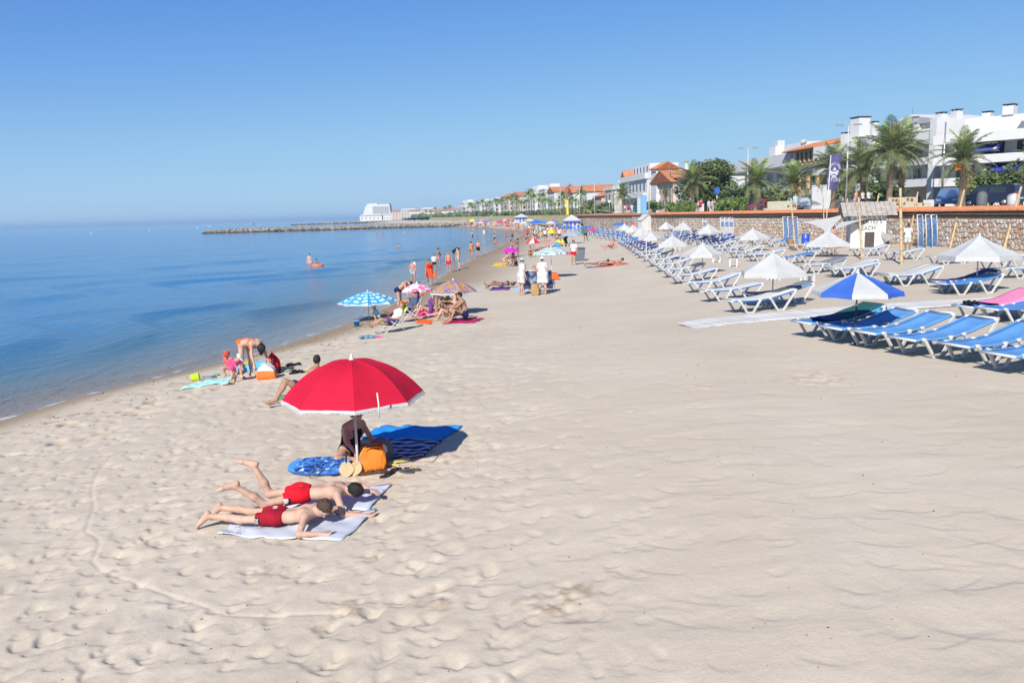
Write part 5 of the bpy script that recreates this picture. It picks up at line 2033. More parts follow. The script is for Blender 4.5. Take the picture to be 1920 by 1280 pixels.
print_on(D, 0, J['hip1'] * .58 + J['kne1'] * .42, (.05, .03), white_m, 0, 0, .005)
print_on(D, 0, J['pel'] + np.array([.06, .0, .08]), (.02, .025), white_m, 5, 2)
g = GS(567, 960)
put_person(D, (g.x, g.y, g.z + .03), math.radians(-84), 'person in bright red swim shorts lying face down with lower legs raised', .01)
J = skeleton(spine=(0, .16, 1), upper=(0, .42, 1), head=(0, .6, .8), fem=1, H=1.64, girth=1.05,
			 legs=(((-.95, .75, -.02), (.75, .35, -.12), (.6, .5, 0)), ((.95, .75, -.02), (-.75, .45, -.10), (-.6, .5, 0))),
			 arms=(((-.2, .55, -.8), (.35, 1, -.45), (.2, 1, -.3)), ((.35, .65, -.75), (.05, 1, -.5), (0, 1, -.3))))
D = person(J, .012, 'pink', [('onepiece', black_m)], ('curly', 'black'))
g = GS(655, 860)
put_person(D, (g.x, g.y + .12, g.z), facing(.72, -.70), 'person in a black swimsuit sitting cross-legged under the red parasol, reaching into a bag', .02)
# bodyboard
b = MB()
outl = []
for k in range(40):
	t = k / 40 * 2 * math.pi
	x, y = math.cos(t), math.sin(t)
	sx = .46 if x > 0 else .46
	ex = .5 if x < 0 else .28
	outl.append((sx * math.copysign(abs(x) ** (.9 if x < 0 else .5), x), .245 * math.copysign(abs(y) ** .75, y)))
n_ = len(outl)
rings = [(.94, 0), (1, .012), (1, .04), (.95, .052)]
vs = [(p[0] * s_, p[1] * s_, z) for s_, z in rings for p in outl]
fs = [tuple(range(n_ - 1, -1, -1)), tuple((len(rings) - 1) * n_ + i for i in range(n_))]
for r_ in range(len(rings) - 1):
	for i in range(n_):
		j = (i + 1) % n_
		fs.append((r_ * n_ + i, r_ * n_ + j, (r_ + 1) * n_ + j, (r_ + 1) * n_ + i))
g = GS(600, 882)
e = empty('bodyboard', (g.x, g.y, g.z + .055), math.radians(-4), 'blue patterned bodyboard lying on the sand beside the red parasol', 'bodyboard')
b.add(vs, fs, 0)
for i in range(2, 2 + 3 * n_):
	b.mi[i] = 1 if i < 2 + n_ * 2 else 0
o = b.build('board', [pattern_mat('bodyboard', 'bodyboard'), mat('board_edge', (0.03, 0.1, 0.35), .5)], e)
o.rotation_euler = (math.radians(11), 0, 0)
MB().tube([(.15, -.2, .055), (.05, -.32, .05), (-.02, -.38, -.01), (-.1, -.34, -.01)], .008, 6).build('leash', mat('leash_grey', (.12, .12, .1), .6), e)
def wooden_bat(px, py, lean, rz, label):
	g = GS(px, py)
	e = empty('beach_bat', (g.x, g.y, g.z), rz, label, 'bat')
	wood = mat('pale_wood', (0.46, 0.34, 0.18), .6, .12, 8, .2, 30)
	b = MB()
	pr = [(.108 * math.sin(math.pi * k / 20) ** .8 * (1.0 if k < 11 else .96), 0.24 * k / 20) for k in range(21)]
	L_ = [(-r, z) for r, z in pr] + [(r, z) for r, z in reversed(pr[1:-1])]
	n_ = len(L_)
	b.add([(x, -.006, z) for x, z in L_] + [(x, .006, z) for x, z in L_], [tuple(range(n_)), tuple(range(2 * n_ - 1, n_ - 1, -1))] + [(i, i + n_, (i + 1) % n_ + n_, (i + 1) % n_) for i in range(n_)])
	o = b.build('blade', wood, e)
	o.rotation_euler = (lean, 0, 0)
	h = MB().tube([(0, 0, .21), (0, 0, .38)], [.015, .013], 8).build('handle', mat('bat_grip', (.02, .02, .022), .7), e)
	h.rotation_euler = (lean, 0, 0)
wooden_bat(650, 893, math.radians(-24), math.radians(8), 'left one of two pale wooden beach bats propped against the orange bag')
wooden_bat(664, 891, math.radians(-24), math.radians(-28), 'right one of two pale wooden beach bats propped by the parasol pole')
def sack(name, loc, rz, w, d, h, m, label, top=.75, seed=0, handle=None, cat='bag', lean=0.0, m2=None, split=.0, closed=False):
	"""soft bag: a sagging loft with an open crumpled mouth"""
	r_ = random.Random(seed)
	ph = [r_.uniform(0, 6) for _ in range(6)]
	e = empty(name, loc, rz, label, cat)
	b = MB()
	N, Mz = 28, 9
	vs = []
	for j in range(Mz + 1):
		t = j / Mz
		k = (1 - (1 - top) * t ** 1.3) * (1 + .05 * math.sin(math.pi * t)) * (.86 + .14 * min(1, t * 5))
		if closed:
			k *= math.sqrt(max(0.02, 1 - max(0, (t - .45) / .56) ** 2))
		for i in range(N):
			a = 2 * math.pi * i / N
			x = math.copysign(abs(math.cos(a)) ** .3, math.cos(a)) * w / 2
			y = math.copysign(abs(math.sin(a)) ** .3, math.sin(a)) * d / 2
			wr = 1 + .05 * math.sin(3 * a + ph[0] + 4 * t) + .035 * math.sin(5 * a + ph[1] - 6 * t) + .02 * math.sin(9 * a + 11 * t)
			z = h * t * (1 + (.10 * math.sin(2 * a + ph[2]) * t))
			vs.append((x * k * wr + lean * t * h, y * k * wr, z))
	fs = [(j * N + i, j * N + (i + 1) % N, (j + 1) * N + (i + 1) % N, (j + 1) * N + i) for j in range(Mz) for i in range(N)]
	fs.append(tuple(range(N - 1, -1, -1)))
	cen = len(vs)
	zz = h * (.72 if not closed else 1.0)
	vs.append((lean * h, 0, zz))
	fs += [(Mz * N + i, Mz * N + (i + 1) % N, cen) for i in range(N)]
	b.add(vs, fs, 0, True)
	if m2:
		for q_ in range(len(b.f)):
			if q_ < Mz * N and q_ // N >= Mz * split:
				b.mi[q_] = 1
		for q_ in range(Mz * N + 1, len(b.f)):
			b.mi[q_] = 1
	b.build('bag_body', [m, m2] if m2 else m, e)
	if handle:
		for sg in (-1, 1):
			pts = [(lean * h + w * .22 * math.cos(t) , sg * d * .3, h * .9 + handle * math.sin(t)) for t in [math.pi * k / 8 for k in range(9)]]
			MB().tube(pts, .011, 6).build('handle', m, e)
	return e
g = GS(687, 884)
obag = sack('beach_bag', (g.x, g.y + .04, g.z - .01), math.radians(14), .50, .24, .38, mat('bag_orange', (0.72, 0.20, 0.012), .55, .1, 5, .35, 14), 'bright orange beach bag standing open under the red parasol', .52, 2, .05, lean=.30)
g = GS(722, 868)
e = empty('sun_hat', (g.x, g.y + .06, g.z), math.radians(20), 'grey round hat with a white oval patch leaning on the orange bag', 'hat')
o = MB().ell((0, 0, .20), (.19, .10, .21), 18, 12).build('crown', mat('hat_grey', (.12, .13, .15), .8, .15, 9), e)
o.rotation_euler = (math.radians(-12), math.radians(-14), 0)
o = MB().ell((.03, -.092, .23), (.055, .014, .075), 14, 8).build('patch', mat('patch_white', (.62, .62, .6), .6), e)
o.rotation_euler = (math.radians(-12), math.radians(-14), 0)
# towels in the parasol's shade
towel('towel', [G(677, 823), G(826, 826), G(868, 800), G(714, 797)], mat('towel_azure', (0.03, 0.28, 0.70), .95, .1, 6, .6, 50, .1), 'plain bright blue towel spread on the sand right of the red parasol', seed=12)
towel('towel', [G(727, 860), G(792, 858), G(829, 825), G(694, 824)], pattern_mat('towel_wavy', 'wavy'), 'navy and pale blue striped towel spread before the plain blue one', seed=21, z_off=.05)
def flipflop(px, py, rz, m, strap, label, dz=0.0, roll=0.0, group='footwear left beside the orange bag'):
	g = GS(px, py)
	e = empty('flip_flop', (g.x, g.y, g.z + .012 + dz), rz, label, 'shoe', group)
	b = MB()
	ol = []
	for k in range(22):
		t = 2 * math.pi * k / 22
		x = math.cos(t)
		ol.append((.135 * x, (.046 if x > -.1 else .036) * math.copysign(abs(math.sin(t)) ** .8, math.sin(t)) * (1.06 if x > 0 else 1)))
	b.prism(ol, 0, .02)
	o = b.build('sole', m, e)
	s_ = MB()
	for sg in (-1, 1):
		s_.tube([(.075, 0, .02), (.045, sg * .022, .045), (-.03, sg * .042, .02)], .009, 6, flat=.6)
	s_.build('strap', strap, e)
	e.rotation_euler = (roll, 0, rz)
	return e
brown_l, black_r, grey_r, straw = mat('brown_leather', (.10, .045, .025), .6, .2), mat('black_rubber', (.012, .013, .016), .6), mat('grey_rubber', (.07, .07, .075), .6), mat('yellow_rubber', (.55, .48, .18), .6)
flipflop(693, 889, .35, brown_l, brown_l, 'left brown leather sandal lying before the orange bag', .01)
flipflop(709, 887, .25, brown_l, brown_l, 'right brown leather sandal lying before the orange bag', .012)
flipflop(727, 891, .7, black_r, black_r, 'black flip-flop lying nearer the camera of the pair')
flipflop(739, 884, .9, black_r, black_r, 'black flip-flop lying farther of the pair')
flipflop(762, 886, -.5, grey_r, grey_r, 'dark grey flip-flop lying rightmost by the bag')
flipflop(773, 882, -.4, grey_r, straw, 'dark grey flip-flop with a pale strap at the far right')
flipflop(735, 872, 2.6, straw, straw, 'pale yellow flip-flop nearer the grey hat', .012)
flipflop(752, 867, .4, straw, straw, 'pale yellow flip-flop lying flat by the striped towel', .012)
# man sitting behind the red parasol
J = skeleton(spine=(0, -.85, 1), upper=(0, -.55, 1), head=(0, -.1, 1), face=(.9, -.3, 0), H=1.72, legs=(((-.2, 1, .62), (-.05, .62, -1), (-.1, 1, -.1)), ((.2, 1, .45), (.05, .5, -1), (.1, 1, -.1))),
			 arms=(((-.3, -.2, -1), (-.1, .2, -1), (0, .2, -1)), ((.4, .3, -.9), (-.1, .9, -.3), (0, 1, 0))))
D = person(J, .017, 'tan', [('shorts', navy_m, .72, 'swim_shorts')], ('crop', 'black'), fingers=True)
place(D, 572, 752, (-.95, -.30), 'person in dark shorts sitting behind the red parasol with one knee raised', .02)
towel('towel', [G(566, 697), G(655, 690), G(648, 680), G(582, 684)], mat('towel_straw', (0.62, 0.50, 0.28), .95, .08, 8), 'straw-coloured towel behind the sitting person, left of the red parasol', seed=31)
# ------------------------------------------------------------------ family at the waterline
J = skeleton(spine=(0, 1, .16), upper=(0, 1, -.02), head=(0, .75, -.75), face=(0, -.4, -1), fem=1, H=1.66, girth=.93,
			 legs=(((-.14, .02, -1), (-.02, -.06, -1), (-.1, 1, 0)), ((.16, .10, -1), (.02, -.1, -1), (.1, 1, 0))),
			 arms=(((-.12, .35, -1), (-.05, .4, -1), (0, .4, -1)), ((.12, .1, -1), (.02, .3, -1), (0, .4, -1))))
D = person(J, .014, 'fair', [('brief', orange_m), ('bra', orange_m)], ('drape', 'black'))
place(D, 463, 707, (.80, -.50), 'person in an orange bikini bending down over bags at the waterline', .01)
J = skeleton(spine=(0, .75, 1), head=(0, .75, .8), H=.84, child=1.0, legs=(((-.12, .35, -1), (0, -.35, -1), (0, 1, 0)), ((.12, .2, -1), (0, -.3, -1), (0, 1, 0))),
			 arms=(((-.1, .5, -1), (.05, .5, -1), (0, .4, -1)), ((.1, .5, -1), (.0, .5, -1), (0, .4, -1))))
D = person(J, .013, 'fair', [('shirt', pink_m, .05), ('brief', white_m)], ('crop', 'light'), ('cap', white_m))
place(D, 438, 717, (.9, -.35), 'toddler in a pink shirt and white cap bending beside the mint towel', .0)
J = skeleton(spine=(0, .3, 1), H=.95, child=.9, legs=(((-.3, 1, .1), (0, -.5, -1), (0, 1, 0)), ((.3, 1, .1), (0, -.5, -1), (0, 1, 0))))
D = person(J, .017, 'fair', [('shirt', cloth('coral', (.75, .10, .12)), .02), ('brief', red_m)], ('crop', 'brown'), ('cap', cloth('redcap', (.75, .06, .03))))
place(D, 434, 703, (-.3, -.9), 'small child in a red cap squatting behind the toddler', .0)
def inflatable(loc, rz, a, b_, r, m, m2, label, cat='inflatable', floor=True):
	e = empty('inflatable_boat', loc, rz, label, cat)
	pts = []
	N = 28
	B = MB()
	vs, fs = [], []
	for i in range(N):
		t = 2 * math.pi * i / N
		c = Vector((a * math.cos(t), b_ * math.sin(t), r))
		nrm_ = Vector((math.cos(t) / a, math.sin(t) / b_, 0)).normalized()
		for k in range(10):
			u = 2 * math.pi * k / 10
			vs.append(c + nrm_ * (r * math.cos(u)) + Vector((0, 0, r * math.sin(u))))
	for i in range(N):
		for k in range(10):
			fs.append((i * 10 + k, ((i + 1) % N) * 10 + k, ((i + 1) % N) * 10 + (k + 1) % 10, i * 10 + (k + 1) % 10))
	B.add(vs, fs, 0, True)
	B.build('tube', m, e)
	if floor:
		MB().lathe([(1.0, .02), (1.0, .05)], (0, 0, 0), 24, sx=a, sy=b_).build('floor', m2, e)
	return e
g = GS(478, 692)
inflatable((g.x, g.y, g.z), .1, .36, .27, .12, pattern_mat('boat_print', 'spots'), yellow_m, 'sky blue inflatable child boat with yellow print behind the bending person')
g = GS(512, 701)
e = sack('backpack', (g.x, g.y + .05, g.z), math.radians(-10), .34, .22, .50, red_m, 'red backpack standing on the sand by the bending person', .8, 6, closed=True)
for k in range(3):
	MB().beam((-.07, -.125, .27 + .04 * k), (.08, -.125, .30 + .04 * k), .016, .01, up=(0, 1, 0)).build('print_mark', white_metal, e)
MB().box((.13, -.06, .07), (.14, .12, .14)).build('side_pocket', black_m, e)
g = GS(501, 710)
sack('beach_bag', (g.x, g.y, g.z), math.radians(8), .46, .28, .36, mat('bag_orange2', (.72, .16, .02), .6, .08, 6), 'orange bag with a white towel stuffed in its mouth', .8, 11, None, m2=white_m, split=.5, closed=True)
def bucket(px, py, r, h, m, label, tip=0.0, rz=0.0):
	g = GS(px, py)
	e = empty('bucket', (g.x, g.y, g.z + (r * .8 if tip else 0)), rz, label, 'bucket')
	w = MB()
	w.lathe([(r * .75, 0), (r, h), (r * 1.06, h), (r * 1.06, h - .015), (r * .94, h - .02), (r * .70, .012)], (0, 0, -h / 2 if tip else 0), 16)
	o = w.build('pail', m, e)
	o.rotation_euler = (0, tip, 0)
	hd = MB().tube([(r * math.cos(t), 0, (h / 2 if tip else h) - .02 + r * .9 * math.sin(t) * .4) for t in [math.pi * k / 8 for k in range(9)]], .006, 5).build('handle', white_plastic, e)
	hd.rotation_euler = (0, tip, 0)
	return e
bucket(366, 713, .11, .2, mat('bucket_lime', (.42, .62, .03), .4), 'lime green toy bucket tipped over by the mint towel', math.radians(80), math.radians(20))
bucket(669, 612, .12, .22, mat('bucket_blue', (.04, .22, .62), .4), 'small blue toy bucket standing alone near the water')
towel('towel', [G(336, 729), G(428, 718), G(440, 707), G(372, 717)], teal_m, 'mint green towel on the damp sand by the toddler', seed=41)
for (px, py, c, rz_, lab) in [(392, 708, (.05, .25, .6), .4, 'blue toy spade on the sand by the lime bucket'), (402, 704, (.2, .6, .15), 1.2, 'green toy rake on the sand by the inflatable')]:
	g = GS(px, py)
	e = empty('toy_spade', (g.x, g.y, g.z + .02), rz_, lab, 'toy')
	m = mat('toy_%d' % px, c, .4)
	MB().tube([(-.16, 0, .01), (.04, 0, .01)], .012, 6).build('handle', m, e)
	MB().box((.10, 0, .01), (.13, .10, .015)).build('blade', m, e)
for (px, py, lab) in [(560, 699, 'dark clothing heap on the sand left of the red parasol'), (548, 686, 'dark cloth lying in shadow left of the straw towel')]:
	g = GS(px, py)
	b = MB()
	for _ in range(9):
		b.ell((rs.uniform(-.18, .18), rs.uniform(-.12, .12), rs.uniform(.01, .05)), (rs.uniform(.05, .1), .06, .035), 7, 5)
	tag(b.build('clothes_heap', black_m, None, g), lab, 'clothes')
flipflop(429, 720, .3, brown_l, brown_l, 'brown sandal on the sand beside the toddler', group=None)
flipflop(540, 697, 1.2, straw, straw, 'yellow sandal on the sand right of the red backpack', group=None)
g = GS(522, 745)
tag(MB().lathe([(.03, 0), (.16, .01), (.17, .03), (.05, .05), (.01, .055)], (0, 0, 0), 14).build('frisbee', green_m, None, g + Vector((.12, .02, .0))), 'green flying disc half hidden by the red parasol rim', 'toy')
# ------------------------------------------------------------------ low beach chairs
def beach_chair(loc, rz, m, label, frame=None, tall=0.0):
	"""low folding chair facing +y"""
	e = empty('beach_chair', loc, rz, label, 'chair')
	fr = frame or white_metal
	sh = .22 + tall
	MB().grid(lambda u, v: ((u - .5) * .52, -.05 + v * .45, sh + .05 * v - .03 * math.sin(math.pi * u)), 4, 6, thick=.012).build('seat', m, e)
	MB().grid(lambda u, v: ((u - .5) * .52, -.06 - v * .42, sh + v * .62), 4, 8, thick=.012).build('backrest', m, e)
	for sg in (-1, 1):
		x = sg * .275
		MB().tube([(x, .42, sh + .05), (x, -.05, sh), (x, -.49, sh + .64)], .013, 6).build('side_frame', fr, e)
		MB().tube([(x, .36, 0), (x, -.12, sh + .22)], .013, 6).build('leg', fr, e)
		MB().tube([(x, -.45, 0), (x, .15, sh + .2)], .013, 6).build('leg', fr, e)
		MB().box((x, .06, sh + .215), (.045, .44, .022)).build('armrest', mat('arm_plastic', (.05, .07, .3), .5), e)
	return e
# check parasol group
check_m, floral_m, pais_m, strp_m = pattern_mat('check', 'check'), pattern_mat('floral', 'floral'), pattern_mat('paisley', 'paisley'), pattern_mat('stripes', 'stripes')
def px_parasol(ax, ay, ry, w, bx, by, cols, label, n=8, p=1.5, val=.05, vm=None, **k):
	g = G(bx, by)
	dep = g.y * _ct + (CAMZ - g.z - 1) * _st
	R = w / 2 / FPX * dep
	ap = atY(ax, ay, g.y).z - g.z
	rm = atY(ax, ry, g.y).z - g.z
	return parasol(g, R, rm, ap, cols, label, n, p, val, vm, rz=k.pop('rz', rs.uniform(0, .7)), **k)
px_parasol(686, 547, 566, 113, 692, 600, [check_m], 'turquoise checked parasol near the water above a child in a white hat', vm=white_cloth)
px_parasol(779, 531, 543, 58, 784, 590, [floral_m], 'small lilac parasol with pink flowers', p=1.7, val=.08)
px_parasol(851, 525, 547, 91, 852, 590, [pais_m], 'multicoloured patterned parasol with a white edge', p=1.7, vm=white_cloth, val=.06)
fc = facing(-.93, -.36)
g = G(738, 622)
beach_chair(g, fc, lime_m, 'lime green low beach chair under the turquoise checked parasol')
D = person(P_recline(H=1.7, fem=1), .02, 'tan', [('shirt', white_m, .02), ('shorts', purple_m, .8)], ('short', 'light'))
put_person(D, g + Vector((0, 0, .16)), fc, 'person in a white shirt lounging in the lime green beach chair', zero=-.20)
g2 = G(767, 603)
beach_chair(g2, fc, cloth('chairblue', (.04, .09, .45)), 'blue folding beach chair behind the lime green one', tall=.1)
D = person(P_recline(H=1.74), .02, 'brown', [('shirt', cloth('slate', (.06, .09, .17)), .0), ('shorts', navy_m, .8)], ('short', 'black'), ('cap', navy_m))
put_person(D, g2 + Vector((0, 0, .26)), fc, 'person in dark clothes and cap leaning back in the blue chair', zero=-.20)
D = person(P_squat(H=.95, child=.9), .018, 'fair', [('shirt', lblue_m, .05), ('brief', white_m)], ('crop', 'light'), ('hat', white_m))
place(D, 710, 600, (-.9, -.2), 'small child in a white sun hat and light blue shirt crouching by the water')
g = GS(694, 634)
b = MB()
for _ in range(8):
	b.ell((rs.uniform(-.3, .2), rs.uniform(-.1, .1), rs.uniform(.01, .07)), (rs.uniform(.1, .2), .1, .05), 8, 5)
tag(b.build('towel_heap', cloth('mixedblue', (.12, .22, .30), .6), None, g), 'crumpled blue towel heap in front of the lime chair', 'towel')
g = GS(713, 633)
b = MB()
for _ in range(5):
	b.ell((rs.uniform(-.1, .1), rs.uniform(-.08, .08), rs.uniform(.01, .05)), (.09, .06, .04), 8, 5)
tag(b.build('garment', pink_m, None, g), 'pink garment lying beside the blue towel heap', 'clothes')
D = person(P_bend(.42, (0, .5, -1), H=1.82), .018, 'pink', [('shorts', navy_m, .22, 'swim_trunks')], ('crop', 'black'))
place(D, 749, 584, (.95, -.2), 'tall person in navy trunks leaning over behind the floral parasol')
D = person(P_bend(.8, (0, .5, -1), H=1.15, child=.6), .018, 'tan', [('shorts', orange_m, .25, 'swim_trunks')], ('short', 'brown'))
place(D, 757, 592, (.95, -.2), 'child in orange trunks bending forward beside the blue chair')
g = GS(769, 590)
MBt = MB().grid(lambda u, v: ((u - .5) * .22 * (1 - .3 * v) + .03 * math.sin(v * 5), .03 * math.sin(u * 9), .62 - v * .55), 8, 10, thick=.03)
tag(MBt.build('hanging_towel', yellow_m, None, g), 'yellow towel hanging from the floral parasol', 'towel')
D = person(P_stand(3, H=1.2, child=.5), .018, 'tan', [('shorts', orange_m, .3, 'swim_trunks')], ('short', 'brown'))
place(D, 788, 577, (.5, .8), 'child in orange trunks standing behind the floral parasol pole')
g = G(800, 590)
towel('towel', [G(775, 592), G(818, 594), G(822, 583), G(785, 582)], pink_m, 'hot pink towel under the reclining person in purple', seed=51)
J = P_sitlean(H=1.66, fem=1)
D = person(J, .02, 'pink', [('shirt', purple_m, .1)], ('long', 'black'))
place(D, 806, 590, (-.97, -.2), 'person in a purple top reclining between the two patterned parasols', -.02)
D = person(P_bend(.9, (0, .6, -1), H=1.66, fem=1), .018, 'tan', [('brief', white_m), ('bra', white_m)], ('long', 'black'))
place(D, 825, 594, (-.2, .95), 'person in white bikini bottoms standing behind the multicoloured parasol')
D = person(P_sit(H=1.66, fem=1), .02, 'brown', [('brief', black_m), ('bra', black_m)], ('long', 'black'))
place(D, 843, 593, (-.3, -.9), 'dark haired person sitting in the shade of the multicoloured parasol')
towel('towel', [G(828, 608), G(888, 606), G(909, 597), G(850, 597)], cloth('wine', (.42, .02, .10)), 'crimson towel beneath the sitting couple', seed=61)
D = person(P_sit(H=1.8, spine=(0, -.05, 1)), .018, 'tan', [('shorts', navy_m, .4, 'swim_trunks')], ('short', 'black'))
place(D, 871, 602, (-.97, -.25), 'bare-backed person in dark trunks sitting on the crimson towel', -.02)
D = person(P_sitlean(H=1.66, fem=1), .02, 'fair', [('brief', black_m), ('bra', black_m)], ('long', 'brown'))
place(D, 846, 601, (-.95, -.3), 'person sitting with outstretched legs at the front of the crimson towel', -.02)
towel('towel', [G(777, 605), G(806, 608), G(814, 600), G(788, 599)], orange_m, 'small orange towel left of the sitting couple', seed=71)
g = GS(866, 584)
sack('backpack', (g.x, g.y, g.z), 0, .4, .3, .5, black_m, 'black backpack behind the multicoloured parasol pole', .8, 17, closed=True)
g = GS(795, 589)
tag(MB().ell((0, 0, .09), (.12, .09, .09), 10, 8).build('toy_ball', pink_m, None, g), 'small pink beach toy by the floral parasol', 'toy')
g = atY(777, 558, G(784, 590).y + 2)
g = GS(776, 570)
tag(MB().ell((0, 0, .12), (.12, .12, .12), 12, 8).build('beach_ball', mat('ball_blue', (.06, .3, .75), .4), None, g), 'small blue ball on the wet sand behind the floral parasol', 'ball')
# ------------------------------------------------------------------ walkers along the water
W = [(775, 530, 489, P_stand(2, H=1.74, girth=1.15), 'red', [('shorts', grey_m, .75)], ('bald', 'grey'), None, (-.1, -1), 'bald person in grey shorts with a towel over one shoulder', .012),
	 (806, 536, 486, P_walk(1, H=1.64, fem=1, girth=1.12), 'tan', [('tank', red_m, .02), ('dress', cloth('coralred', (.70, .07, .03)), .75, 'sarong')], ('short', 'brown'), None, (.1, -1), 'person in a red top and coral sarong walking towards the camera', .012),
	 (815, 510, 476, P_stand(4, H=1.5), 'tan', [('shirt', white_m, -.02), ('shorts', navy_m, .6)], ('short', 'brown'), None, (.1, -1), 'youth in a white shirt wading behind the person in the coral sarong', .014),
	 (823, 502, 465, P_walk(2, H=1.75), 'tan', [('shorts', cloth('rose', (.62, .22, .36)), .6)], ('short', 'black'), None, (.9, -.2), 'person in pink shorts walking right through the shallows', .014),
	 (842, 511, 473, P_stand(6, H=1.7, girth=1.15), 'red', [('shorts', red_m, .5)], ('bald', 'grey'), None, (.0, -1), 'bald stout person in red shorts standing on wet sand', .014),
	 (861, 506, 464, P_stand(7, H=1.82, spine=(0, .15, 1)), 'fair', [('shorts', cloth('palegrey', (.45, .5, .55)), .65)], ('crop', 'black'), None, (-.9, -.4), 'tall person in pale grey shorts looking down on the wet sand', .014),
	 (851, 488, 464, P_bend(.5, (0, .6, -1), H=1.45), 'brown', [('shirt', navy_m, .0), ('shorts', black_m, .6)], ('short', 'black'), None, (.9, .1), 'youth in dark clothes leaning forward in the shallows', .016),
	 (884, 483, 453, P_walk(3, H=1.66, fem=1), 'tan', [('brief', orange_m), ('bra', orange_m)], ('bun', 'brown'), None, (.2, 1), 'person in an orange bikini walking away along the water', .016),
	 (897, 481, 451, P_walk(4, H=1.8, girth=1.12), 'red', [('shorts', black_m, .7)], ('crop', 'grey'), None, (.2, 1), 'person in black shorts walking away beside the orange bikini', .016),
	 (928, 456, 438, P_stand(8, H=1.7), 'tan', [('shorts', navy_m, .6)], ('short', 'black'), None, (.3, 1), 'person in navy shorts wading farther off', .02),
	 (930, 468, 450, P_stand(9, H=1.6, fem=1), 'tan', [('brief', purple_m), ('bra', purple_m)], ('long', 'blonde'), None, (-.3, -1), 'blonde person in a purple bikini standing at the water edge', .02),
	 (949, 453, 437, P_walk(5, H=1.6, fem=1), 'tan', [('brief', black_m), ('bra', red_m)], ('long', 'black'), None, (.4, -.9), 'person in a red and black bikini running in shallow foam', .02),
	 (961, 451, 434, P_stand(10, H=1.75), 'brown', [('shorts', black_m, .6)], ('short', 'black'), None, (.0, -1), 'slim dark person standing at the far wet sand', .02)]
for (x, y0, y1, J, sk, wear, hair, hat, fc_, lab, h) in W:
	D = person(J, h * 1.45, sk, wear, hair, hat, fingers=h < .013, eyes=(h < .015 and fc_[1] < -.5))
	o = place(D, x, y0, fc_, lab)
	g = G(x, y0)
	want = atY(x, y1, g.y).z - g.z
	have = D['body'][0][:, 2].max() - D['zmin']
	k = max(.88, min(1.22, want / have))
	o.scale = (k, k, k)
g = GS(781, 530)
b = MB().grid(lambda u, v: (.10 + (u - .5) * .16, -.13 + .02 * math.sin(v * 7) + .24 * v * (v > .5) * .2, 1.42 - abs(v - .35) * .8), 6, 12, thick=.03)
tag(b.build('shoulder_towel', mat('towel_spotted', (.55, .56, .58), .95, .4, 30), None, GS(774, 530) + Vector((.08, 0, 0))), 'spotted grey towel hung over the bald walker\'s shoulder', 'towel')
g = GS(814, 536)
sack('beach_bag', (g.x + .06, g.y, g.z + .50), 0, .22, .14, .26, orange_m, 'orange bag carried by the person in the coral sarong', .8, 23, .14)
# bathers in the water, cut by the surface
Wt = [(581, 499, 479, 'fair', 'P', 'pale person standing thigh-deep behind the orange boat', [('shorts', cloth('rosy', (.6, .3, .35)), .5)], 1.75, .55),
	 (748, 463, 455, 'tan', 'H', 'lone swimmer with head and shoulders above water', [], 1.75, 1.2),
	 (705, 440, 434, 'fair', 'H', 'left bather of a distant pair in the water', [('bra', pink_m)], 1.7, 1.0),
	 (717, 440, 433, 'tan', 'H', 'right bather of a distant pair in the water', [], 1.75, 1.0),
	 (758, 437, 431, 'fair', 'H', 'bather near the breakwater, left one of two', [], 1.7, 1.1),
	 (769, 437, 430, 'tan', 'H', 'bather near the breakwater, right one of two', [], 1.75, 1.0),
	 (886, 443, 434, 'fair', 'P', 'bather standing thigh-deep before the far crowd', [('shorts', navy_m, .5)], 1.75, .7),
	 (908, 442, 428, 'fair', 'P', 'pale figure standing in the water before the far beach', [('dress', white_m, .6)], 1.75, .3),
	 (677, 432, 427, 'tan', 'H', 'tiny swimmer close to the breakwater', [], 1.7, 1.2)]
for i, (x, y0, y1, sk, kd, lab, wear, H_, sink) in enumerate(Wt):
	D = person(P_stand(i, H=H_), .02, sk, wear, ('short', 'black'), fingers=False)
	g = at(x, y0, WATER_Z)
	put_person(D, g, facing(rs.uniform(-1, 1), -1), lab, sink)
g = at(596, 499, WATER_Z)
inflatable(g + Vector((0, 0, -.06)), .2, .42, .28, .13, mat('raft_orange', (.75, .18, .03), .4), yellow_m, 'orange and yellow inflatable boat floating with a child', floor=True)
D = person(P_sit(H=1.05, child=.8), .026, 'tan', [('brief', navy_m)], ('short', 'black'), fingers=False)
put_person(D, g + Vector((.0, 0, .03)), facing(-.9, -.3), 'child sitting in the orange inflatable boat')
for (x, y, lab) in [(171, 438, 'small white buoy on the sea, far left'), (280, 432, 'small white buoy left of the breakwater'), (370, 427, 'tiny white buoy off the breakwater tip'), (393, 425.5, 'tiny white buoy right at the breakwater tip')]:
	g = at(x, y, WATER_Z)
	s_ = g.y / FPX
	tag(MB().lathe([(.2 * s_, -1.2 * s_), (1.0 * s_, -.3 * s_), (1.1 * s_, .3 * s_), (.5 * s_, 1.0 * s_), (.15 * s_, 2.0 * s_)], (0, 0, 0), 8).build('buoy', mat('buoy_white', (.8, .8, .75), .5), None, g), lab, 'buoy')
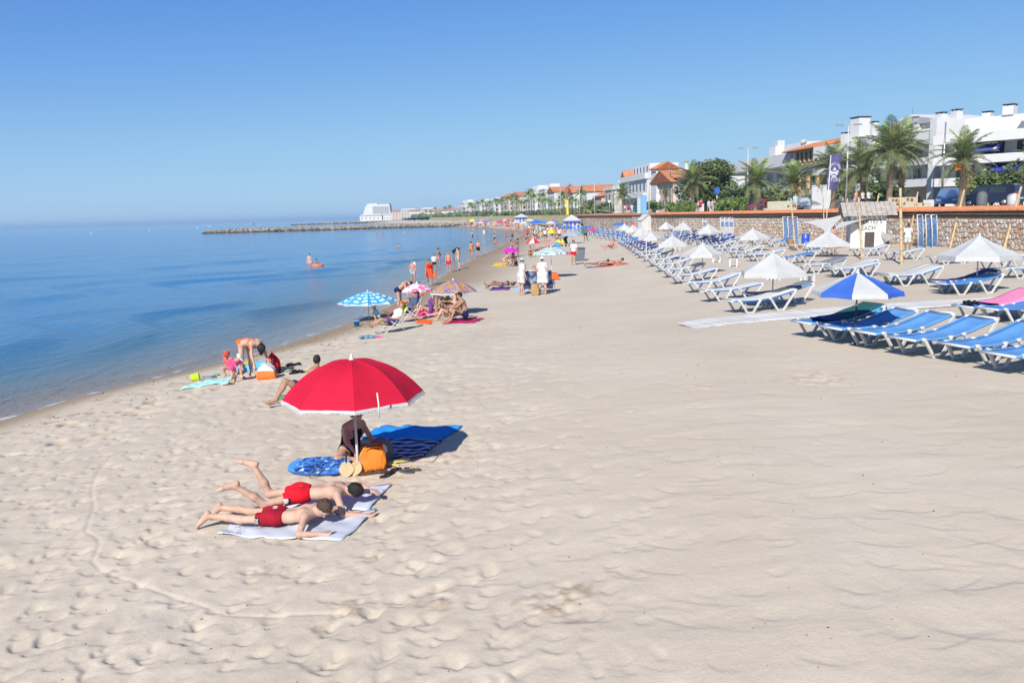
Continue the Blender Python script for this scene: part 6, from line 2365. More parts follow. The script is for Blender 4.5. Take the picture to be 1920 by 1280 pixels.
# ------------------------------------------------------------------ group round the green striped parasol
D = person(P_supine(H=1.66, fem=1), .02, 'brown', [('brief', purple_m), ('bra', black_m)], ('long', 'black'), fingers=False)
g = GS(933, 541)
put_person(D, g + Vector((.2, 0, .03)), math.radians(-80), 'person sunbathing on a purple towel with one knee raised')
towel('towel', [G(917, 545), G(955, 543), G(957, 538), G(924, 539)], purple_m, 'purple towel under the sunbather', seed=81)
D = person(P_stand(31, H=1.76, spine=(0, .12, 1), fem=1, girth=1.05), .018, 'pink', [('dress', white_m, .85)], ('short', 'brown'), ('hat', lblue_m))
place(D, 978, 553, (.8, .35), 'person in a white dress and light blue bucket hat arranging a towel')
D = person(P_stand(11, H=1.78, fem=1, girth=1.12), .018, 'pink', [('dress', white_m, .9)], ('short', 'brown'), ('hat', cloth('whitehat', (.6, .63, .68))))
place(D, 1018, 552, (.15, 1), 'person in a long white shirt and pale hat seen from behind')
for (x, y, lab, rz_) in [(992, 549, 'low folding chair with a blue towel, left of the two', .2), (1028, 546, 'low folding chair with a blue towel, right of the two', -.3)]:
	g = G(x, y)
	beach_chair(g, facing(0, 1) + rz_, cloth('chairpale', (.55, .58, .62)), lab, tall=.12)
	b = MB().grid(lambda u, v: ((u - .5) * .62, -.30 - .22 * (1 - abs(2 * v - 1)) + .02 * math.sin(u * 9), .2 + .85 * (1 - abs(2 * v - 1)) + .03 * math.sin(u * 6)), 8, 14, thick=.012)
	tag(b.build('towel', pattern_mat('towel_blue_%d' % x, 'vstripe'), None, g, facing(0, 1) + rz_), 'blue and white towel hung over the %s low chair' % ('left' if x < 1000 else 'right'), 'towel')
D = person(P_recline(H=1.66, fem=1), .021, 'pink', [('bra', cloth('plum', (.2, .03, .1))), ('brief', cloth('plum', (.2, .03, .1)))], ('short', 'brown'), fingers=False)
g = G(1004, 537)
put_person(D, g + Vector((0, 0, .2)), facing(.1, -1), 'person reclining between the two people in white', zero=-.2)
beach_chair(g, facing(.1, -1), white_m, 'white low chair under the reclining person between the two in white')
g = GS(1003, 554)
sack('paper_bag', (g.x, g.y, g.z), .1, .34, .2, .5, mat('kraft_paper', (.38, .24, .10), .8, .1), 'brown paper bag standing between the two people in white', .95, 29, .08)
towel('towel', [G(962, 545), G(992, 544), G(990, 538), G(968, 539)], lblue_m, 'light blue towel on the sand at the left chair', seed=91)
px_parasol(1036, 463, 473, 66, 1034, 522, [strp_m], 'white parasol with green stripes, dark joint on its pole', p=1.4, val=.1)
g = GS(1040, 525)
sack('beach_bag', (g.x, g.y, g.z), 0, .46, .25, .36, orange_m, 'orange printed bag under the green striped parasol', .9, 33, .12)
g = GS(1038, 516)
tag(MB().lathe([(.26, 0), (.25, .02), (.12, .04), (.11, .14), (.04, .17)], (0, 0, 0), 14).build('sun_hat', black_m, None, g), 'dark wide hat lying behind the orange printed bag', 'hat')
px_parasol(957, 464, 471, 35, 958, 500, [fabric('magenta', (.68, .02, .55))], 'bright magenta parasol over two sitting people', p=1.6, val=.06)
D = person(P_sit(H=1.66, fem=1), .024, 'fair', [('brief', black_m), ('bra', black_m)], ('bun', 'black'), fingers=False)
place(D, 954, 497, (-.9, -.2), 'person in a black bikini sitting under the magenta parasol')
D = person(P_sit(H=1.7), .024, 'tan', [('shorts', black_m, .5)], ('short', 'black'), fingers=False)
place(D, 966, 499, (-.5, -.7), 'person in black shorts sitting right of the magenta parasol pole')
towel('towel', [G(922, 500), G(950, 499), G(952, 493), G(930, 493)], yellow_m, 'yellow towel left of the magenta parasol', seed=95)
D = person(P_stand(12, H=1.66, fem=1), .026, 'tan', [('brief', black_m), ('bra', white_m)], ('short', 'black'), fingers=False)
place(D, 960, 484, (.9, -.2), 'person in a white top standing behind the magenta parasol, left of two')
D = person(P_stand(13, H=1.7, fem=1), .026, 'brown', [('brief', white_m), ('bra', black_m)], ('short', 'black'), fingers=False)
place(D, 971, 481, (-.9, -.2), 'slim person with dark hair standing behind the magenta parasol, right of two')
px_parasol(1000, 446, 455, 30, 1001, 477, [fabric('scarlet', (.66, .02, .02)), white_cloth], 'red and white segmented parasol', n=8, p=1.3)
D = person(P_sit(H=1.66, fem=1), .026, 'tan', [('brief', black_m), ('bra', cloth('plum', (.2, .03, .1)))], ('short', 'black'), fingers=False)
place(D, 994, 482, (.2, -.9), 'person sitting in front of the red and white parasol')
for i, (x, y, m, lab) in enumerate([(1006, 474, green_m, 'person sunbathing on a green towel by the red and white parasol'), (1018, 470, purple_m, 'person sunbathing on a purple towel beyond the green one'),
									(1028, 466, white_m, 'person sunbathing on a white towel near the yellow bags')]):
	g = GS(x, y)
	D = person(P_supine(H=1.66, fem=i % 2), .018, ['brown', 'tan', 'pink'][i], [('brief', black_m)], ('long', 'black'), fingers=False)
	put_person(D, g + Vector((0, 0, .03)), math.radians(-60), lab)
	towel('towel', [g + Vector((-.6, -.55, 0)), g + Vector((1.2, -.2, 0)), g + Vector((1.1, .6, 0)), g + Vector((-.7, .25, 0))], m, '%s towel under a sunbather near the red and white parasol' % ['green', 'deep purple', 'white'][i], seed=100 + i)
for (x, y, m, w, lab) in [(1047, 457, yellow_m, .6, 'yellow bag, left of a pair in the sand'), (1056, 457, yellow_m, .5, 'yellow bag, right of a pair in the sand'), (1045, 463, cloth('bagblue', (.06, .25, .62)), .7, 'round blue bag in front of the yellow bags')]:
	g = GS(x, y)
	sack('beach_bag', (g.x, g.y, g.z), 0, w, .4, .5, m, lab, .8, x, closed=True)
# pushchair
g = GS(1061, 462)
e = empty('pushchair', g, .5, 'black pushchair parked beside the yellow bags', 'pushchair')
MB().grid(lambda u, v: ((u - .5) * .45, -.2 + .35 * v, .35 + .5 * v * v), 4, 6, thick=.03).build('seat', black_m, e)
MB().grid(lambda u, v: ((u - .5) * .46, .2 - .45 * math.sin(v * 1.5), .75 + .35 * math.sin(v * 1.9)), 4, 8, thick=.02).build('hood', black_m, e)
for sx in (-1, 1):
	MB().tube([(sx * .24, -.35, .1), (sx * .24, .45, .98)], .014, 6).build('side_bar', steel, e)
	MB().tube([(sx * .24, .4, .1), (sx * .24, -.1, .55)], .014, 6).build('side_bar', steel, e)
	for yy in (-.35, .4):
		o = MB().lathe([(.10, -.02), (.12, -.02), (.12, .02), (.10, .02)], (0, 0, 0), 14).build('wheel', black_r, e, (sx * .26, yy, .12))
		o.rotation_euler = (0, math.pi / 2, 0)
D = person(P_walk(6, H=1.78), .018, 'tan', [('shirt', white_m, .03), ('shorts', red_m, .62)], ('short', 'black'), glasses=True)
place(D, 1076, 497, (-.1, -1), 'person in a white T-shirt and red shorts walking towards the camera by the grey bin')
g = GS(1087, 489)
e = empty('litter_bin', g, .1, 'grey wheeled litter bin standing on the open sand', 'bin')
MB().box((0, 0, .47), (.62, .58, .9), taper=1.18).build('bin_body', mat('bin_grey', (.12, .14, .17), .6, .08), e)
MB().box((0, -.02, .97), (.80, .76, .08), taper=.86).build('lid', mat('bin_lid', (.08, .09, .11), .6), e)
for sx in (-1, 1):
	o = MB().lathe([(.02, -.03), (.1, -.03), (.1, .03), (.02, .03)], (0, 0, 0), 12).build('wheel', black_r, e, (sx * .27, .32, .1))
	o.rotation_euler = (0, math.pi / 2, 0)
towel('towel', [G(1056, 478), G(1080, 477), G(1080, 473), G(1060, 473)], pink_m, 'pink towel behind the walking person in red shorts', seed=111)
# sunbathers on the open sand right of centre
for i, (x, y, sk, m, a, lab) in enumerate([(1158, 497, 'tan', orange_m, -86, 'sunbather lying on an orange towel in the open sand'), (1131, 499, 'brown', purple_m, -86, 'sunbather lying on a purple towel in the open sand')]):
	g = GS(x, y)
	D = person(P_prone(H=1.68, fem=1), .015, sk, [('brief', red_m)], ('short', 'black'), fingers=False)
	put_person(D, g + Vector((-.3, 0, .03)), math.radians(a), lab)
	towel('towel', [g + Vector((-1.1, -.4, 0)), g + Vector((.7, -.35, 0)), g + Vector((.7, .35, 0)), g + Vector((-1.1, .3, 0))], m, '%s towel on the open sand under a sunbather' % ('orange' if i == 0 else 'violet'), seed=120 + i)
D = person(P_sitlean(H=1.7), .026, 'red', [('shorts', cloth('rust', (.35, .06, .03)), .4)], ('short', 'black'), fingers=False)
place(D, 1146, 467, (-.95, -.2), 'person reclining on bare sand by the white pole at the lounger row')
# people by the wall
D = person(P_stand(21, H=1.78), .026, 'brown', [('shirt', white_m, .05), ('shorts', white_m, .95, 'trousers')], ('short', 'brown'), fingers=False)
place(D, 1701, 472, (.1, 1), 'person in a white shirt and trousers seen from behind by the upright loungers')
D = person(P_stand(22, H=1.75), .026, 'red', [('shorts', lblue_m, .5)], ('short', 'black'), fingers=False)
place(D, 1563, 477, (.3, -.8), 'sunburnt person standing under the bar\'s white sail')
D = person(P_stand(23, H=1.75), .028, 'red', [('tank', cloth('redtop', (.55, .03, .06)), .05), ('shorts', navy_m, .5)], ('short', 'black'), fingers=False)
place(D, 1187, 437, (-.3, -.8), 'person in a red top standing by the white cabin near the wall')
# ------------------------------------------------------------------ beach bar: hut, sails, bamboo poles
bamboo_m = mat('bamboo', (0.46, 0.34, 0.19), 0.6, 0.18, 3, 0.2, 12)
for (bx, by, tx, ty, r, where) in [(1492, 468, 1483, 372, .07, 'leftmost, standing by the leaning log'), (1549, 452, 1543, 366, .06, 'rising behind the bar parasol'), (1580, 449, 1589, 372, .06, 'at the left corner of the hut'),
								 (1617, 487, 1610, 370, .065, 'in front of the hut sign'), (1628, 463, 1648, 363, .065, 'leaning right beside the hut'), (1691, 496, 1688, 353, .085, 'thickest, before the person in white'),
								 (1706, 457, 1721, 360, .06, 'thin, behind the person in white'), (1785, 458, 1808, 356, .08, 'leaning right against the stone wall'), (1886, 461, 1915, 350, .085, 'leaning at the right edge')]:
	g = G(bx, by)
	Yt = g.y + .6
	t = atY(tx, ty, Yt)
	b = MB()
	n_ = 22
	pts, rad = [], []
	for k in range(n_ + 1):
		u = k / n_
		pts.append((g - Vector((0, 0, .2))).lerp(t, u) - g)
		rad.append(r * (1.0 - .2 * u))
		if k % 3 == 2 and k < n_:
			pts.append((g - Vector((0, 0, .2))).lerp(t, u + .004) - g)
			rad.append(r * (1.18 - .2 * u))
			pts.append((g - Vector((0, 0, .2))).lerp(t, u + .008) - g)
			rad.append(r * (1.0 - .2 * u))
	tag(b.tube(pts, rad, 8).build('bamboo_pole', bamboo_m, None, g), 'tall bamboo pole %s' % where, 'pole', 'bamboo poles round the beach bar')
g = G(1622, 463)
hut = empty('beach_bar', (g.x, g.y, g.z), 0, 'small white beach bar hut with a plank roof and hand-painted lettering', 'hut')
hd = facing(-.25, -1)
wht = mat('white_board', (0.56, 0.56, 0.55), .7, .06, 3, .1, 10, dirt=(.46, .45, .43))
H_ = atY(1622, 404, g.y).z - g.z
Rz = Matrix.Rotation(hd, 4, 'Z')
def hp(x, y, z):
	return Rz @ Vector((x, y, z))
b = MB()
b.box((0, 0, H_ / 2), (2.3, 1.9, H_))
o = b.build('wall', wht, hut)
o.rotation_euler = (0, 0, hd)
wpl = mat('weathered_plank', (.36, .32, .28), .85, .25, 4)
for k in range(11):
	x0, x1 = -1.75 + .32 * k, -1.75 + .32 * k + .30
	for (y0, z0, y1, z1) in ((0, H_ + .95, 1.45, H_ + .02 + .02 * (k % 2)), (0, H_ + .95, -1.3, H_ + .1)):
		vs = [(x0, y0, z0), (x1, y0, z0), (x1, y1, z1), (x0, y1, z1)]
		vs += [(p_[0], p_[1], p_[2] - .04) for p_ in vs]
		MB().add(vs, [(0, 1, 2, 3), (7, 6, 5, 4), (0, 4, 5, 1), (1, 5, 6, 2), (2, 6, 7, 3), (3, 7, 4, 0)]).build('roof_plank', wpl, hut).rotation_euler = (0, 0, hd)
dk = MB()
dk.box((-.1, .955, .55), (.62, .02, 1.05)).build('counter_door', mat('dark_board', (.07, .05, .045), .8, .2), hut).rotation_euler = (0, 0, hd)
for txt, z, sz in (('ALBERTO\u2019S', H_ * .80, .40), ('BEACH', H_ * .60, .36)):
	me = text_mesh(txt, sz, .004)
	me.materials.clear()
	me.materials.append(mat('black_paint', (.02, .025, .02), .7))
	o = link('lettering', me, hut)
	o.matrix_local = Rz @ Matrix.Translation((.1, .96, z)) @ Matrix.Rotation(math.pi, 4, 'Z') @ Matrix.Rotation(math.pi / 2, 4, 'X') @ Matrix.Translation((0, 0, .0))
MB().box((0, .97, H_ * .70), (1.6, .03, .03)).build('sign_board_edge', wht, hut).rotation_euler = (0, 0, hd)
def sail(name, A, B, C, m, label, sag=.35):
	A, B, C = Vector(A), Vector(B), Vector(C)
	b = MB()
	N = 12
	idx = {}
	vs = []
	for i in range(N + 1):
		for j in range(N + 1 - i):
			k = N - i - j
			u, v, w = i / N, j / N, k / N
			p = A * u + B * v + C * w
			cen = (A + B + C) / 3
			pull = 1.6 * (u * v + v * w + u * w)
			p = p.lerp(cen, .22 * (1 - abs(3 * min(u, v, w))) * 4 * max(u * v, v * w, u * w))
			p.z -= sag * 9 * u * v * w + sag * .5 * (u * v + v * w + u * w)
			idx[i, j] = len(vs)
			vs.append(p)
	fs = []
	for i in range(N):
		for j in range(N - i):
			fs.append((idx[i, j], idx[i + 1, j], idx[i, j + 1]))
			if j < N - i - 1:
				fs.append((idx[i + 1, j], idx[i + 1, j + 1], idx[i, j + 1]))
	b.add(vs, fs, 0, True)
	tag(b.build(name, m), label, 'sail')
Yb = g.y
sail('shade_sail', atY(1505, 416, Yb - 1), atY(1589, 400, Yb + 1.2), atY(1553, 438, Yb - 2.6), white_cloth, 'white triangular shade sail stretched left of the bar hut', .1)
sail('shade_sail', atY(1553, 436, Yb - 2.6), atY(1634, 407, Yb - 1.2), atY(1587, 403, Yb + 1.0), white_cloth, 'white shade sail stretched across the front of the bar hut', .15)
sail('shade_sail', atY(1639, 427, Yb - .4), atY(1660, 455, Yb - 1.5), atY(1688, 443, Yb - 3.0), white_cloth, 'white cloth slung like a hammock right of the bar hut', .5)
gb = G(1510, 461)
e = empty('barrel', gb, 0, 'blue plastic barrel by the stone wall left of the bar', 'barrel')
MB().lathe([(.27, 0), (.29, .03), (.29, .28), (.305, .30), (.29, .32), (.29, .56), (.305, .58), (.29, .60), (.29, .86), (.26, .9)], (0, 0, 0), 18).build('drum', mat('barrel_blue', (.025, .08, .45), .4, .1), e)
MB().lathe([(.24, .895), (.24, .925), (.2, .93)], (0, 0, 0), 16).build('lid', mat('barrel_lid', (.03, .09, .42), .5), e)
g = G(1488, 467)
o = MB().tube([(0, 0, -.1), (-.12, .05, .3), (-.3, .1, .75)], [.24, .22, .19], 10).build('tree_stump', mat('bark', (.22, .13, .07), .9, .4, 6, .6, 20), None, g)
tag(o, 'short thick log leaning by the leftmost bamboo pole', 'log')
g = G(1507, 466)
tag(MB().box((0, 0, .12), (.7, .4, .24)).build('wooden_crate', mat('crate_wood', (.3, .18, .1), .85, .25, 5), None, g, .2), 'low brown crate in front of the blue barrel', 'crate')
# banner on a white mast
g = G(1549, 449)
top = atY(1558, 291, g.y + .5)
e = empty('banner', g, 0, 'purple vertical banner with a white emblem on a white mast', 'banner')
m0 = Vector((0, 0, -.2))
mt = top - g
MB().tube([m0, mt], [.05, .035], 8).build('mast', white_metal, e)
A = atY(1556, 289, g.y + .5) - g
sc_ = g.y / FPX
fw, fh = 23.5 * sc_, 65 * sc_
fl = MB().grid(lambda u, v: A + Vector((u * fw + .0 - v * .14 * fw, .25 * u + .07 * math.sin(u * 5 + v * 3), -v * fh)), 10, 16, thick=.0)
fl.build('flag', mat('banner_purple', (.10, .085, .21), .8, .08, 3, trans=.1), e)
fx = lambda u, v, d=.05: A + Vector((u * fw - v * .14 * fw, .25 * u + .07 * math.sin(u * 5 + v * 3) - d, -v * fh))
wm = mat('banner_print', (.50, .50, .56), .8)
ar = 'ALBERTO\u2019S BEACH'
for i, ch in enumerate(ar):
	if ch == ' ':
		continue
	t = (i + .5) / len(ar)
	an = math.pi * (1 - t)
	u = .5 + .41 * math.cos(an)
	v = .42 - .145 * math.sin(an)
	me = text_mesh(ch, .26, .004)
	me.materials.clear()
	me.materials.append(wm)
	o = link('letter', me, e)
	o.matrix_local = Matrix.Translation(fx(u, v)) @ Matrix.Rotation(math.pi / 2, 4, 'X') @ Matrix.Rotation(an - math.pi / 2, 4, 'Z')
me = text_mesh('SITGES', .36, .004)
me.materials.clear()
me.materials.append(wm)
o = link('lettering', me, e)
o.matrix_local = Matrix.Translation(fx(.47, .735)) @ Matrix.Rotation(math.pi / 2, 4, 'X')
em = MB()          # crossed bones under a winged shape
for (u0, v0, u1, v1, w) in [(.18, .56, .72, .67, .10), (.78, .56, .28, .67, .10), (.16, .48, .46, .55, .16), (.84, .47, .54, .55, .16), (.42, .52, .60, .52, .2)]:
	em.beam(fx(u0, v0), fx(u1, v1), w, .012, up=(0, 1, 0))
em.add([fx(.5, .36), fx(.66, .46), fx(.34, .46)], [(0, 1, 2)])
for sg in (0, 1):
	u = .2 if sg else .76
	em.ell(fx(u, .555), (.09, .012, .08), 8, 6)
em.build('emblem', wm, e)
# ------------------------------------------------------------------ plants
def noise_leaf_mat(name, c, var=.35):
	return mat(name, c, .6, var, 1.5, 0, 1, .3, trans=.25)
leaf_palm = noise_leaf_mat('palm_leaf', (.20, .235, .11))
leaf_palm2 = noise_leaf_mat('palm_leaf_young', (.27, .36, .10))
leaf_dry = noise_leaf_mat('palm_leaf_dry', (.22, .17, .08))
leaf_dark = noise_leaf_mat('leaf_dark', (.11, .15, .07))
leaf_mid = noise_leaf_mat('leaf_mid', (.17, .24, .075))
leaf_lite = noise_leaf_mat('leaf_light', (.18, .28, .06))
trunk_m = mat('palm_trunk', (.17, .125, .085), .95, .35, 5, .8, 12)
bark_m = mat('tree_bark', (.12, .09, .06), .95, .3, 5, .8, 12)
def frond_mesh(L, droop, m, seed, nl=30, width=.27):
	"""a feather leaf growing along +x from the origin, rising then drooping"""
	r_ = random.Random(seed)
	b = MB()
	pts = []
	N = 12
	for i in range(N + 1):
		t = i / N
		pts.append(Vector((L * (t - .12 * droop * t ** 2.2), .06 * L * r_.uniform(-1, 1) * t * .3, L * (.34 * t - (.34 + .55 * droop) * t ** 2.1))))
	b.tube(pts, [.028 * (1 - .85 * i / N) for i in range(N + 1)], 4, 0)
	for i in range(nl):
		t = .10 + .9 * (i + .5) / nl
		k = t * N
		j = min(N - 1, int(k))
		p = pts[j].lerp(pts[j + 1], k - j)
		tg = (pts[j + 1] - pts[j]).normalized()
		ll = L * width * (math.sin(math.pi * min(1, .16 + .80 * t)) ** .7) * r_.uniform(.85, 1.1)
		for sg in (-1, 1):
			side = Vector((0, sg, 0))
			d = (side * .78 + tg * .62 + Vector((0, 0, r_.uniform(-.05, .42) - .35 * t))).normalized()
			tip = p + d * ll - Vector((0, 0, ll * .18))
			w = tg * (.030 * L * .40)
			mid_ = p + d * ll * .55 + Vector((0, 0, .02))
			b.add([p - w * .6, p + w * .6, mid_ + w, tip, mid_ - w], [(0, 1, 2, 4), (4, 2, 3)], 0)
	return b.mesh('frond', m)
FR = {}
def fronds(kind):
	if kind not in FR:
		FR[kind] = [frond_mesh(1.0, dr, leaf_palm2 if (kind == 'young' or i == 0) else leaf_palm, 40 + i) for i, dr in enumerate([.15, .35, .6, .85, 1.1, 1.35])]
		FR[kind].append(frond_mesh(1.0, 1.6, leaf_dry, 77, 18))
	return FR[kind]
def palm(base, h, L, label, nf=40, group='palms along the promenade', lean=0.0, seed=0, dates=False, r0=.28, fan=False):
	r_ = random.Random(seed)
	nf = int(nf * .72)
	e = empty('palm_tree', base, r_.uniform(0, 6), label, 'palm tree', group)
	pts, rad = [], []
	for k in range(15):
		t = k / 14
		pts.append((lean * h * t * t, .02 * h * math.sin(3 * t), h * t - .1))
		rad.append(r0 * (1.25 - .35 * min(1, t * 5)) * (1 + .07 * (k % 2)) * (1 if t < .86 else 1.35))
	MB().tube(pts, rad, 10).build('trunk', trunk_m, e)
	top = Vector((lean * h, .02 * h * math.sin(3), h - .1))
	st = MB()
	for k in range(34):
		a = r_.uniform(0, 6.28)
		z = r_.uniform(-.75, .1)
		d = Vector((math.cos(a), math.sin(a), .8))
		st.beam(top + Vector((0, 0, z)) + d * r0 * .7, top + Vector((0, 0, z)) + d * (r0 * 1.1 + .25), .09, .03)
	q = st.build('leaf_bases', mat('leaf_base', (.20, .135, .07), .9, .3, 6), e)
	q['kind'] = 'stuff'
	fr = fronds('old')
	for i in range(nf):
		t = (i + .5) / nf
		el = 1.40 - 1.75 * t + r_.uniform(-.1, .1)
		az = i * 2.399 + r_.uniform(-.2, .2)
		m = fr[min(6, int(t * 6.2 + r_.uniform(0, .6)))] if t < .93 else fr[6]
		o = link('frond', m, e, top + Vector((math.cos(az), math.sin(az), 0)) * .15 + Vector((0, 0, .1 - .25 * t)))
		o.rotation_euler = (r_.uniform(-.25, .25), -el, az)
		k = L * r_.uniform(.82, 1.12) * (.85 + .22 * math.sin(math.pi * min(1, t + .25)))
		o.scale = (k, k, k)
	if dates:
		d = MB()
		for k in range(40):
			d.ell(top + Vector((.35 + r_.uniform(-.15, .2), -.25 + r_.uniform(-.2, .2), -.15 - r_.random() * .5)), (.05, .05, .07), 5, 4)
		d.build('date_cluster', mat('dates_orange', (.55, .2, .03), .6), e)
	return e
def nth(i):
	tens = ['', '', 'twenty', 'thirty', 'forty', 'fifty']
	return ORD[i] if i < 20 else (tens[(i + 1) // 10] + '-' + ORD[i % 10] if (i + 1) % 10 else {30: 'thirtieth', 40: 'fortieth', 50: 'fiftieth'}[i + 1])
def far_palm(base, h, L, seed, label, group='distant palms'):
	r_ = random.Random(seed)
	e = empty('palm_tree', base, 0, label, 'palm tree', group)
	MB().tube([(0, 0, 0), (.05, 0, h * .5), (0, 0, h)], [.22, .16, .2], 6).build('trunk', trunk_m, e)
	c = MB()
	for i in range(20):
		az = i * 2.4
		el = 1.2 - 1.7 * (i / 20)
		prev = None
		d = Vector((math.cos(az), math.sin(az), 0))
		sd_ = Vector((-math.sin(az), math.cos(az), 0))
		pts = [Vector((0, 0, h)) + d * (L * t * math.cos(el * (1 - .4 * t))) + Vector((0, 0, L * (t * math.sin(el) - .55 * t * t))) for t in (0, .35, .7, 1)]
		w = [.05, .20, .16, .02]
		vs = []
		for p, ww in zip(pts, w):
			vs += [p - sd_ * ww * L * .5 - Vector((0, 0, ww * L * .3)), p, p + sd_ * ww * L * .5 - Vector((0, 0, ww * L * .3))]
		fs = []
		for k in range(3):
			fs += [(3 * k, 3 * k + 1, 3 * k + 4, 3 * k + 3), (3 * k + 1, 3 * k + 2, 3 * k + 5, 3 * k + 4)]
		c.add(vs, fs, i % 3 == 0)
	c.build('crown', [leaf_palm, leaf_palm2], e)
	return e
_leafm = {}
def leaf_cloud(name, n, m, seed, leaf=.12, rough=1.0, flat=1.0):
	"""unit crown: leaf-sized faces through lumpy clumps"""
	r_ = random.Random(seed)
	b = MB()
	cl = []
	for _ in range(16):
		a, z = r_.uniform(0, 6.28), r_.uniform(-.75, .95)
		rr = math.sqrt(max(0, 1 - z * z)) * r_.uniform(.25, .8)
		cl.append((Vector((math.cos(a) * rr, math.sin(a) * rr, z * .7)), r_.uniform(.26, .46)))
	for i in range(n):
		c, cr = cl[r_.randrange(len(cl))]
		d = Vector((r_.gauss(0, 1), r_.gauss(0, 1), r_.gauss(0, 1))).normalized()
		p = c + d * cr * r_.uniform(.72, 1.05)
		u = Vector((r_.gauss(0, 1), r_.gauss(0, 1), r_.gauss(0, 1))).normalized()
		v = d.cross(u)
		if v.length < .05:
			continue
		v.normalize()
		u = (u + d * .4).normalized()
		s = leaf * r_.uniform(.6, 1.2)
		b.add([p - v * s * .4, p + u * s, p + v * s * .4, p - u * s * .6], [(0, 1, 2, 3)], 1 if r_.random() < .3 else 0)
	return b.mesh(name, m)
def bush(base, rx, ry, rz_, label, m, seed=0, n=1500, trunk=0.0, cat='shrub', group=None, leaf=.16, name='shrub'):
	e = empty(name, base, random.Random(seed).uniform(0, 6), label, cat, group)
	me = leaf_cloud('crown', n, m, seed, leaf)
	o = link('crown' if trunk else 'foliage', me, e, (0, 0, trunk + rz_ * .72), 0, (rx, ry, rz_))
	b = MB()
	th = trunk + rz_ * .5
	b.tube([(0, 0, -.1), (.05, .02, th * .6), (0, 0, th)], [.16 * max(.5, rx * .6), .12 * max(.5, rx * .6), .06], 7)
	for k in range(5):
		a = k * 1.26
		b.tube([(0, 0, th * .7), (math.cos(a) * rx * .4, math.sin(a) * ry * .4, trunk + rz_ * .9)], [.06, .02], 5)
	b.build('trunk' if trunk else 'stem', bark_m, e)
	return e
# ------------------------------------------------------------------ promenade palms, nearest first (photo column, metres inland, photo row of the crown's top and middle)
def prom_palm(x, off, ytop, ycen, label, **k):
	p = onprom(x, off)
	h = atY(x, ycen, p.y).z - p.z
	L = (ycen - ytop) / FPX * p.y * 1.10
	return palm(p, h, L, label, seed=int(x), **k)
prom_palm(1666, 6, 228, 286, 'tallest palm with a full dark crown beside the sand-coloured sign', nf=58)
prom_palm(1690, 9, 240, 290, 'tall palm directly behind the tallest one', nf=48)
prom_palm(1802, 6, 247, 300, 'palm with a bright centre and orange dates before the blue awnings', nf=44, dates=True)
prom_palm(1616, 8, 268, 322, 'palm with drooping fronds left of the tallest palm', nf=52)
prom_palm(1561, 7, 272, 318, 'palm standing right behind the purple banner', nf=50)
prom_palm(1417, 6, 302, 345, 'palm with a feathery crown behind the upright striped loungers', nf=46)
prom_palm(1487, 6, 302, 346, 'short bushy palm above the pale parked car', nf=40, dates=True)
prom_palm(1942, 7, 262, 300, 'palm whose fronds reach in at the right edge', nf=30)
prom_palm(1300, 6, 305, 345, 'bright green palm left of the large round tree', nf=40)
prom_palm(1357, 12, 308, 340, 'fan-leaved palm above the trimmed hedge', nf=38, r0=.2)
prom_palm(1168, 6, 343, 366, 'palm by the white house near the lamp posts', nf=36)
prom_palm(1248, 9, 347, 362, 'small fan palm in front of the pink house', nf=26, r0=.16)
tr = onprom(1325, 9)
bush(tr, 4.6, 4.6, 3.6, 'large round dark green tree in front of the white gabled house', [leaf_dark, leaf_mid], 3, 5200, 1.6, 'tree', None, .085, 'tree')
for i, (x, off, w, h, lab, m) in enumerate([(1648, 15, 2.6, 2.6, 'dark feathery shrub behind the three strolling people', [leaf_dark, leaf_mid]), (1832, 15, 2.1, 2.2, 'leafy green shrub behind the dark parked van', [leaf_mid, leaf_lite]),
											(1858, 16, 2.0, 2.4, 'grey-green feathery shrub right of the leafy one', [leaf_dark, leaf_mid]), (1914, 15, 1.9, 2.6, 'dark shrub at the right edge behind the wall', [leaf_dark, leaf_mid]),
											(1525, 12, 1.8, 1.2, 'low clipped green shrub left of the banner', [leaf_mid, leaf_lite]), (1450, 17, 3.2, 2.6, 'dark hedge-like shrub behind the parked red car', [leaf_dark, leaf_mid]),
											(1575, 16, 2.0, 2.6, 'dark shrub behind the banner', [leaf_dark, leaf_mid]), (1395, 17, 3.0, 3.2, 'dark tree mass behind the feathery palm', [leaf_dark, leaf_mid]),
											(1228, 12, 2.4, 1.6, 'rounded light green shrub by the road sign', [leaf_mid, leaf_lite]), (1200, 15, 3, 1.8, 'dark shrub in front of the white house', [leaf_dark, leaf_mid]),
											(1340, 16, 3, 4.4, 'tall dark tree behind the round tree', [leaf_dark, leaf_mid]), (1135, 14, 3.4, 2.2, 'dark shrubbery at the foot of the far houses', [leaf_dark, leaf_mid]), (1110, 17, 4, 3.2, 'dark green tree among the far houses', [leaf_dark, leaf_mid])]):
	bush(onprom(x, off), w, w, h * .75, lab, m, 20 + i, 1500, .3, 'shrub', None, .13)
for i, (x, lab) in enumerate([(1262, 'clipped hedge, left end of the left block'), (1277, 'clipped hedge, middle of the left block'), (1290, 'clipped hedge, right end of the left block'),
							 (1357, 'clipped hedge, left end of the right block'), (1370, 'clipped hedge, middle of the right block'), (1385, 'clipped hedge, right end of the right block')]):
	bush(onprom(x, 3.6), 1.25, 1.25, 1.05, lab, [leaf_mid, leaf_lite], 60 + i, 1300, 0, 'hedge', 'hedges along the promenade edge', .16, 'hedge')
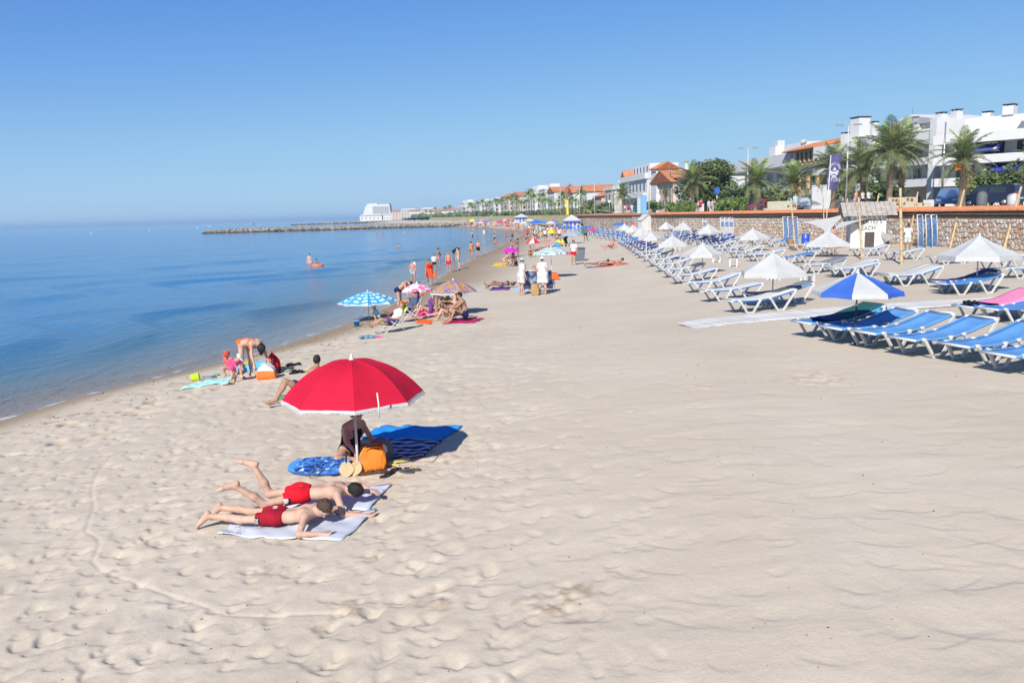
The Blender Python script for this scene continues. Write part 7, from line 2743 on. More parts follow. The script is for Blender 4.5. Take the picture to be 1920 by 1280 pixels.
# lamp posts
lamp_m = mat('lamp_post_paint', (.44, .44, .41), .5, .05)
for i, (x, off, ytop, lab) in enumerate([(1586, 6.5, 236, 'tall double-armed street lamp beside the purple banner'), (1401, 5, 279, 'double-armed street lamp above the flat white house'), (1217, 4, 322, 'double-armed street lamp before the pink house'),
										 (1292, 6, 305, 'street lamp half hidden by the bright palm'), (1115, 4, 343, 'double-armed street lamp before the far houses'), (1148, 5, 352, 'slim street lamp by the palm at the white house'),
										 (1087, 3, 355, 'street lamp at the yellow banner'), (1051, 3, 352, 'street lamp before the red roofs'), (1765, 14, 229, 'thin grey pole against the white apartment house')]):
	p = onprom(x, off)
	h = atY(x, ytop, p.y).z - p.z
	e = empty('street_lamp', p, 0, lab, 'street lamp', 'street lamps on the promenade')
	MB().tube([(0, 0, 0), (0, 0, h)], [.11, .06], 8).build('post', lamp_m if x != 1765 else steel, e)
	if x == 1765:
		continue
	for sg in (-1, 1):
		MB().tube([(0, 0, h - .05), (sg * .5, 0, h + .08)], .03, 6).build('arm', lamp_m, e)
		MB().box((sg * .85, 0, h + .1), (.8, .26, .12), taper=.8).build('lamp_head', mat('lamp_head', (.2, .21, .23), .5), e)
# ------------------------------------------------------------------ buildings
white_wall = mat('white_render', (.53, .54, .55), .85, .05, .4, dirt=(.47, .475, .48))
white_wall2 = mat('white_render_bright', (.57, .57, .57), .85, .04, .4)
grey_wall = mat('grey_render', (.40, .40, .40), .85, .06, .5)
pink_wall = mat('pink_render', (.52, .42, .35), .85, .06, .5)
cream_wall = mat('cream_render', (.50, .46, .39), .85, .06, .5)
stone_wall = mat('garden_wall_stone', (.22, .20, .18), .9, .3, 2)
glass_m = mat('dark_glass', (.03, .04, .05), .12, 0, 1, spec=.6)
frame_m = mat('window_frame', (.55, .55, .55), .5)
roof_m = mat('roof_tile', (.50, .20, .09), .85, .25, 1.0)
awning_m = mat('awning_blue', (.03, .06, .42), .8, .05, trans=.1)
rail_m = mat('railing_dark', (.05, .05, .06), .5)
class Frame:
	"""local building axes: u along the seafront (away from the camera), v inland, w up"""
	def __init__(s, x, off, yaw=0.0, z=PROM_Z, su=1.0, top=None):
		s.su = su
		s.sw = 1.0
		if top:      # photo column and row of a known height on the building
			q = onprom(top[0], off)
			s.sw = (atY(top[0], top[1], q.y).z - z) / top[2]
		p = onprom(x, off)
		t = walltan(p.y)
		s.o = Vector((p.x, p.y, z))
		s.ang = math.atan2(t.y, t.x) + yaw
		s.M = Matrix.Translation(s.o) @ Matrix.Rotation(s.ang, 4, 'Z') @ Matrix.Scale(-1, 4, (0, 1, 0))
	def root(s, name, label, cat='building'):
		e = empty(name, s.o, 0, label, cat)
		s.e = e
		s.R = Matrix.Rotation(s.ang, 4, 'Z')
		return e
	def V(s, u, v, w):
		return s.R @ Vector((u * s.su, -v, w * s.sw))
	def box(s, name, u0, u1, v0, v1, w0, w1, m, parent=None):
		b = MB()
		P = [s.V(u, v, w) for w in (w0, w1) for (u, v) in ((u0, v0), (u1, v0), (u1, v1), (u0, v1))]
		b.add(P, [(0, 1, 2, 3), (7, 6, 5, 4), (0, 4, 5, 1), (1, 5, 6, 2), (2, 6, 7, 3), (3, 7, 4, 0)])
		return b.build(name, m, parent or s.e)
	def poly(s, name, pts, faces, m, parent=None):
		return MB().add([s.V(*p) for p in pts], faces).build(name, m, parent or s.e)
	def window(s, u0, u1, w0, w1, v=0.0, side='v', name='window', mull=1, parent=None, fm=None):
		"""glazed opening on the seaward face (side v) or on the end face towards the camera (side u)"""
		fm = fm or frame_m
		if side == 'v':
			f = s.box(name, u0, u1, v - .06, v - .002, w0, w1, fm, parent)
			n_ = mull + 1
			for k in range(n_):
				a = u0 + (u1 - u0) * k / n_ + .07
				b_ = u0 + (u1 - u0) * (k + 1) / n_ - .07
				s.box('pane', a, b_, v - .085, v - .0625, w0 + .08, w1 - .08, glass_m, f)
		else:
			f = s.box(name, v - .06, v - .002, u0, u1, w0, w1, fm, parent)
			n_ = mull + 1
			for k in range(n_):
				a = u0 + (u1 - u0) * k / n_ + .07
				b_ = u0 + (u1 - u0) * (k + 1) / n_ - .07
				s.box('pane', v - .085, v - .0625, a, b_, w0 + .08, w1 - .08, glass_m, f)
		return f
	def awning(s, u0, u1, v, w, out=1.5, drop=1.0):
		f = s.poly('awning', [(u0, v, w), (u1, v, w), (u1, v - out, w - drop), (u0, v - out, w - drop), (u0, v - out, w - drop - .2), (u1, v - out, w - drop - .2)], [(0, 1, 2, 3), (3, 2, 5, 4)], awning_m)
		for k in (.06, .9):
			a = u0 + (u1 - u0) * k
			s.poly('white_stripe', [(a, v - .005, w + .012), (a + .35, v - .005, w + .012), (a + .35, v - out - .01, w - drop + .012), (a, v - out - .01, w - drop + .012)], [(0, 1, 2, 3)], white_wall2, f)
		return f
	def chimney(s, u, v, w0, w1, a=.9, cap=True, m=None):
		c = s.box('chimney', u, u + a, v, v + a, w0, w1, m or white_wall2)
		if cap:
			s.box('chimney_cap', u - .06, u + a + .06, v - .06, v + a + .06, w1 + .18, w1 + .26, rail_m, c)
			for (du, dv) in ((.05, .05), (a - .15, .05), (.05, a - .15), (a - .15, a - .15)):
				s.box('cap_post', u + du, u + du + .1, v + dv, v + dv + .1, w1, w1 + .18, rail_m, c)
	def gable(s, u0, u1, v0, v1, w, h, m=None, over=.5, along='u', parent=None):
		"""pitched roof; ridge along u or v"""
		m = m or roof_m
		if along == 'u':
			vm = (v0 + v1) / 2
			P = [(u0 - over, v0 - over, w), (u1 + over, v0 - over, w), (u1 + over, v1 + over, w), (u0 - over, v1 + over, w), (u0 - over, vm, w + h), (u1 + over, vm, w + h)]
			F = [(0, 1, 5, 4), (2, 3, 4, 5), (0, 4, 3), (1, 2, 5)]
		else:
			um = (u0 + u1) / 2
			P = [(u0 - over, v0 - over, w), (u1 + over, v0 - over, w), (u1 + over, v1 + over, w), (u0 - over, v1 + over, w), (um, v0 - over, w + h), (um, v1 + over, w + h)]
			F = [(0, 4, 5, 3), (1, 2, 5, 4), (0, 1, 4), (2, 3, 5)]
		P2 = [(p[0], p[1], p[2] - .14) for p in P]
		n_ = len(P)
		F2 = [tuple(i + n_ for i in reversed(f)) for f in F]
		edge = [(0, 1), (1, 2), (2, 3), (3, 0)] if True else []
		FE = [(a, b_, b_ + n_, a + n_) for a, b_ in edge]
		r = s.poly('roof', P + P2, F + F2 + FE, m, parent)
		# rows of round tiles
		t = MB()
		if along == 'u':
			k = u0 - over + .2
			while k < u1 + over:
				for (va, vb) in ((v0 - over, vm), (v1 + over, vm)):
					t.beam(s.V(k, va, w + .03), s.V(k, vb, w + h + .03), .16, .08)
				k += .42
		else:
			k = v0 - over + .2
			while k < v1 + over:
				for (ua, ub) in ((u0 - over, um), (u1 + over, um)):
					t.beam(s.V(ua, k, w + .03), s.V(ub, k, w + h + .03), .16, .08)
				k += .42
		q = t.build('tile_rows', m, r)
		q['kind'] = 'stuff'
		return r
def row_windows(F, u0, u1, n, w0, w1, v=0.0, side='v', wd=1.2, mull=1):
	for k in range(n):
		c = u0 + (u1 - u0) * (k + .5) / n
		F.window(c - wd / 2, c + wd / 2, w0, w1, v, side, mull=mull)
# right-hand white apartment house with blue awnings; u = 0 at its camera-side end beyond the right edge of the picture
F = Frame(2100, 26, math.radians(34), su=.80, top=(1840, 226, 12.4))
F.root('apartment_house', 'white terraced apartment house with blue awnings at the right edge')
f1, f2, f3 = 3.0, 5.9, 8.7
F.box('wall', 0, 19.5, 2.2, 14, 0, 10.0, white_wall)
for i, (w0, w1, v0) in enumerate([(f1 - .25, f1 + .85, 0), (f2 - .25, f2 + .85, 0), (f3 - .25, f3 + 1.05, -.1)]):
	F.box('balcony', 1.5, 19.5, v0, 2.2, w0, w1, white_wall2)
F.box('penthouse', 2.5, 18, 4.5, 13, 10.0, 12.2, white_wall2)
F.box('penthouse_roof', 2.0, 11, 4.0, 13.4, 12.2, 12.5, white_wall2)
F.box('penthouse_canopy', 8.5, 11.5, 3.6, 4.5, 11.1, 11.35, white_wall)
F.chimney(12.5, 4.3, 12.2, 13.4, 1.2)
F.chimney(15.5, 5.5, 12.2, 12.9, 1.0)
F.box('terrace_wall', 1, 19.5, -1.8, -1.4, -.1, .95, white_wall2)
for w0 in (0.05, f1 + .9, f2 + .9):
	for k, u in enumerate((3.2, 6.6, 10.0, 13.4, 16.6)):
		F.window(u - 1.1, u + 1.1, w0, w0 + 1.75, 2.2, 'v', 'window' if w0 > 1 else 'door')
F.awning(3.6, 9.6, 2.0, f3 - .35, 2.0, 1.0)
F.awning(12.2, 17.4, 2.0, f3 - .35, 2.0, 1.0)
F.awning(8.0, 14.0, 2.0, f2 - .35, 2.0, .9)
for u in (1.8, 8.2, 14.6):
	F.box('pillar', u, u + .35, .1, .45, 0, f1 - .25, white_wall)
for k in range(5):
	F.box('railing', 1.6 + 3.6 * k, 1.6 + 3.6 * k + 3.2, -.02, 0.0, f1 + .9, f1 + .93, rail_m)
# curved stair tower at the camera end
b = MB()
b.lathe([(2.6, f1 - .2), (2.6, f1 + 2.2), (2.75, f1 + 2.25), (2.75, f2 + .6), (2.6, f2 + .62), (2.6, f2 + 2.2)], F.V(4.4, 1.9, 0), 24)
b.build('round_bay', white_wall2, F.e)
for u in (3.4, 5.4):
	MB().tube([F.V(u, -.2, 0), F.V(u, -.2, f1 - .2)], .16, 10).build('column', white_wall, F.e)
F.box('antenna', 5, 5.05, 8, 8.05, 12.5, 14.6, steel)
F.box('antenna_bar', 4.4, 5.7, 8, 8.04, 14.2, 14.25, steel)
# fin wall and the long white house left of it
F = Frame(1757, 21.0, math.radians(9), top=(1755, 222, 11.6))
F.root('apartment_house', 'long white apartment house with a tall blank fin wall and chimneys, centre right')
F.box('fin_wall', 0, .9, -.6, 9, 0, 11.6, white_wall2)
F.chimney(.3, .2, 11.6, 12.2, .8)
F.chimney(.3, 2.2, 11.6, 12.6, .8)
F.box('wall', .9, 21, 2.0, 12, 0, 9.6, white_wall)
for (w0, w1) in ((f1 - .25, f1 + .8), (f2 - .2, f2 + .75), (f3 - .3, f3 + 1.5)):
	F.box('balcony', .9, 9.5, -.3, 2.0, w0, w1, white_wall2)
	F.box('balcony', 10.4, 21, -.3, 2.0, w0 - .15, w1 - .1, white_wall2)
F.box('divider_wall', 9.5, 10.4, -.5, 2, 0, 9.9, white_wall2)
F.box('attic', 3, 12.5, 3.5, 11, 9.6, 11.9, white_wall2)
F.gable(3, 12.5, 3.5, 11, 11.9, 1.3, white_wall2, .5, 'v')
for (u, w1_) in ((3, 11.4), (6.5, 12.6), (8, 12.0), (14, 13.0), (19, 12.0)):
	F.chimney(u, 3.0, 9.6, w1_, .9)
F.box('roof_block', 14, 15.6, 1.0, 2.6, 9.9, 13.8, white_wall2)
F.box('roof_block_cap', 13.9, 15.7, .9, 2.7, 13.85, 14.0, rail_m)
for w0 in (0.05, f1 + .9, f2 + .85):
	for u in (2.6, 5.2, 7.8, 12.2, 14.8, 17.2, 19.6):
		F.window(u - .65, u + .65, w0, w0 + 1.5, 2.0, 'v')
F.box('garden_wall', .5, 21, -4.6, -4.3, -.1, 1.3, stone_wall)
F.box('antenna', 12, 12.05, 7, 7.05, 12.5, 15, steel)
# villa with orange tiled roof and arcaded loggia
F = Frame(1561, 20, top=(1530, 261, 13.0))
F.root('villa', 'old villa with an orange tiled roof and an arcaded loggia')
F.box('wall', 0, 17, 1.5, 11, 0, 8.6, pink_wall)
F.box('tower_wall', 3, 13, .4, 8, 8.6, 11.6, pink_wall)
F.gable(3, 13, .4, 8, 11.6, 1.7, None, 1.1, 'u')
F.gable(0, 17, 1.5, 11, 8.6, 1.0, None, .6, 'u')
F.box('white_band', -.2, 17.2, 1.2, 1.5, 7.3, 8.0, white_wall2)
for k in range(7):
	c0 = 3.6 + k * 1.3
	F.box('loggia_opening', c0, c0 + .9, .28, .38, 9.2, 11.0, glass_m)
	F.box('column', c0 + .95, c0 + 1.2, .1, .38, 9.1, 11.2, mat('ochre_column', (.50, .33, .14), .8))
for k in range(5):
	c0 = 2 + k * 2.8
	F.box('arch_opening', c0, c0 + 1.5, 1.36, 1.48, 4.2, 6.6, glass_m)
	a_ = MB()
	a_.lathe([(.75, -.06), (.75, .06)], (0, 0, 0), 16)
	o = a_.build('arch_head', glass_m, F.e)
	o.matrix_local = Matrix.Translation(F.V(c0 + .75, 1.42, 6.6)) @ F.R @ Matrix.Rotation(math.pi / 2, 4, 'X')
	F.box('column', c0 + 1.7, c0 + 2.2, 1.1, 1.48, 4.0, 6.9, mat('ochre_column', (.5, .33, .14), .8))
row_windows(F, 1, 16, 4, 1.0, 2.8, 1.5, 'v', 1.4)
for k in range(3):
	F.window(2.4 + 2.6 * k, 3.6 + 2.6 * k, 4.6, 6.4, 0.0, 'u')
F.window(2.6, 3.8, 9.4, 10.8, 3.0, 'u')
F.window(5.0, 6.2, 9.4, 10.8, 3.0, 'u')
# low modern white house with a satellite dish
F = Frame(1482, 20, top=(1450, 291, 9.0))
F.root('modern_house', 'low white modern house with deep flat parapets and a satellite dish')
F.box('wall', 0, 24, 3, 12, 0, 7.0, white_wall)
F.box('parapet', -1, 27, .2, 12.5, 7.0, 9.0, white_wall2)
F.box('balcony', 0, 26, .6, 3, 3.0, 4.0, white_wall2)
F.box('roof_room', 4, 11, 4, 10, 9.0, 11.0, white_wall2)
F.box('stair_tower', 12, 14.4, 3, 5.4, 9.0, 11.0, white_wall2)
F.box('stair_tower_top', 12.6, 13.8, 3.6, 4.8, 11.0, 12.0, white_wall)
row_windows(F, 1, 23, 6, 4.3, 6.2, 3, 'v', 2.2)
row_windows(F, 1, 23, 5, .6, 2.4, 3, 'v', 2.2)
F.window(5, 9, 4.3, 6.2, 0.0, 'u', mull=2)
b = MB()
b.lathe([(.02, 0), (.32, .05), (.5, .16)], (0, 0, 0), 16, caps=False)
o = b.build('satellite_dish', white_wall2, F.e)
o.matrix_local = Matrix.Translation(F.V(2.5, 3, 10.6)) @ Matrix.Rotation(math.radians(-55), 4, 'X')
MB().tube([F.V(2.5, 3, 9), F.V(2.5, 3, 10.7)], .06, 6).build('dish_post', steel, F.e)
# white gabled house and red-roofed neighbours
F = Frame(1312, 20, top=(1290, 309, 11.0))
F.root('gabled_house', 'white gabled house with an orange tiled roof behind the bright palm')
F.box('wall', 0, 16, 0, 9, 0, 8.4, white_wall2)
F.gable(0, 16, 0, 9, 8.4, 2.6, None, .5, 'u')
F.poly('gable_wall', [(-.02, 0, 8.4), (-.02, 9, 8.4), (-.02, 4.5, 10.9)], [(0, 1, 2)], white_wall2)
F.chimney(4, 2.5, 9.5, 11.6, .8)
row_windows(F, 1, 15, 4, 4.6, 6.4, 0, 'v', 1.1)
row_windows(F, 1, 15, 4, 1.0, 3.0, 0, 'v', 1.3)
for k in range(3):
	F.window(1.4 + 2.4 * k, 2.4 + 2.4 * k, 5.0, 6.6, 0, 'u')
	F.window(1.4 + 2.4 * k, 2.4 + 2.4 * k, 1.2, 3.0, 0, 'u')
F.window(3.9, 5.1, 8.2, 9.4, -.03, 'u')
F = Frame(1262, 19, top=(1240, 320, 9.6))
F.root('pink_house', 'pale pink house with red hipped roofs and a white tower')
F.box('wall', 0, 16, 0, 10, 0, 6.8, pink_wall)
F.gable(0, 16, 0, 10, 6.8, 2.8, None, .8, 'v')
F.box('tower', 11, 15.5, -.6, 4.4, 0, 10.2, white_wall2)
F.gable(11, 15.5, -.6, 4.4, 10.2, 1.6, None, .5, 'u')
F.chimney(8, 5, 8.5, 11.2, .7)
F.chimney(4, 6, 8.0, 10.4, .7)
row_windows(F, .6, 10.6, 4, 4.0, 5.8, 0, 'v', 1.0)
row_windows(F, .6, 10.6, 4, .9, 2.9, 0, 'v', 1.2)
for k in range(3):
	F.window(1.5 + 2.8 * k, 2.6 + 2.8 * k, 3.9, 5.7, 0, 'u')
F.window(1, 2, 7.6, 9, -.6 + 11.6 - 11, 'v')
F = Frame(1213, 19, top=(1190, 329, 8.2))
F.root('white_house', 'long white house with a flat roof and grey shutters')
F.box('wall', 0, 26, 0, 10, 0, 7.0, white_wall)
F.box('parapet', -.3, 26.3, -.6, 10, 7.0, 8.2, white_wall2)
F.box('upper_floor', 5, 22, 2, 9, 8.2, 10.4, white_wall2)
F.box('balcony', 0, 26, -1, 0, 3.2, 4.1, white_wall2)
row_windows(F, .5, 25.5, 7, 4.5, 6.3, 0, 'v', 1.7)
row_windows(F, .5, 25.5, 6, .7, 2.7, 0, 'v', 1.8)
row_windows(F, 5.5, 21.5, 5, 8.7, 10, 2, 'v', 1.4)
F.gable(22, 26, 0, 8, 8.2, 1.6, None, .4, 'v')
# the farther houses
rsb = random.Random(21)
FH = [(1152, 18, 14, 6.5, cream_wall, 'flat', 'cream house with two white roof turrets beyond the palm'), (1128, 18, 12, 5.2, pink_wall, 'gable', 'far pink house with a low orange roof and arches'),
	 (1100, 20, 14, 6.2, white_wall, 'gable', 'far white house with an orange roof left of the street lamp'), (1075, 19, 12, 6.5, white_wall, 'gable', 'far white house with a red roof by the yellow banner'),
	 (1040, 22, 16, 8.2, white_wall2, 'gable', 'far tall white block with red roof patches'), (1023, 26, 18, 10, white_wall, 'flat', 'far stepped white block above the palms'),
	 (1002, 24, 20, 10, white_wall2, 'flat', 'far white block at the head of the palm row'), (975, 26, 22, 9, cream_wall, 'gable', 'distant cream villa with an orange roof behind palms'),
	 (952, 28, 22, 9.5, cream_wall, 'gable', 'distant ochre villa with an orange roof'), (925, 30, 30, 8, white_wall, 'flat', 'distant low white terrace behind the palms'),
	 (900, 30, 30, 8, white_wall, 'flat', 'distant white terrace left of the palms'), (872, 30, 40, 9, white_wall2, 'flat', 'distant white arcaded terrace at the far beach')]
for (x, off, ln, hh, wm_, rf, lab) in FH:
	F = Frame(x, off)
	F.root('house', lab, 'house')
	hh = hh * 1.25 if x < 1110 else hh
	F.box('wall', 0, ln, 0, 10, 0, hh, wm_)
	if rf == 'gable':
		F.gable(0, ln, 0, 10, hh, 2.4, None, .6, rsb.choice(['u', 'v']))
	else:
		F.box('parapet', -.3, ln + .3, -.4, 10.3, hh, hh + .8, white_wall2)
		F.box('roof_room', 2, ln * .5, 3, 8, hh + .8, hh + 3.0, white_wall2)
		F.chimney(ln * .7, 3, hh + .8, hh + 2.6, .9, False)
	for fl_ in range(int(hh // 2.9)):
		for k in range(max(2, int(ln / 4))):
			c = ln * (k + .5) / max(2, int(ln / 4))
			F.box('window', c - .7, c + .7, -.06, -.002, .8 + 2.9 * fl_, 2.4 + 2.9 * fl_, glass_m)
		for k in range(2):
			F.box('window', -.06, -.002, 2 + 4 * k, 3.4 + 4 * k, .8 + 2.9 * fl_, 2.4 + 2.9 * fl_, glass_m)
# spire-roofed tower among them
F = Frame(1058, 22)
F.root('tower_house', 'far house with a steep dark red pyramid roof', 'house')
F.box('wall', 0, 7, 0, 7, 0, 7.4, white_wall2)
F.poly('roof', [(-.5, -.5, 7.4), (7.5, -.5, 7.4), (7.5, 7.5, 7.4), (-.5, 7.5, 7.4), (3.5, 3.5, 13.2)], [(0, 1, 4), (1, 2, 4), (2, 3, 4), (3, 0, 4)], mat('dark_red_roof', (.30, .08, .05), .85, .2))
for k in range(2):
	F.window(1.2 + 2.8 * k, 2.6 + 2.8 * k, 4, 6, 0, 'v')
# the big white sloping hotel on the point, far away
D_ = 1400.0
k_ = D_ / FPX
hx = (715 - 960) * k_
e = empty('hotel', (hx, D_, PROM_Z - 3), 0, 'large white hotel with a sloping side on the far point', 'hotel')
def hb(name, x0, x1, y0, y1, z0, z1, m, par=None):
	return MB().box2((x0, y0, z0), (x1, y1, z1), 0).build(name, m, par or e)
P = [(-27, 0), (27, 0), (24, 27.5), (4, 27.5), (3, 29.5), (-13, 29.5), (-17, 25)]
b = MB()
n_ = len(P)
b.add([(p[0], 0, p[1]) for p in P] + [(p[0], 22, p[1]) for p in P], [tuple(range(n_)), tuple(range(2 * n_ - 1, n_ - 1, -1))] + [(i, (i + 1) % n_, (i + 1) % n_ + n_, i + n_)[::-1] for i in range(n_)])
b.build('wall', white_wall2, e)
hb('roof_deck', 5, 23, 2, 20, 27.5, 28.8, mat('green_grey_roof', (.25, .32, .3), .8))
for r_ in range(7):
	for c_ in range(8):
		hb('window', -4 + c_ * 3.4, -2.2 + c_ * 3.4, -.1, -.01, 4.5 + r_ * 3.1, 6.0 + r_ * 3.1, mat('hotel_window', (.16, .18, .2), .4))
	hb('balcony_band', -6, 24, -1.2, 0, 3.9 + r_ * 3.1, 4.35 + r_ * 3.1, white_wall)
for i, (x, w, h, m, lab) in enumerate([(742, 26, 7, white_wall2, 'low white wing beside the far hotel'), (760, 26, 12, pink_wall, 'distant pink roofed block right of the hotel'), (775, 24, 13, cream_wall, 'distant pale block behind the hotel palms'),
									 (795, 30, 11, white_wall, 'distant white block left of the dark pines'), (815, 26, 13, cream_wall, 'distant cream house with a flat roof by the pines'), (838, 40, 9, white_wall2, 'distant white terrace before the pines'), (705, 30, 6, white_wall2, 'low white pavilion at the foot of the hotel'),
									 (858, 36, 10, white_wall, 'distant white terrace right of the pines')]):
	d = 1250.0 - i * 25
	xx = (x - 960) * d / FPX
	o_ = empty('house', (xx, d, PROM_Z - 1.5), 0, lab, 'house')
	MB().box2((-w / 2, 0, 0), (w / 2, 12, h), 0).build('wall', m, o_)
	MB().add([(-w / 2 - 1, -1, h), (w / 2 + 1, -1, h), (w / 2 + 1, 13, h), (-w / 2 - 1, 13, h), (-w / 2 + 3, 6, h + 2.4), (w / 2 - 3, 6, h + 2.4)], [(0, 1, 5, 4), (1, 2, 5), (2, 3, 4, 5), (3, 0, 4)]).build('roof', roof_m if i % 2 else white_wall, o_)
	for c_ in range(5):
		for r_ in range(max(1, int(h // 4))):
			MB().box2((-w / 2 + 2 + c_ * w / 5.4, -.15, 1.5 + r_ * 3.4), (-w / 2 + 4 + c_ * w / 5.4, -.01, 3.3 + r_ * 3.4), 0).build('window', _mats['hotel_window'], o_)
# far vegetation: single palms one can tell apart, then a continuous belt of trees
for i in range(46):
	x = 880 + i * 6.2 + rsb.uniform(-2, 2) if i < 36 else 790 + (i - 36) * 9
	off = rsb.uniform(4, 15)
	p = onprom(x, off)
	h = float(np.interp(x, [790, 880, 950, 1000, 1140], [13, 20, 30, 38, 36])) / FPX * p.y * rsb.uniform(.5, 1.18)
	h = min(h, 13)
	far_palm(p, h, min(3.4, h * .42), 300 + i, '%s palm of the distant row on the far promenade, counted from the left' % nth((i + 10) if i < 36 else i - 36))
belt = MB()
for i in range(900):
	x = rsb.uniform(690, 1140)
	p = onprom(x, rsb.uniform(12, 20))
	s = rsb.uniform(.7, 1.5) * max(1.0, p.y / 400)
	z = PROM_Z + rsb.random() ** 1.5 * (1.3 if p.y < 500 else 2.4)
	c = Vector((p.x, p.y, z))
	o0 = len(belt.v)
	belt.ell(c, (s, s, s * .8), 6, 4, rsb.randrange(2))
	for k in range(o0, len(belt.v)):
		belt.v[k] = tuple(Vector(belt.v[k]) + Vector((rsb.uniform(-.35, .35), rsb.uniform(-.35, .35), rsb.uniform(-.35, .35))) * s)
belt.sm = [False] * len(belt.f)
tag(belt.build('tree_belt', [leaf_dark, leaf_mid]), 'belt of dark shrubs and pines along the far promenade', 'trees', None, 'stuff')
# ------------------------------------------------------------------ cars
def car(loc, rz, paint, label, L=4.3, W_=1.75, H_=1.5, van=False):
	e = empty('parked_car', loc, rz, label, 'car', 'cars parked along the seafront')
	if van:
		top = [(-L * .46, H_), (L * .12, H_), (L * .30, H_ * .62)]
		pr = [(-L / 2, .35), (-L / 2, .95), (-L * .47, H_ * .95), (-L * .42, H_), (L * .08, H_), (L * .2, H_ * .95), (L * .34, H_ * .62), (L * .47, H_ * .52), (L / 2, .62), (L / 2, .3)]
	else:
		pr = [(-L / 2, .35), (-L / 2, .85), (-L * .46, H_ * .72), (-L * .36, H_ * .96), (-L * .2, H_), (L * .06, H_ * .98), (L * .17, H_ * .90), (L * .33, H_ * .62), (L * .45, H_ * .50), (L / 2, .55), (L / 2, .3)]
	b = MB()
	n_ = len(pr)
	ins = lambda z: .13 * max(0, (z - .8) / (H_ - .8))
	vs = [(x, -W_ / 2 + ins(z), z) for x, z in pr] + [(x, W_ / 2 - ins(z), z) for x, z in pr]
	b.add(vs, [tuple(range(n_)), tuple(range(2 * n_ - 1, n_ - 1, -1))] + [(i, i + n_, (i + 1) % n_ + n_, (i + 1) % n_) for i in range(n_)])
	b.build('body', paint, e)
	for sg in (-1, 1):
		for (xa, xb) in ((-L * .34, -L * .04), (0.0, L * .19)):
			zt = H_ * .90
			zb = H_ * .62
			y0, y1 = sg * (W_ / 2 - ins(zb) + .006), sg * (W_ / 2 - ins(zt) + .006)
			sl_ = L * .1 if xb > 0.1 else 0
			MB().add([(xa, y0, zb), (xb + sl_, y0, zb), (xb - .02, y1, zt), (xa + .05, y1, zt)], [(0, 1, 2, 3)]).build('side_window', glass_m, e)
		for xw in (-L * .31, L * .31):
			o = MB().lathe([(.12, -.1), (.31, -.1), (.33, -.06), (.33, .06), (.31, .1), (.12, .1)], (0, 0, 0), 18).build('wheel', black_r, e, (xw, sg * (W_ / 2 - .06), .33))
			o.rotation_euler = (math.pi / 2, 0, 0)
			h_ = MB().lathe([(.02, -.112), (.2, -.112), (.2, .112), (.02, .112)], (0, 0, 0), 12).build('rim', steel, o)
		MB().box((-L / 2 + .03, sg * (W_ / 2 - .2), .85 if not van else 1.0), (.1, .28, .26)).build('tail_light', mat('tail_light', (.5, .01, .01), .3), e)
		MB().box((L / 2 - .08, sg * (W_ / 2 - .28), .64), (.18, .36, .14)).build('headlight', mat('headlight', (.6, .6, .6), .15), e)
	zr0, zr1 = (H_ * .64, H_ * .92)
	xr = -L / 2
	MB().add([(xr - .01 + .02, -W_ * .36, zr0), (xr + .02, W_ * .36, zr0), (xr + L * .055, W_ * .34, zr1), (xr + L * .055, -W_ * .34, zr1)], [(0, 1, 2, 3)]).build('rear_window', glass_m, e)
	MB().box((-L / 2 - .03, 0, .45), (.1, W_ * .96, .22)).build('rear_bumper', paint, e)
	MB().box((-L / 2 - .085, 0, .62), (.015, .5, .11)).build('number_plate', white_wall2, e)
	return e
def paint(n, c):
	return mat('car_' + n, c, .28, 0, 1, spec=.6, coat=.6)
def park(x, off, ang, *a, **k):
	p = onprom(x, off)
	t = walltan(p.y)
	return car(Vector((p.x, p.y, PROM_Z - .055)), math.atan2(t.y, t.x) + ang, *a, **k)
park(1783, 10.4, math.pi * .97 - math.radians(40), paint('blue', (.10, .17, .32)), 'blue-grey people carrier parked behind a palm trunk', L=4.4, H_=1.62)
park(1860, 10.2, 0.42, paint('navy', (.012, .016, .035)), 'dark blue van with red tail light parked at the right', L=4.2, H_=1.7, W_=1.75, van=True)
park(1430, 10.4, .1, paint('red', (.50, .015, .03)), 'bright red car parked beside a palm trunk')
park(1501, 10.4, math.pi, paint('silver', (.42, .48, .55)), 'pale silver-blue car parked behind the cyclist')
park(1196, 10.4, .1, paint('green', (.03, .10, .09)), 'dark green car parked near the blue column')
park(1412, 12, .1, paint('ink', (.02, .03, .08)), 'dark car half hidden left of the red one')
# signs, benches and pillars along the promenade
p = onprom(1692, 3.2)
e = empty('shop_sign', p, 0, 'sand-coloured stepped sign with worn brown letters beside the tallest palm', 'sign')
rzs = math.radians(-8)
sm_ = mat('sign_sand', (.42, .37, .28), .85, .1)
MB().box((0, 0, .5), (2.2, .2, .75)).build('panel', sm_, e).rotation_euler = (0, 0, rzs)
MB().box((.6, 0, .22), (3.0, .26, .4)).build('plinth', sm_, e).rotation_euler = (0, 0, rzs)
for txt, z, x0 in (('CHIRINGO', .66, -.1), ('BAR', .40, .9)):
	me = text_mesh(txt[:6] if x0 < 0 else txt, .34, .01)
	me.materials.clear()
	me.materials.append(mat('sign_brown', (.18, .06, .02), .8))
	me.name = 'lettering'
p2 = onprom(1462, 3.0)
e2 = empty('road_sign_board', p2, 0, 'pale stone sign board with black arrows by the promenade edge', 'sign')
MB().box((0, 0, .55), (2.6, .3, .9)).build('panel', mat('sign_stone', (.40, .40, .31), .85, .12), e2)
MB().box((.0, -.02, .16), (3.4, .5, .3)).build('plinth', mat('sign_stone2', (.42, .38, .32), .85, .12), e2)
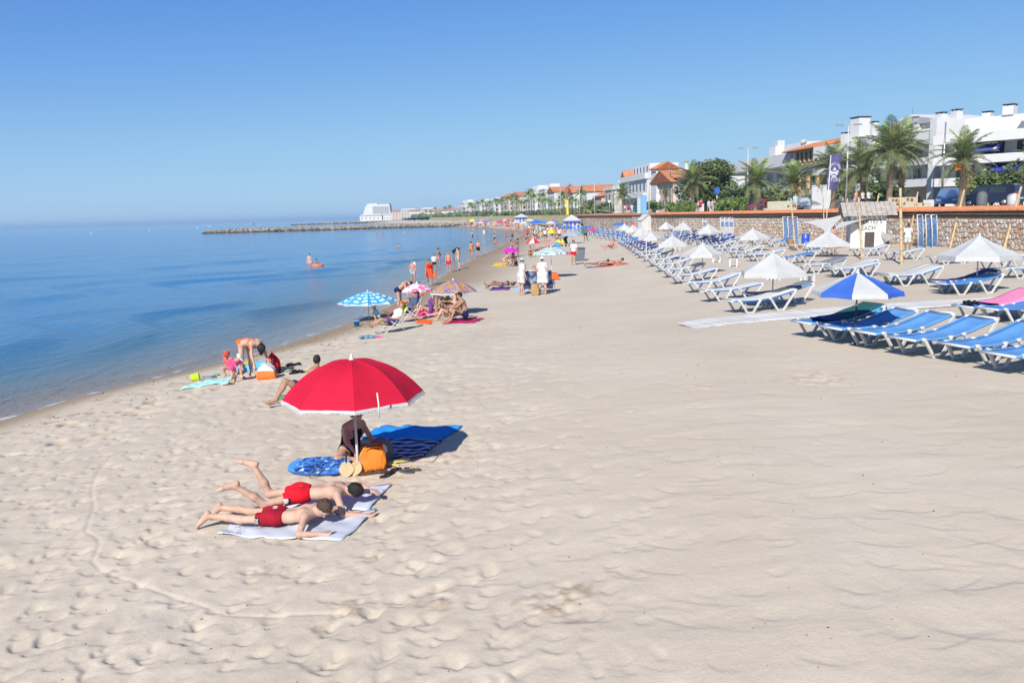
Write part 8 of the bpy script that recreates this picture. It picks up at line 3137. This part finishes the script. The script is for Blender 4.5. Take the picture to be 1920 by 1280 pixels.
for k in range(2):
	MB().add([(.75 + .4 * k, -.17, .3), (1.0 + .4 * k, -.17, .45), (.75 + .4 * k, -.17, .6)], [(0, 1, 2)]).build('arrow', mat('black_paint', (.02, .025, .02), .7), e2)
dkb = mat('sign_brown', (.18, .06, .02), .8)
for k, (dx, z, w) in enumerate([(-.75, .66, .16), (-.5, .66, .16), (-.25, .62, .16), (.35, .70, .16), (.65, .66, .2), (.95, .3, .16), (1.5, .3, .12), (-.4, .35, .2), (.1, .38, .14)]):
	MB().box((dx, -.13 - .02 * (dx > .9), z), (w, .03, .2), M=Matrix.Rotation(.3 * (k % 3), 3, 'Y')).build('letter', dkb, e).rotation_euler = (0, 0, rzs)
for i, (x, off, w, h, c, lab, nm) in enumerate([(1207, 4, .9, 2.9, (.16, .34, .66), 'light blue advertising column on the promenade', 'advert_column'), (1198, 4, .6, 2.7, (.36, .48, .5), 'pale grey-green column beside the light blue one', 'advert_column'),
												(1064, 3, .5, 3.6, (.70, .55, .04), 'tall yellow banner post above the blue striped tent', 'banner_post'), (1539, 11, 2.2, 2.6, (.52, .53, .55), 'white garden gate pillars left of the palm trunk', 'gate_pillar'),
												(1577, 9, 1.2, 1.7, (.42, .41, .38), 'small pointed pale stone by the palm trunk', 'stone_marker'), (1841, 5, .7, 1.1, (.10, .11, .12), 'grey litter bin in front of the dark van', 'litter_bin'), (1900, 7, .8, .9, (.45, .45, .46), 'round pale stone bollard at the right', 'bollard')]):
	p = onprom(x, off)
	b = MB()
	if nm in ('litter_bin', 'bollard'):
		b.lathe([(w * .42, 0), (w * .5, h * .2), (w * .5, h * .75), (w * .35, h * .93), (w * .1, h)], (0, 0, 0), 14)
	elif nm == 'stone_marker':
		b.add([(-w / 2, -.3, 0), (w / 2, -.3, 0), (w / 2, .3, 0), (-w / 2, .3, 0), (0, 0, h)], [(0, 1, 4), (1, 2, 4), (2, 3, 4), (3, 0, 4)])
	else:
		b.box((0, 0, h / 2), (w, .35, h))
		b.box((0, 0, h + .06), (w + .15, .45, .12))
		b.box((0, 0, .1), (w + .2, .5, .2))
	tag(b.build(nm, mat('col_%d' % x, c, .7, .08), None, p), lab, nm.replace('_', ' '))
for i, (x, off, h, lab, rd) in enumerate([(1234, 5, 2.6, 'square white road sign on a post near the round shrub', False), (1143, 4, 2.4, 'round white road sign on a post by the far lamp', True), (1344, 8, 3.0, 'blue road sign by the hedge', False)]):
	p = onprom(x, off)
	e = empty('road_sign', p, 0, lab, 'sign')
	MB().tube([(0, 0, 0), (0, 0, h)], .04, 6).build('post', steel, e)
	if rd:
		o = MB().lathe([(.32, -.02), (.32, .02)], (0, 0, 0), 16).build('plate', white_wall2, e, (0, -.05, h))
		o.rotation_euler = (math.pi / 2, 0, 0)
	else:
		MB().box((0, -.05, h), (.7, .03, .8)).build('plate', white_wall2 if x != 1344 else mat('sign_blue', (.03, .1, .4), .5), e)
# ------------------------------------------------------------------ people on the promenade
def far_people():
	kinds = []
	for i, (wear, sk, hr) in enumerate([([('shirt', white_m, .03), ('shorts', navy_m, .6)], 'tan', 'black'), ([('shirt', red_m, .03), ('shorts', black_m, .7)], 'fair', 'brown'), ([('shorts', navy_m, .6)], 'tan', 'black'),
										([('shirt', lblue_m, .03), ('shorts', grey_m, .95)], 'fair', 'grey'), ([('brief', black_m), ('bra', black_m)], 'tan', 'brown'), ([('shirt', cloth('salmon', (.65, .28, .2)), .03), ('shorts', grey_m, .6)], 'fair', 'grey'),
										([('brief', red_m), ('bra', red_m)], 'fair', 'black'), ([('dress', cloth('greydress', (.35, .35, .4)), .8)], 'fair', 'brown')]):
		kinds.append(person((P_walk if i % 2 else P_stand)(i, H=1.72, fem=(1 if i in (4, 6, 7) else 0)), .032, sk, wear, ('short', hr), fingers=False))
	return kinds
KP = far_people()
for (x, off, k, lab) in [(1604, 4.5, 5, 'person in a salmon shirt cycling along the promenade'), (1617, 5, 0, 'person in a white shirt strolling, middle of three'), (1628, 5, 0, 'person in a white top with arm out, right of three'),
						 (1491, 4.5, 3, 'person in dark clothes and white cap on the promenade by the bamboo pole'), (1310, 6, 0, 'person in white by the large round tree'), (1313, 5, 1, 'person in red by the large round tree'),
						 (1329, 7, 3, 'person in blue right of the large round tree'), (1336, 7, 5, 'person in pale clothes right of the round tree, left of two'), (1340, 7, 3, 'person in pale blue right of the round tree, right of two'),
						 (1178, 4, 1, 'person in a red shirt on the far promenade'), (1172, 4, 0, 'person in white left of the one in red'), (1185, 4, 3, 'person in pale blue right of the one in red'), (1160, 4, 3, 'person in light blue by the far palm'),
						 (1165, 4, 7, 'person in grey by the far palm'), (1211, 4.6, 0, 'person in white at the light blue column'), (1203, 4.6, 0, 'person in white left of the light blue column')]:
	put_person(KP[k], onprom(x, off) + Vector((0, 0, .005)), facing(rs.uniform(-1, 1), rs.choice([-1, 1])), lab, 0, 'people strolling on the promenade')
p = onprom(1604, 4.5)
e = empty('bicycle', p + Vector((0, -.35, 0)), 1.2, 'bicycle ridden along the promenade by the person in salmon', 'bicycle')
for xw in (-.5, .5):
	vs = []
	b = MB()
	b.tube([(xw + .33 * math.cos(t), 0, .34 + .33 * math.sin(t)) for t in [2 * math.pi * k / 20 for k in range(21)]], .018, 5)
	b.build('wheel', black_r, e)
b = MB()
for a_, c_ in [((-.5, 0, .34), (-.15, 0, .85)), ((-.15, 0, .85), (.35, 0, .85)), ((.35, 0, .85), (-.02, 0, .34)), ((-.02, 0, .34), (-.15, 0, .85)), ((-.5, 0, .34), (-.02, 0, .34)), ((.35, 0, .95), (.5, 0, .34))]:
	b.tube([a_, c_], .018, 6)
b.build('frame', steel, e)
MB().box((-.17, 0, .92), (.24, .14, .05)).build('saddle', black_r, e)
MB().tube([(.33, -.25, 1.0), (.33, .25, 1.0)], .014, 6).build('handlebar', steel, e)
# ------------------------------------------------------------------ the crowded far beach
rc = random.Random(99)
blue_tent = mat('tent_blue', (.06, .10, .45), .8)
def tent(px, py, w, h, stripes, label):
	g = G(px, py)
	k = g.y / FPX
	W2, H2 = w * k, h * k
	e = empty('beach_kiosk', g, rc.uniform(-.2, .2), label, 'kiosk', 'kiosks on the far beach')
	for i in range(8):
		a = -W2 / 2 + W2 * i / 8
		MB().box2((a, -W2 * .35, 0), (a + W2 / 8 - .01, -W2 * .35 + .05, H2 * .62)).build('wall_panel', (blue_tent if i % 2 else white_cloth) if stripes else white_cloth, e)
	for sx in (-1, 1):
		MB().box2((sx * W2 / 2 - .05, -W2 * .35, 0), (sx * W2 / 2 + .05, W2 * .35, H2 * .62)).build('side_wall', white_cloth, e)
	MB().add([(-W2 * .58, -W2 * .45, H2 * .62), (W2 * .58, -W2 * .45, H2 * .62), (W2 * .58, W2 * .45, H2 * .62), (-W2 * .58, W2 * .45, H2 * .62), (0, 0, H2)], [(0, 1, 4), (1, 2, 4), (2, 3, 4), (3, 0, 4)]).build('roof', white_cloth, e)
	MB().box2((-W2 * .58, -W2 * .46, H2 * .52), (W2 * .58, -W2 * .45, H2 * .615)).build('valance', blue_tent if stripes else white_cloth, e)
tent(1072, 432, 30, 29, True, 'blue and white striped kiosk tent on the far beach')
tent(978, 418, 24, 17, True, 'smaller blue and white kiosk tent farther along the beach')
tent(926, 413, 20, 11, False, 'small white kiosk tent far along the beach')
tent(862, 410, 16, 8, True, 'tiny kiosk at the far end of the beach')
g = G(1211, 432)
e = empty('beach_cabin', g, .25, 'white wooden beach cabin with a pitched roof by the wall', 'cabin')
MB().box2((-.95, -.8, 0), (.95, .8, 1.7)).build('wall', wht, e)
MB().add([(-.95, -.8, 1.7), (.95, -.8, 1.7), (0, -.8, 2.45), (-.95, .8, 1.7), (.95, .8, 1.7), (0, .8, 2.45)], [(0, 1, 2), (5, 4, 3)]).build('gable', wht, e)
for sg in (-1, 1):
	MB().add([(0, -.95, 2.52), (0, .95, 2.52), (sg * 1.1, .95, 1.66), (sg * 1.1, -.95, 1.66), (0, -.95, 2.46), (0, .95, 2.46), (sg * 1.1, .95, 1.6), (sg * 1.1, -.95, 1.6)],
			 [(0, 1, 2, 3), (7, 6, 5, 4), (0, 3, 7, 4), (2, 6, 7, 3)]).build('roof_slope', white_plastic, e)
MB().box2((-.05, -.84, .05), (.75, -.805, 1.55)).build('door', mat('cabin_door', (.5, .5, .5), .7), e)
# reed fence before the wall between cabin and tent
fa, fb = G(1205, 431), G(1092, 424)
fe = empty('reed_fence', (fa.x, fa.y, fa.z), 0, 'pale reed fence along the wall behind the far blue loungers', 'fence')
nf = 40
for i in range(nf):
	q = fa.lerp(fb, i / nf)
	r_ = fa.lerp(fb, (i + .92) / nf)
	MB().beam(q - fa + Vector((0, 0, .95)), r_ - fa + Vector((0, 0, .95)), .03, 1.9, mi=0, up=(0, 0, 1)).build('panel', [mat('reed_a', (.42, .38, .33), .9, .2), mat('reed_b', (.50, .46, .42), .9, .2)][i % 2], fe)
MB().beam(Vector((0, 0, 2.0)), fb - fa + Vector((0, 0, 2.0)), .12, .16).build('white_rail', white_plastic, fe)
for i, (ax, ay, ry, w, bx, by, c, lab) in enumerate([(1034, 428, 436, 17, 1034, 447, (.72, .55, .06), 'yellow parasol in the far crowd'), (1062, 424, 427, 32, 1062, 443, (.05, .18, .55), 'wide blue parasol in front of the striped kiosk'),
													 (1163, 417, 421, 31, 1163, 434, (.05, .18, .55), 'wide blue parasol before the reed fence'), (1101, 423, 427, 23, 1101, 438, (.06, .2, .58), 'blue parasol left of the reed fence'),
													 (1005, 412, 418, 26, 1005, 430, (.05, .16, .55), 'large dark blue parasol far along the beach'), (1016, 429, 432, 14, 1016, 441, (.10, .28, .62), 'small blue parasol before the yellow one'),
													 (951, 421, 424, 10, 951, 431, (.6, .03, .06), 'small red parasol in the far crowd'), (977, 419, 421, 8, 977, 429, (.7, .5, .05), 'small yellow parasol in the far crowd'),
													 (886, 410, 415, 14, 886, 421, (.72, .62, .12), 'pale yellow parasol far along the beach'), (899, 413, 416, 7, 899, 421, (.75, .22, .03), 'orange parasol far along the beach'),
													 (1072, 433, 440, 40, 1073, 457, (.34, .42, .48), 'grey-blue parasol left of the far blue loungers'), (1085, 420, 425, 16, 1085, 437, (.5, .55, .6), 'pale blue parasol by the striped kiosk'),
													 (1110, 427, 431, 18, 1110, 441, (.62, .05, .2), 'pinkish red parasol in the far crowd'), (1048, 418, 422, 14, 1048, 433, (.06, .16, .5), 'blue parasol in front of the kiosk, left')]):
	px_parasol(ax, ay, ry, w, bx, by, [fabric('far%d' % i, c)] if i != 11 else [white_cloth, fabric('far%d' % i, (.05, .16, .5))], lab, 8, 1.3, .12, ribs=False, group='parasols in the far crowd')
for i in range(22):
	x = rc.uniform(880, 1050)
	y = 410 + rc.random() * 8 + (x - 880) * .05
	cc = rc.choice([(.5, .5, .5), (.06, .16, .5), (.5, .52, .55), (.08, .2, .55), (.6, .06, .05), (.5, .5, .5)])
	g = G(x, y + 9)
	parasol(g, 1.1, 1.75, 2.25, [mat('canvas_mini_%d' % int(cc[0] * 100 + cc[2] * 7), cc, .85)], 'tiny parasol, %s from the left over the far loungers' % nth(i), 6, 1.2, .1, ribs=False, group='tiny far parasols')
# loungers beyond the white ones
idx_ = 0
for r_ in range(4):
	for c_ in range(11):
		x = 1158 - c_ * 8.5 - r_ * 3 + (r_ % 2) * 3
		y = 452 - c_ * 1.35 - r_ * 4.2
		if x < 1045 or G(x, y).x > float(wallX(G(x, y).y)) - 2:
			continue
		g = G(x, y)
		e = lounger(g, math.radians(12 + rc.uniform(-4, 4)), '%s sun lounger from the right in the %s row before the reed fence' % (ORD[c_], ORD[r_]), sling=sling_blue if rc.random() < .7 else sling_navy, group='blue loungers before the reed fence', r=.9)
for i in range(80):
	x = 900 + rc.random() * 160
	y = 412 + rc.random() * 14 + (x - 900) * .035
	g = G(x, y)
	e = empty('sun_lounger', g, rc.uniform(0, .6), None, 'sun lounger')
	lc = rc.randrange(4)
	tag(e, 'tiny %s lounger among the kiosks on the far beach' % ['blue', 'blue', 'white', 'navy'][lc], None, 'far %s loungers by the kiosks' % ['blue', 'blue', 'white', 'navy'][lc])
	link('sling', with_mat(lounger_meshes(.9)['sling'], [sling_blue, sling_blue, cover_white, sling_navy][lc]), e)
	for k in (0, 1):
		link('leg', lounger_meshes(.9)['legf'][k], e)
		link('leg', lounger_meshes(.9)['legb'][k], e)
	e.scale = (1.1, 1.1, 1.1)
SITK = [person(P_sit(H=1.7), .034, 'tan', [('shorts', navy_m, .5)], ('short', 'black'), fingers=False), person(P_sitlean(H=1.66, fem=1), .034, 'pink', [('brief', red_m), ('bra', red_m)], ('long', 'brown'), fingers=False),
		person(P_supine(H=1.7), .034, 'brown', [('shorts', lblue_m, .5)], ('short', 'black'), fingers=False), person(P_sit(H=1.66, fem=1), .034, 'fair', [('shirt', yellow_m, .02)], ('long', 'black'), fingers=False)]
KL = ['a white shirt', 'a red shirt', 'navy shorts', 'a light blue shirt', 'a black bikini', 'a salmon shirt', 'a red bikini', 'a grey dress']
SL = ['navy trunks', 'a red bikini', 'light blue shorts', 'a yellow top']
for i in range(200):
	u = rc.random()
	if i < 95:
		x, y = rc.uniform(948, 1100), rc.uniform(426, 452)
		if x > 1010 + (y - 426) * -1.0 + 70 or (y > 444 and x < 985):
			x, y = rc.uniform(1000, 1060), rc.uniform(428, 446)
	else:
		x, y = rc.uniform(862, 985), rc.uniform(414, 427)
	g = G(x, y)
	if g.x - float(shoreX(g.y)) < .8:
		x += 25
		g = G(x, y)
	if g.x - float(shoreX(g.y)) < .5 or g.x > float(wallX(g.y)) - 1:
		continue
	if rc.random() < .55:
		ki = rc.randrange(8)
		put_person(KP[ki], g, rc.uniform(0, 6.28), 'tiny bather in %s standing in the crowd on the far beach' % KL[ki], 0, 'far bathers in ' + KL[ki])
	else:
		ki = rc.randrange(4)
		put_person(SITK[ki], g, rc.uniform(0, 6.28), 'tiny bather in %s resting on the sand in the far crowd' % SL[ki], 0, 'resting far bathers in ' + SL[ki])
D = person(P_walk(8, H=1.8), .018, 'brown', [('shirt', cloth('khaki', (.14, .12, .08)), .0), ('shorts', black_m, .6)], ('short', 'black'), fingers=False)
place(D, 1098, 452, (-.6, -.6), 'dark figure walking over the open sand with goods over one arm')
g = GS(1095, 449)
tag(MB().grid(lambda u, v: ((u - .5) * .7, .05 * math.sin(u * 8), 1.5 - v * .8), 6, 6, thick=.04).build('carried_cloth', cloth('turq', (.06, .35, .38), .5), None, g), 'turquoise cloths carried by the dark figure on the sand', 'cloth')
for k, (x, y, m) in enumerate([(1039, 450, yellow_m), (1020, 453, red_m), (992, 447, white_m), (1010, 447, lblue_m), (1030, 456, orange_m), (980, 440, pink_m), (1050, 446, green_m), (966, 437, yellow_m)]):
	g = GS(x, y)
	towel('towel', [g + Vector((-.9, -.5, 0)), g + Vector((.8, -.4, 0)), g + Vector((.9, .5, 0)), g + Vector((-.8, .4, 0))], m, '%s towel on the sand in the far crowd' % ['yellow', 'red', 'white', 'light blue', 'orange', 'pink', 'green', 'golden'][k], seed=200 + k, n=(8, 6))
# washed-up weed, twigs and shell bits
wd = MB()
for i in range(620):
	if i < 330:
		y = rc.uniform(13, 36)
		x = float(shoreX(y)) + abs(rc.gauss(1.6, 1.1)) + .4
	else:
		y = 5 + 20 * rc.random() ** 1.5
		x = rc.uniform(-.75 * y, .6 * y)
	z = float(sand_z(np.array([x]), np.array([y]))[0])
	a, s_ = rc.uniform(0, 6.3), rc.uniform(.002, .008) * (1.6 if i < 330 else 1) * (.6 + y / 14)
	d = Vector((math.cos(a), math.sin(a), .15)) * s_ * rc.uniform(.6, 1.6)
	wd.beam(Vector((x, y, z + .004)) - d, Vector((x, y, z + .006)) + d, s_, s_ * .5, mi=0 if rc.random() < .72 else 1)
tag(wd.build('beach_debris', [mat('dry_weed', (.07, .05, .03), .9), mat('shell_bits', (.6, .56, .5), .7)]), 'scattered dry weed, twigs and shell bits on the sand', 'debris', None, 'stuff')
# two anglers on the breakwater
for (x, y, lab) in [(488, 424, 'left of two figures sitting on the breakwater'), (491, 424, 'right of two figures on the breakwater')]:
	put_person(KP[2 if x < 490 else 3], Vector(((x - 960) / FPX * 338, 338, 1.9)), 1.0, lab, 0)
# ------------------------------------------------------------------ sea haze: one closed box of air round the whole place
hz = bpy.data.materials.new('haze')
hz.use_nodes = True
hn, hl = hz.node_tree.nodes, hz.node_tree.links
hn.remove(hn['Principled BSDF'])
pv = hn.new('ShaderNodeVolumePrincipled')
pv.inputs['Color'].default_value = (0.46, 0.70, 0.98, 1)
pv.inputs['Density'].default_value = 0.00019
hl.new(pv.outputs[0], hn['Material Output'].inputs['Volume'])
o = MB().box2((-60000, -3200, -9), (60000, 45000, 40)).build('haze', hz)
tag(o, 'thin sea haze over the whole bay', None, None, 'stuff')
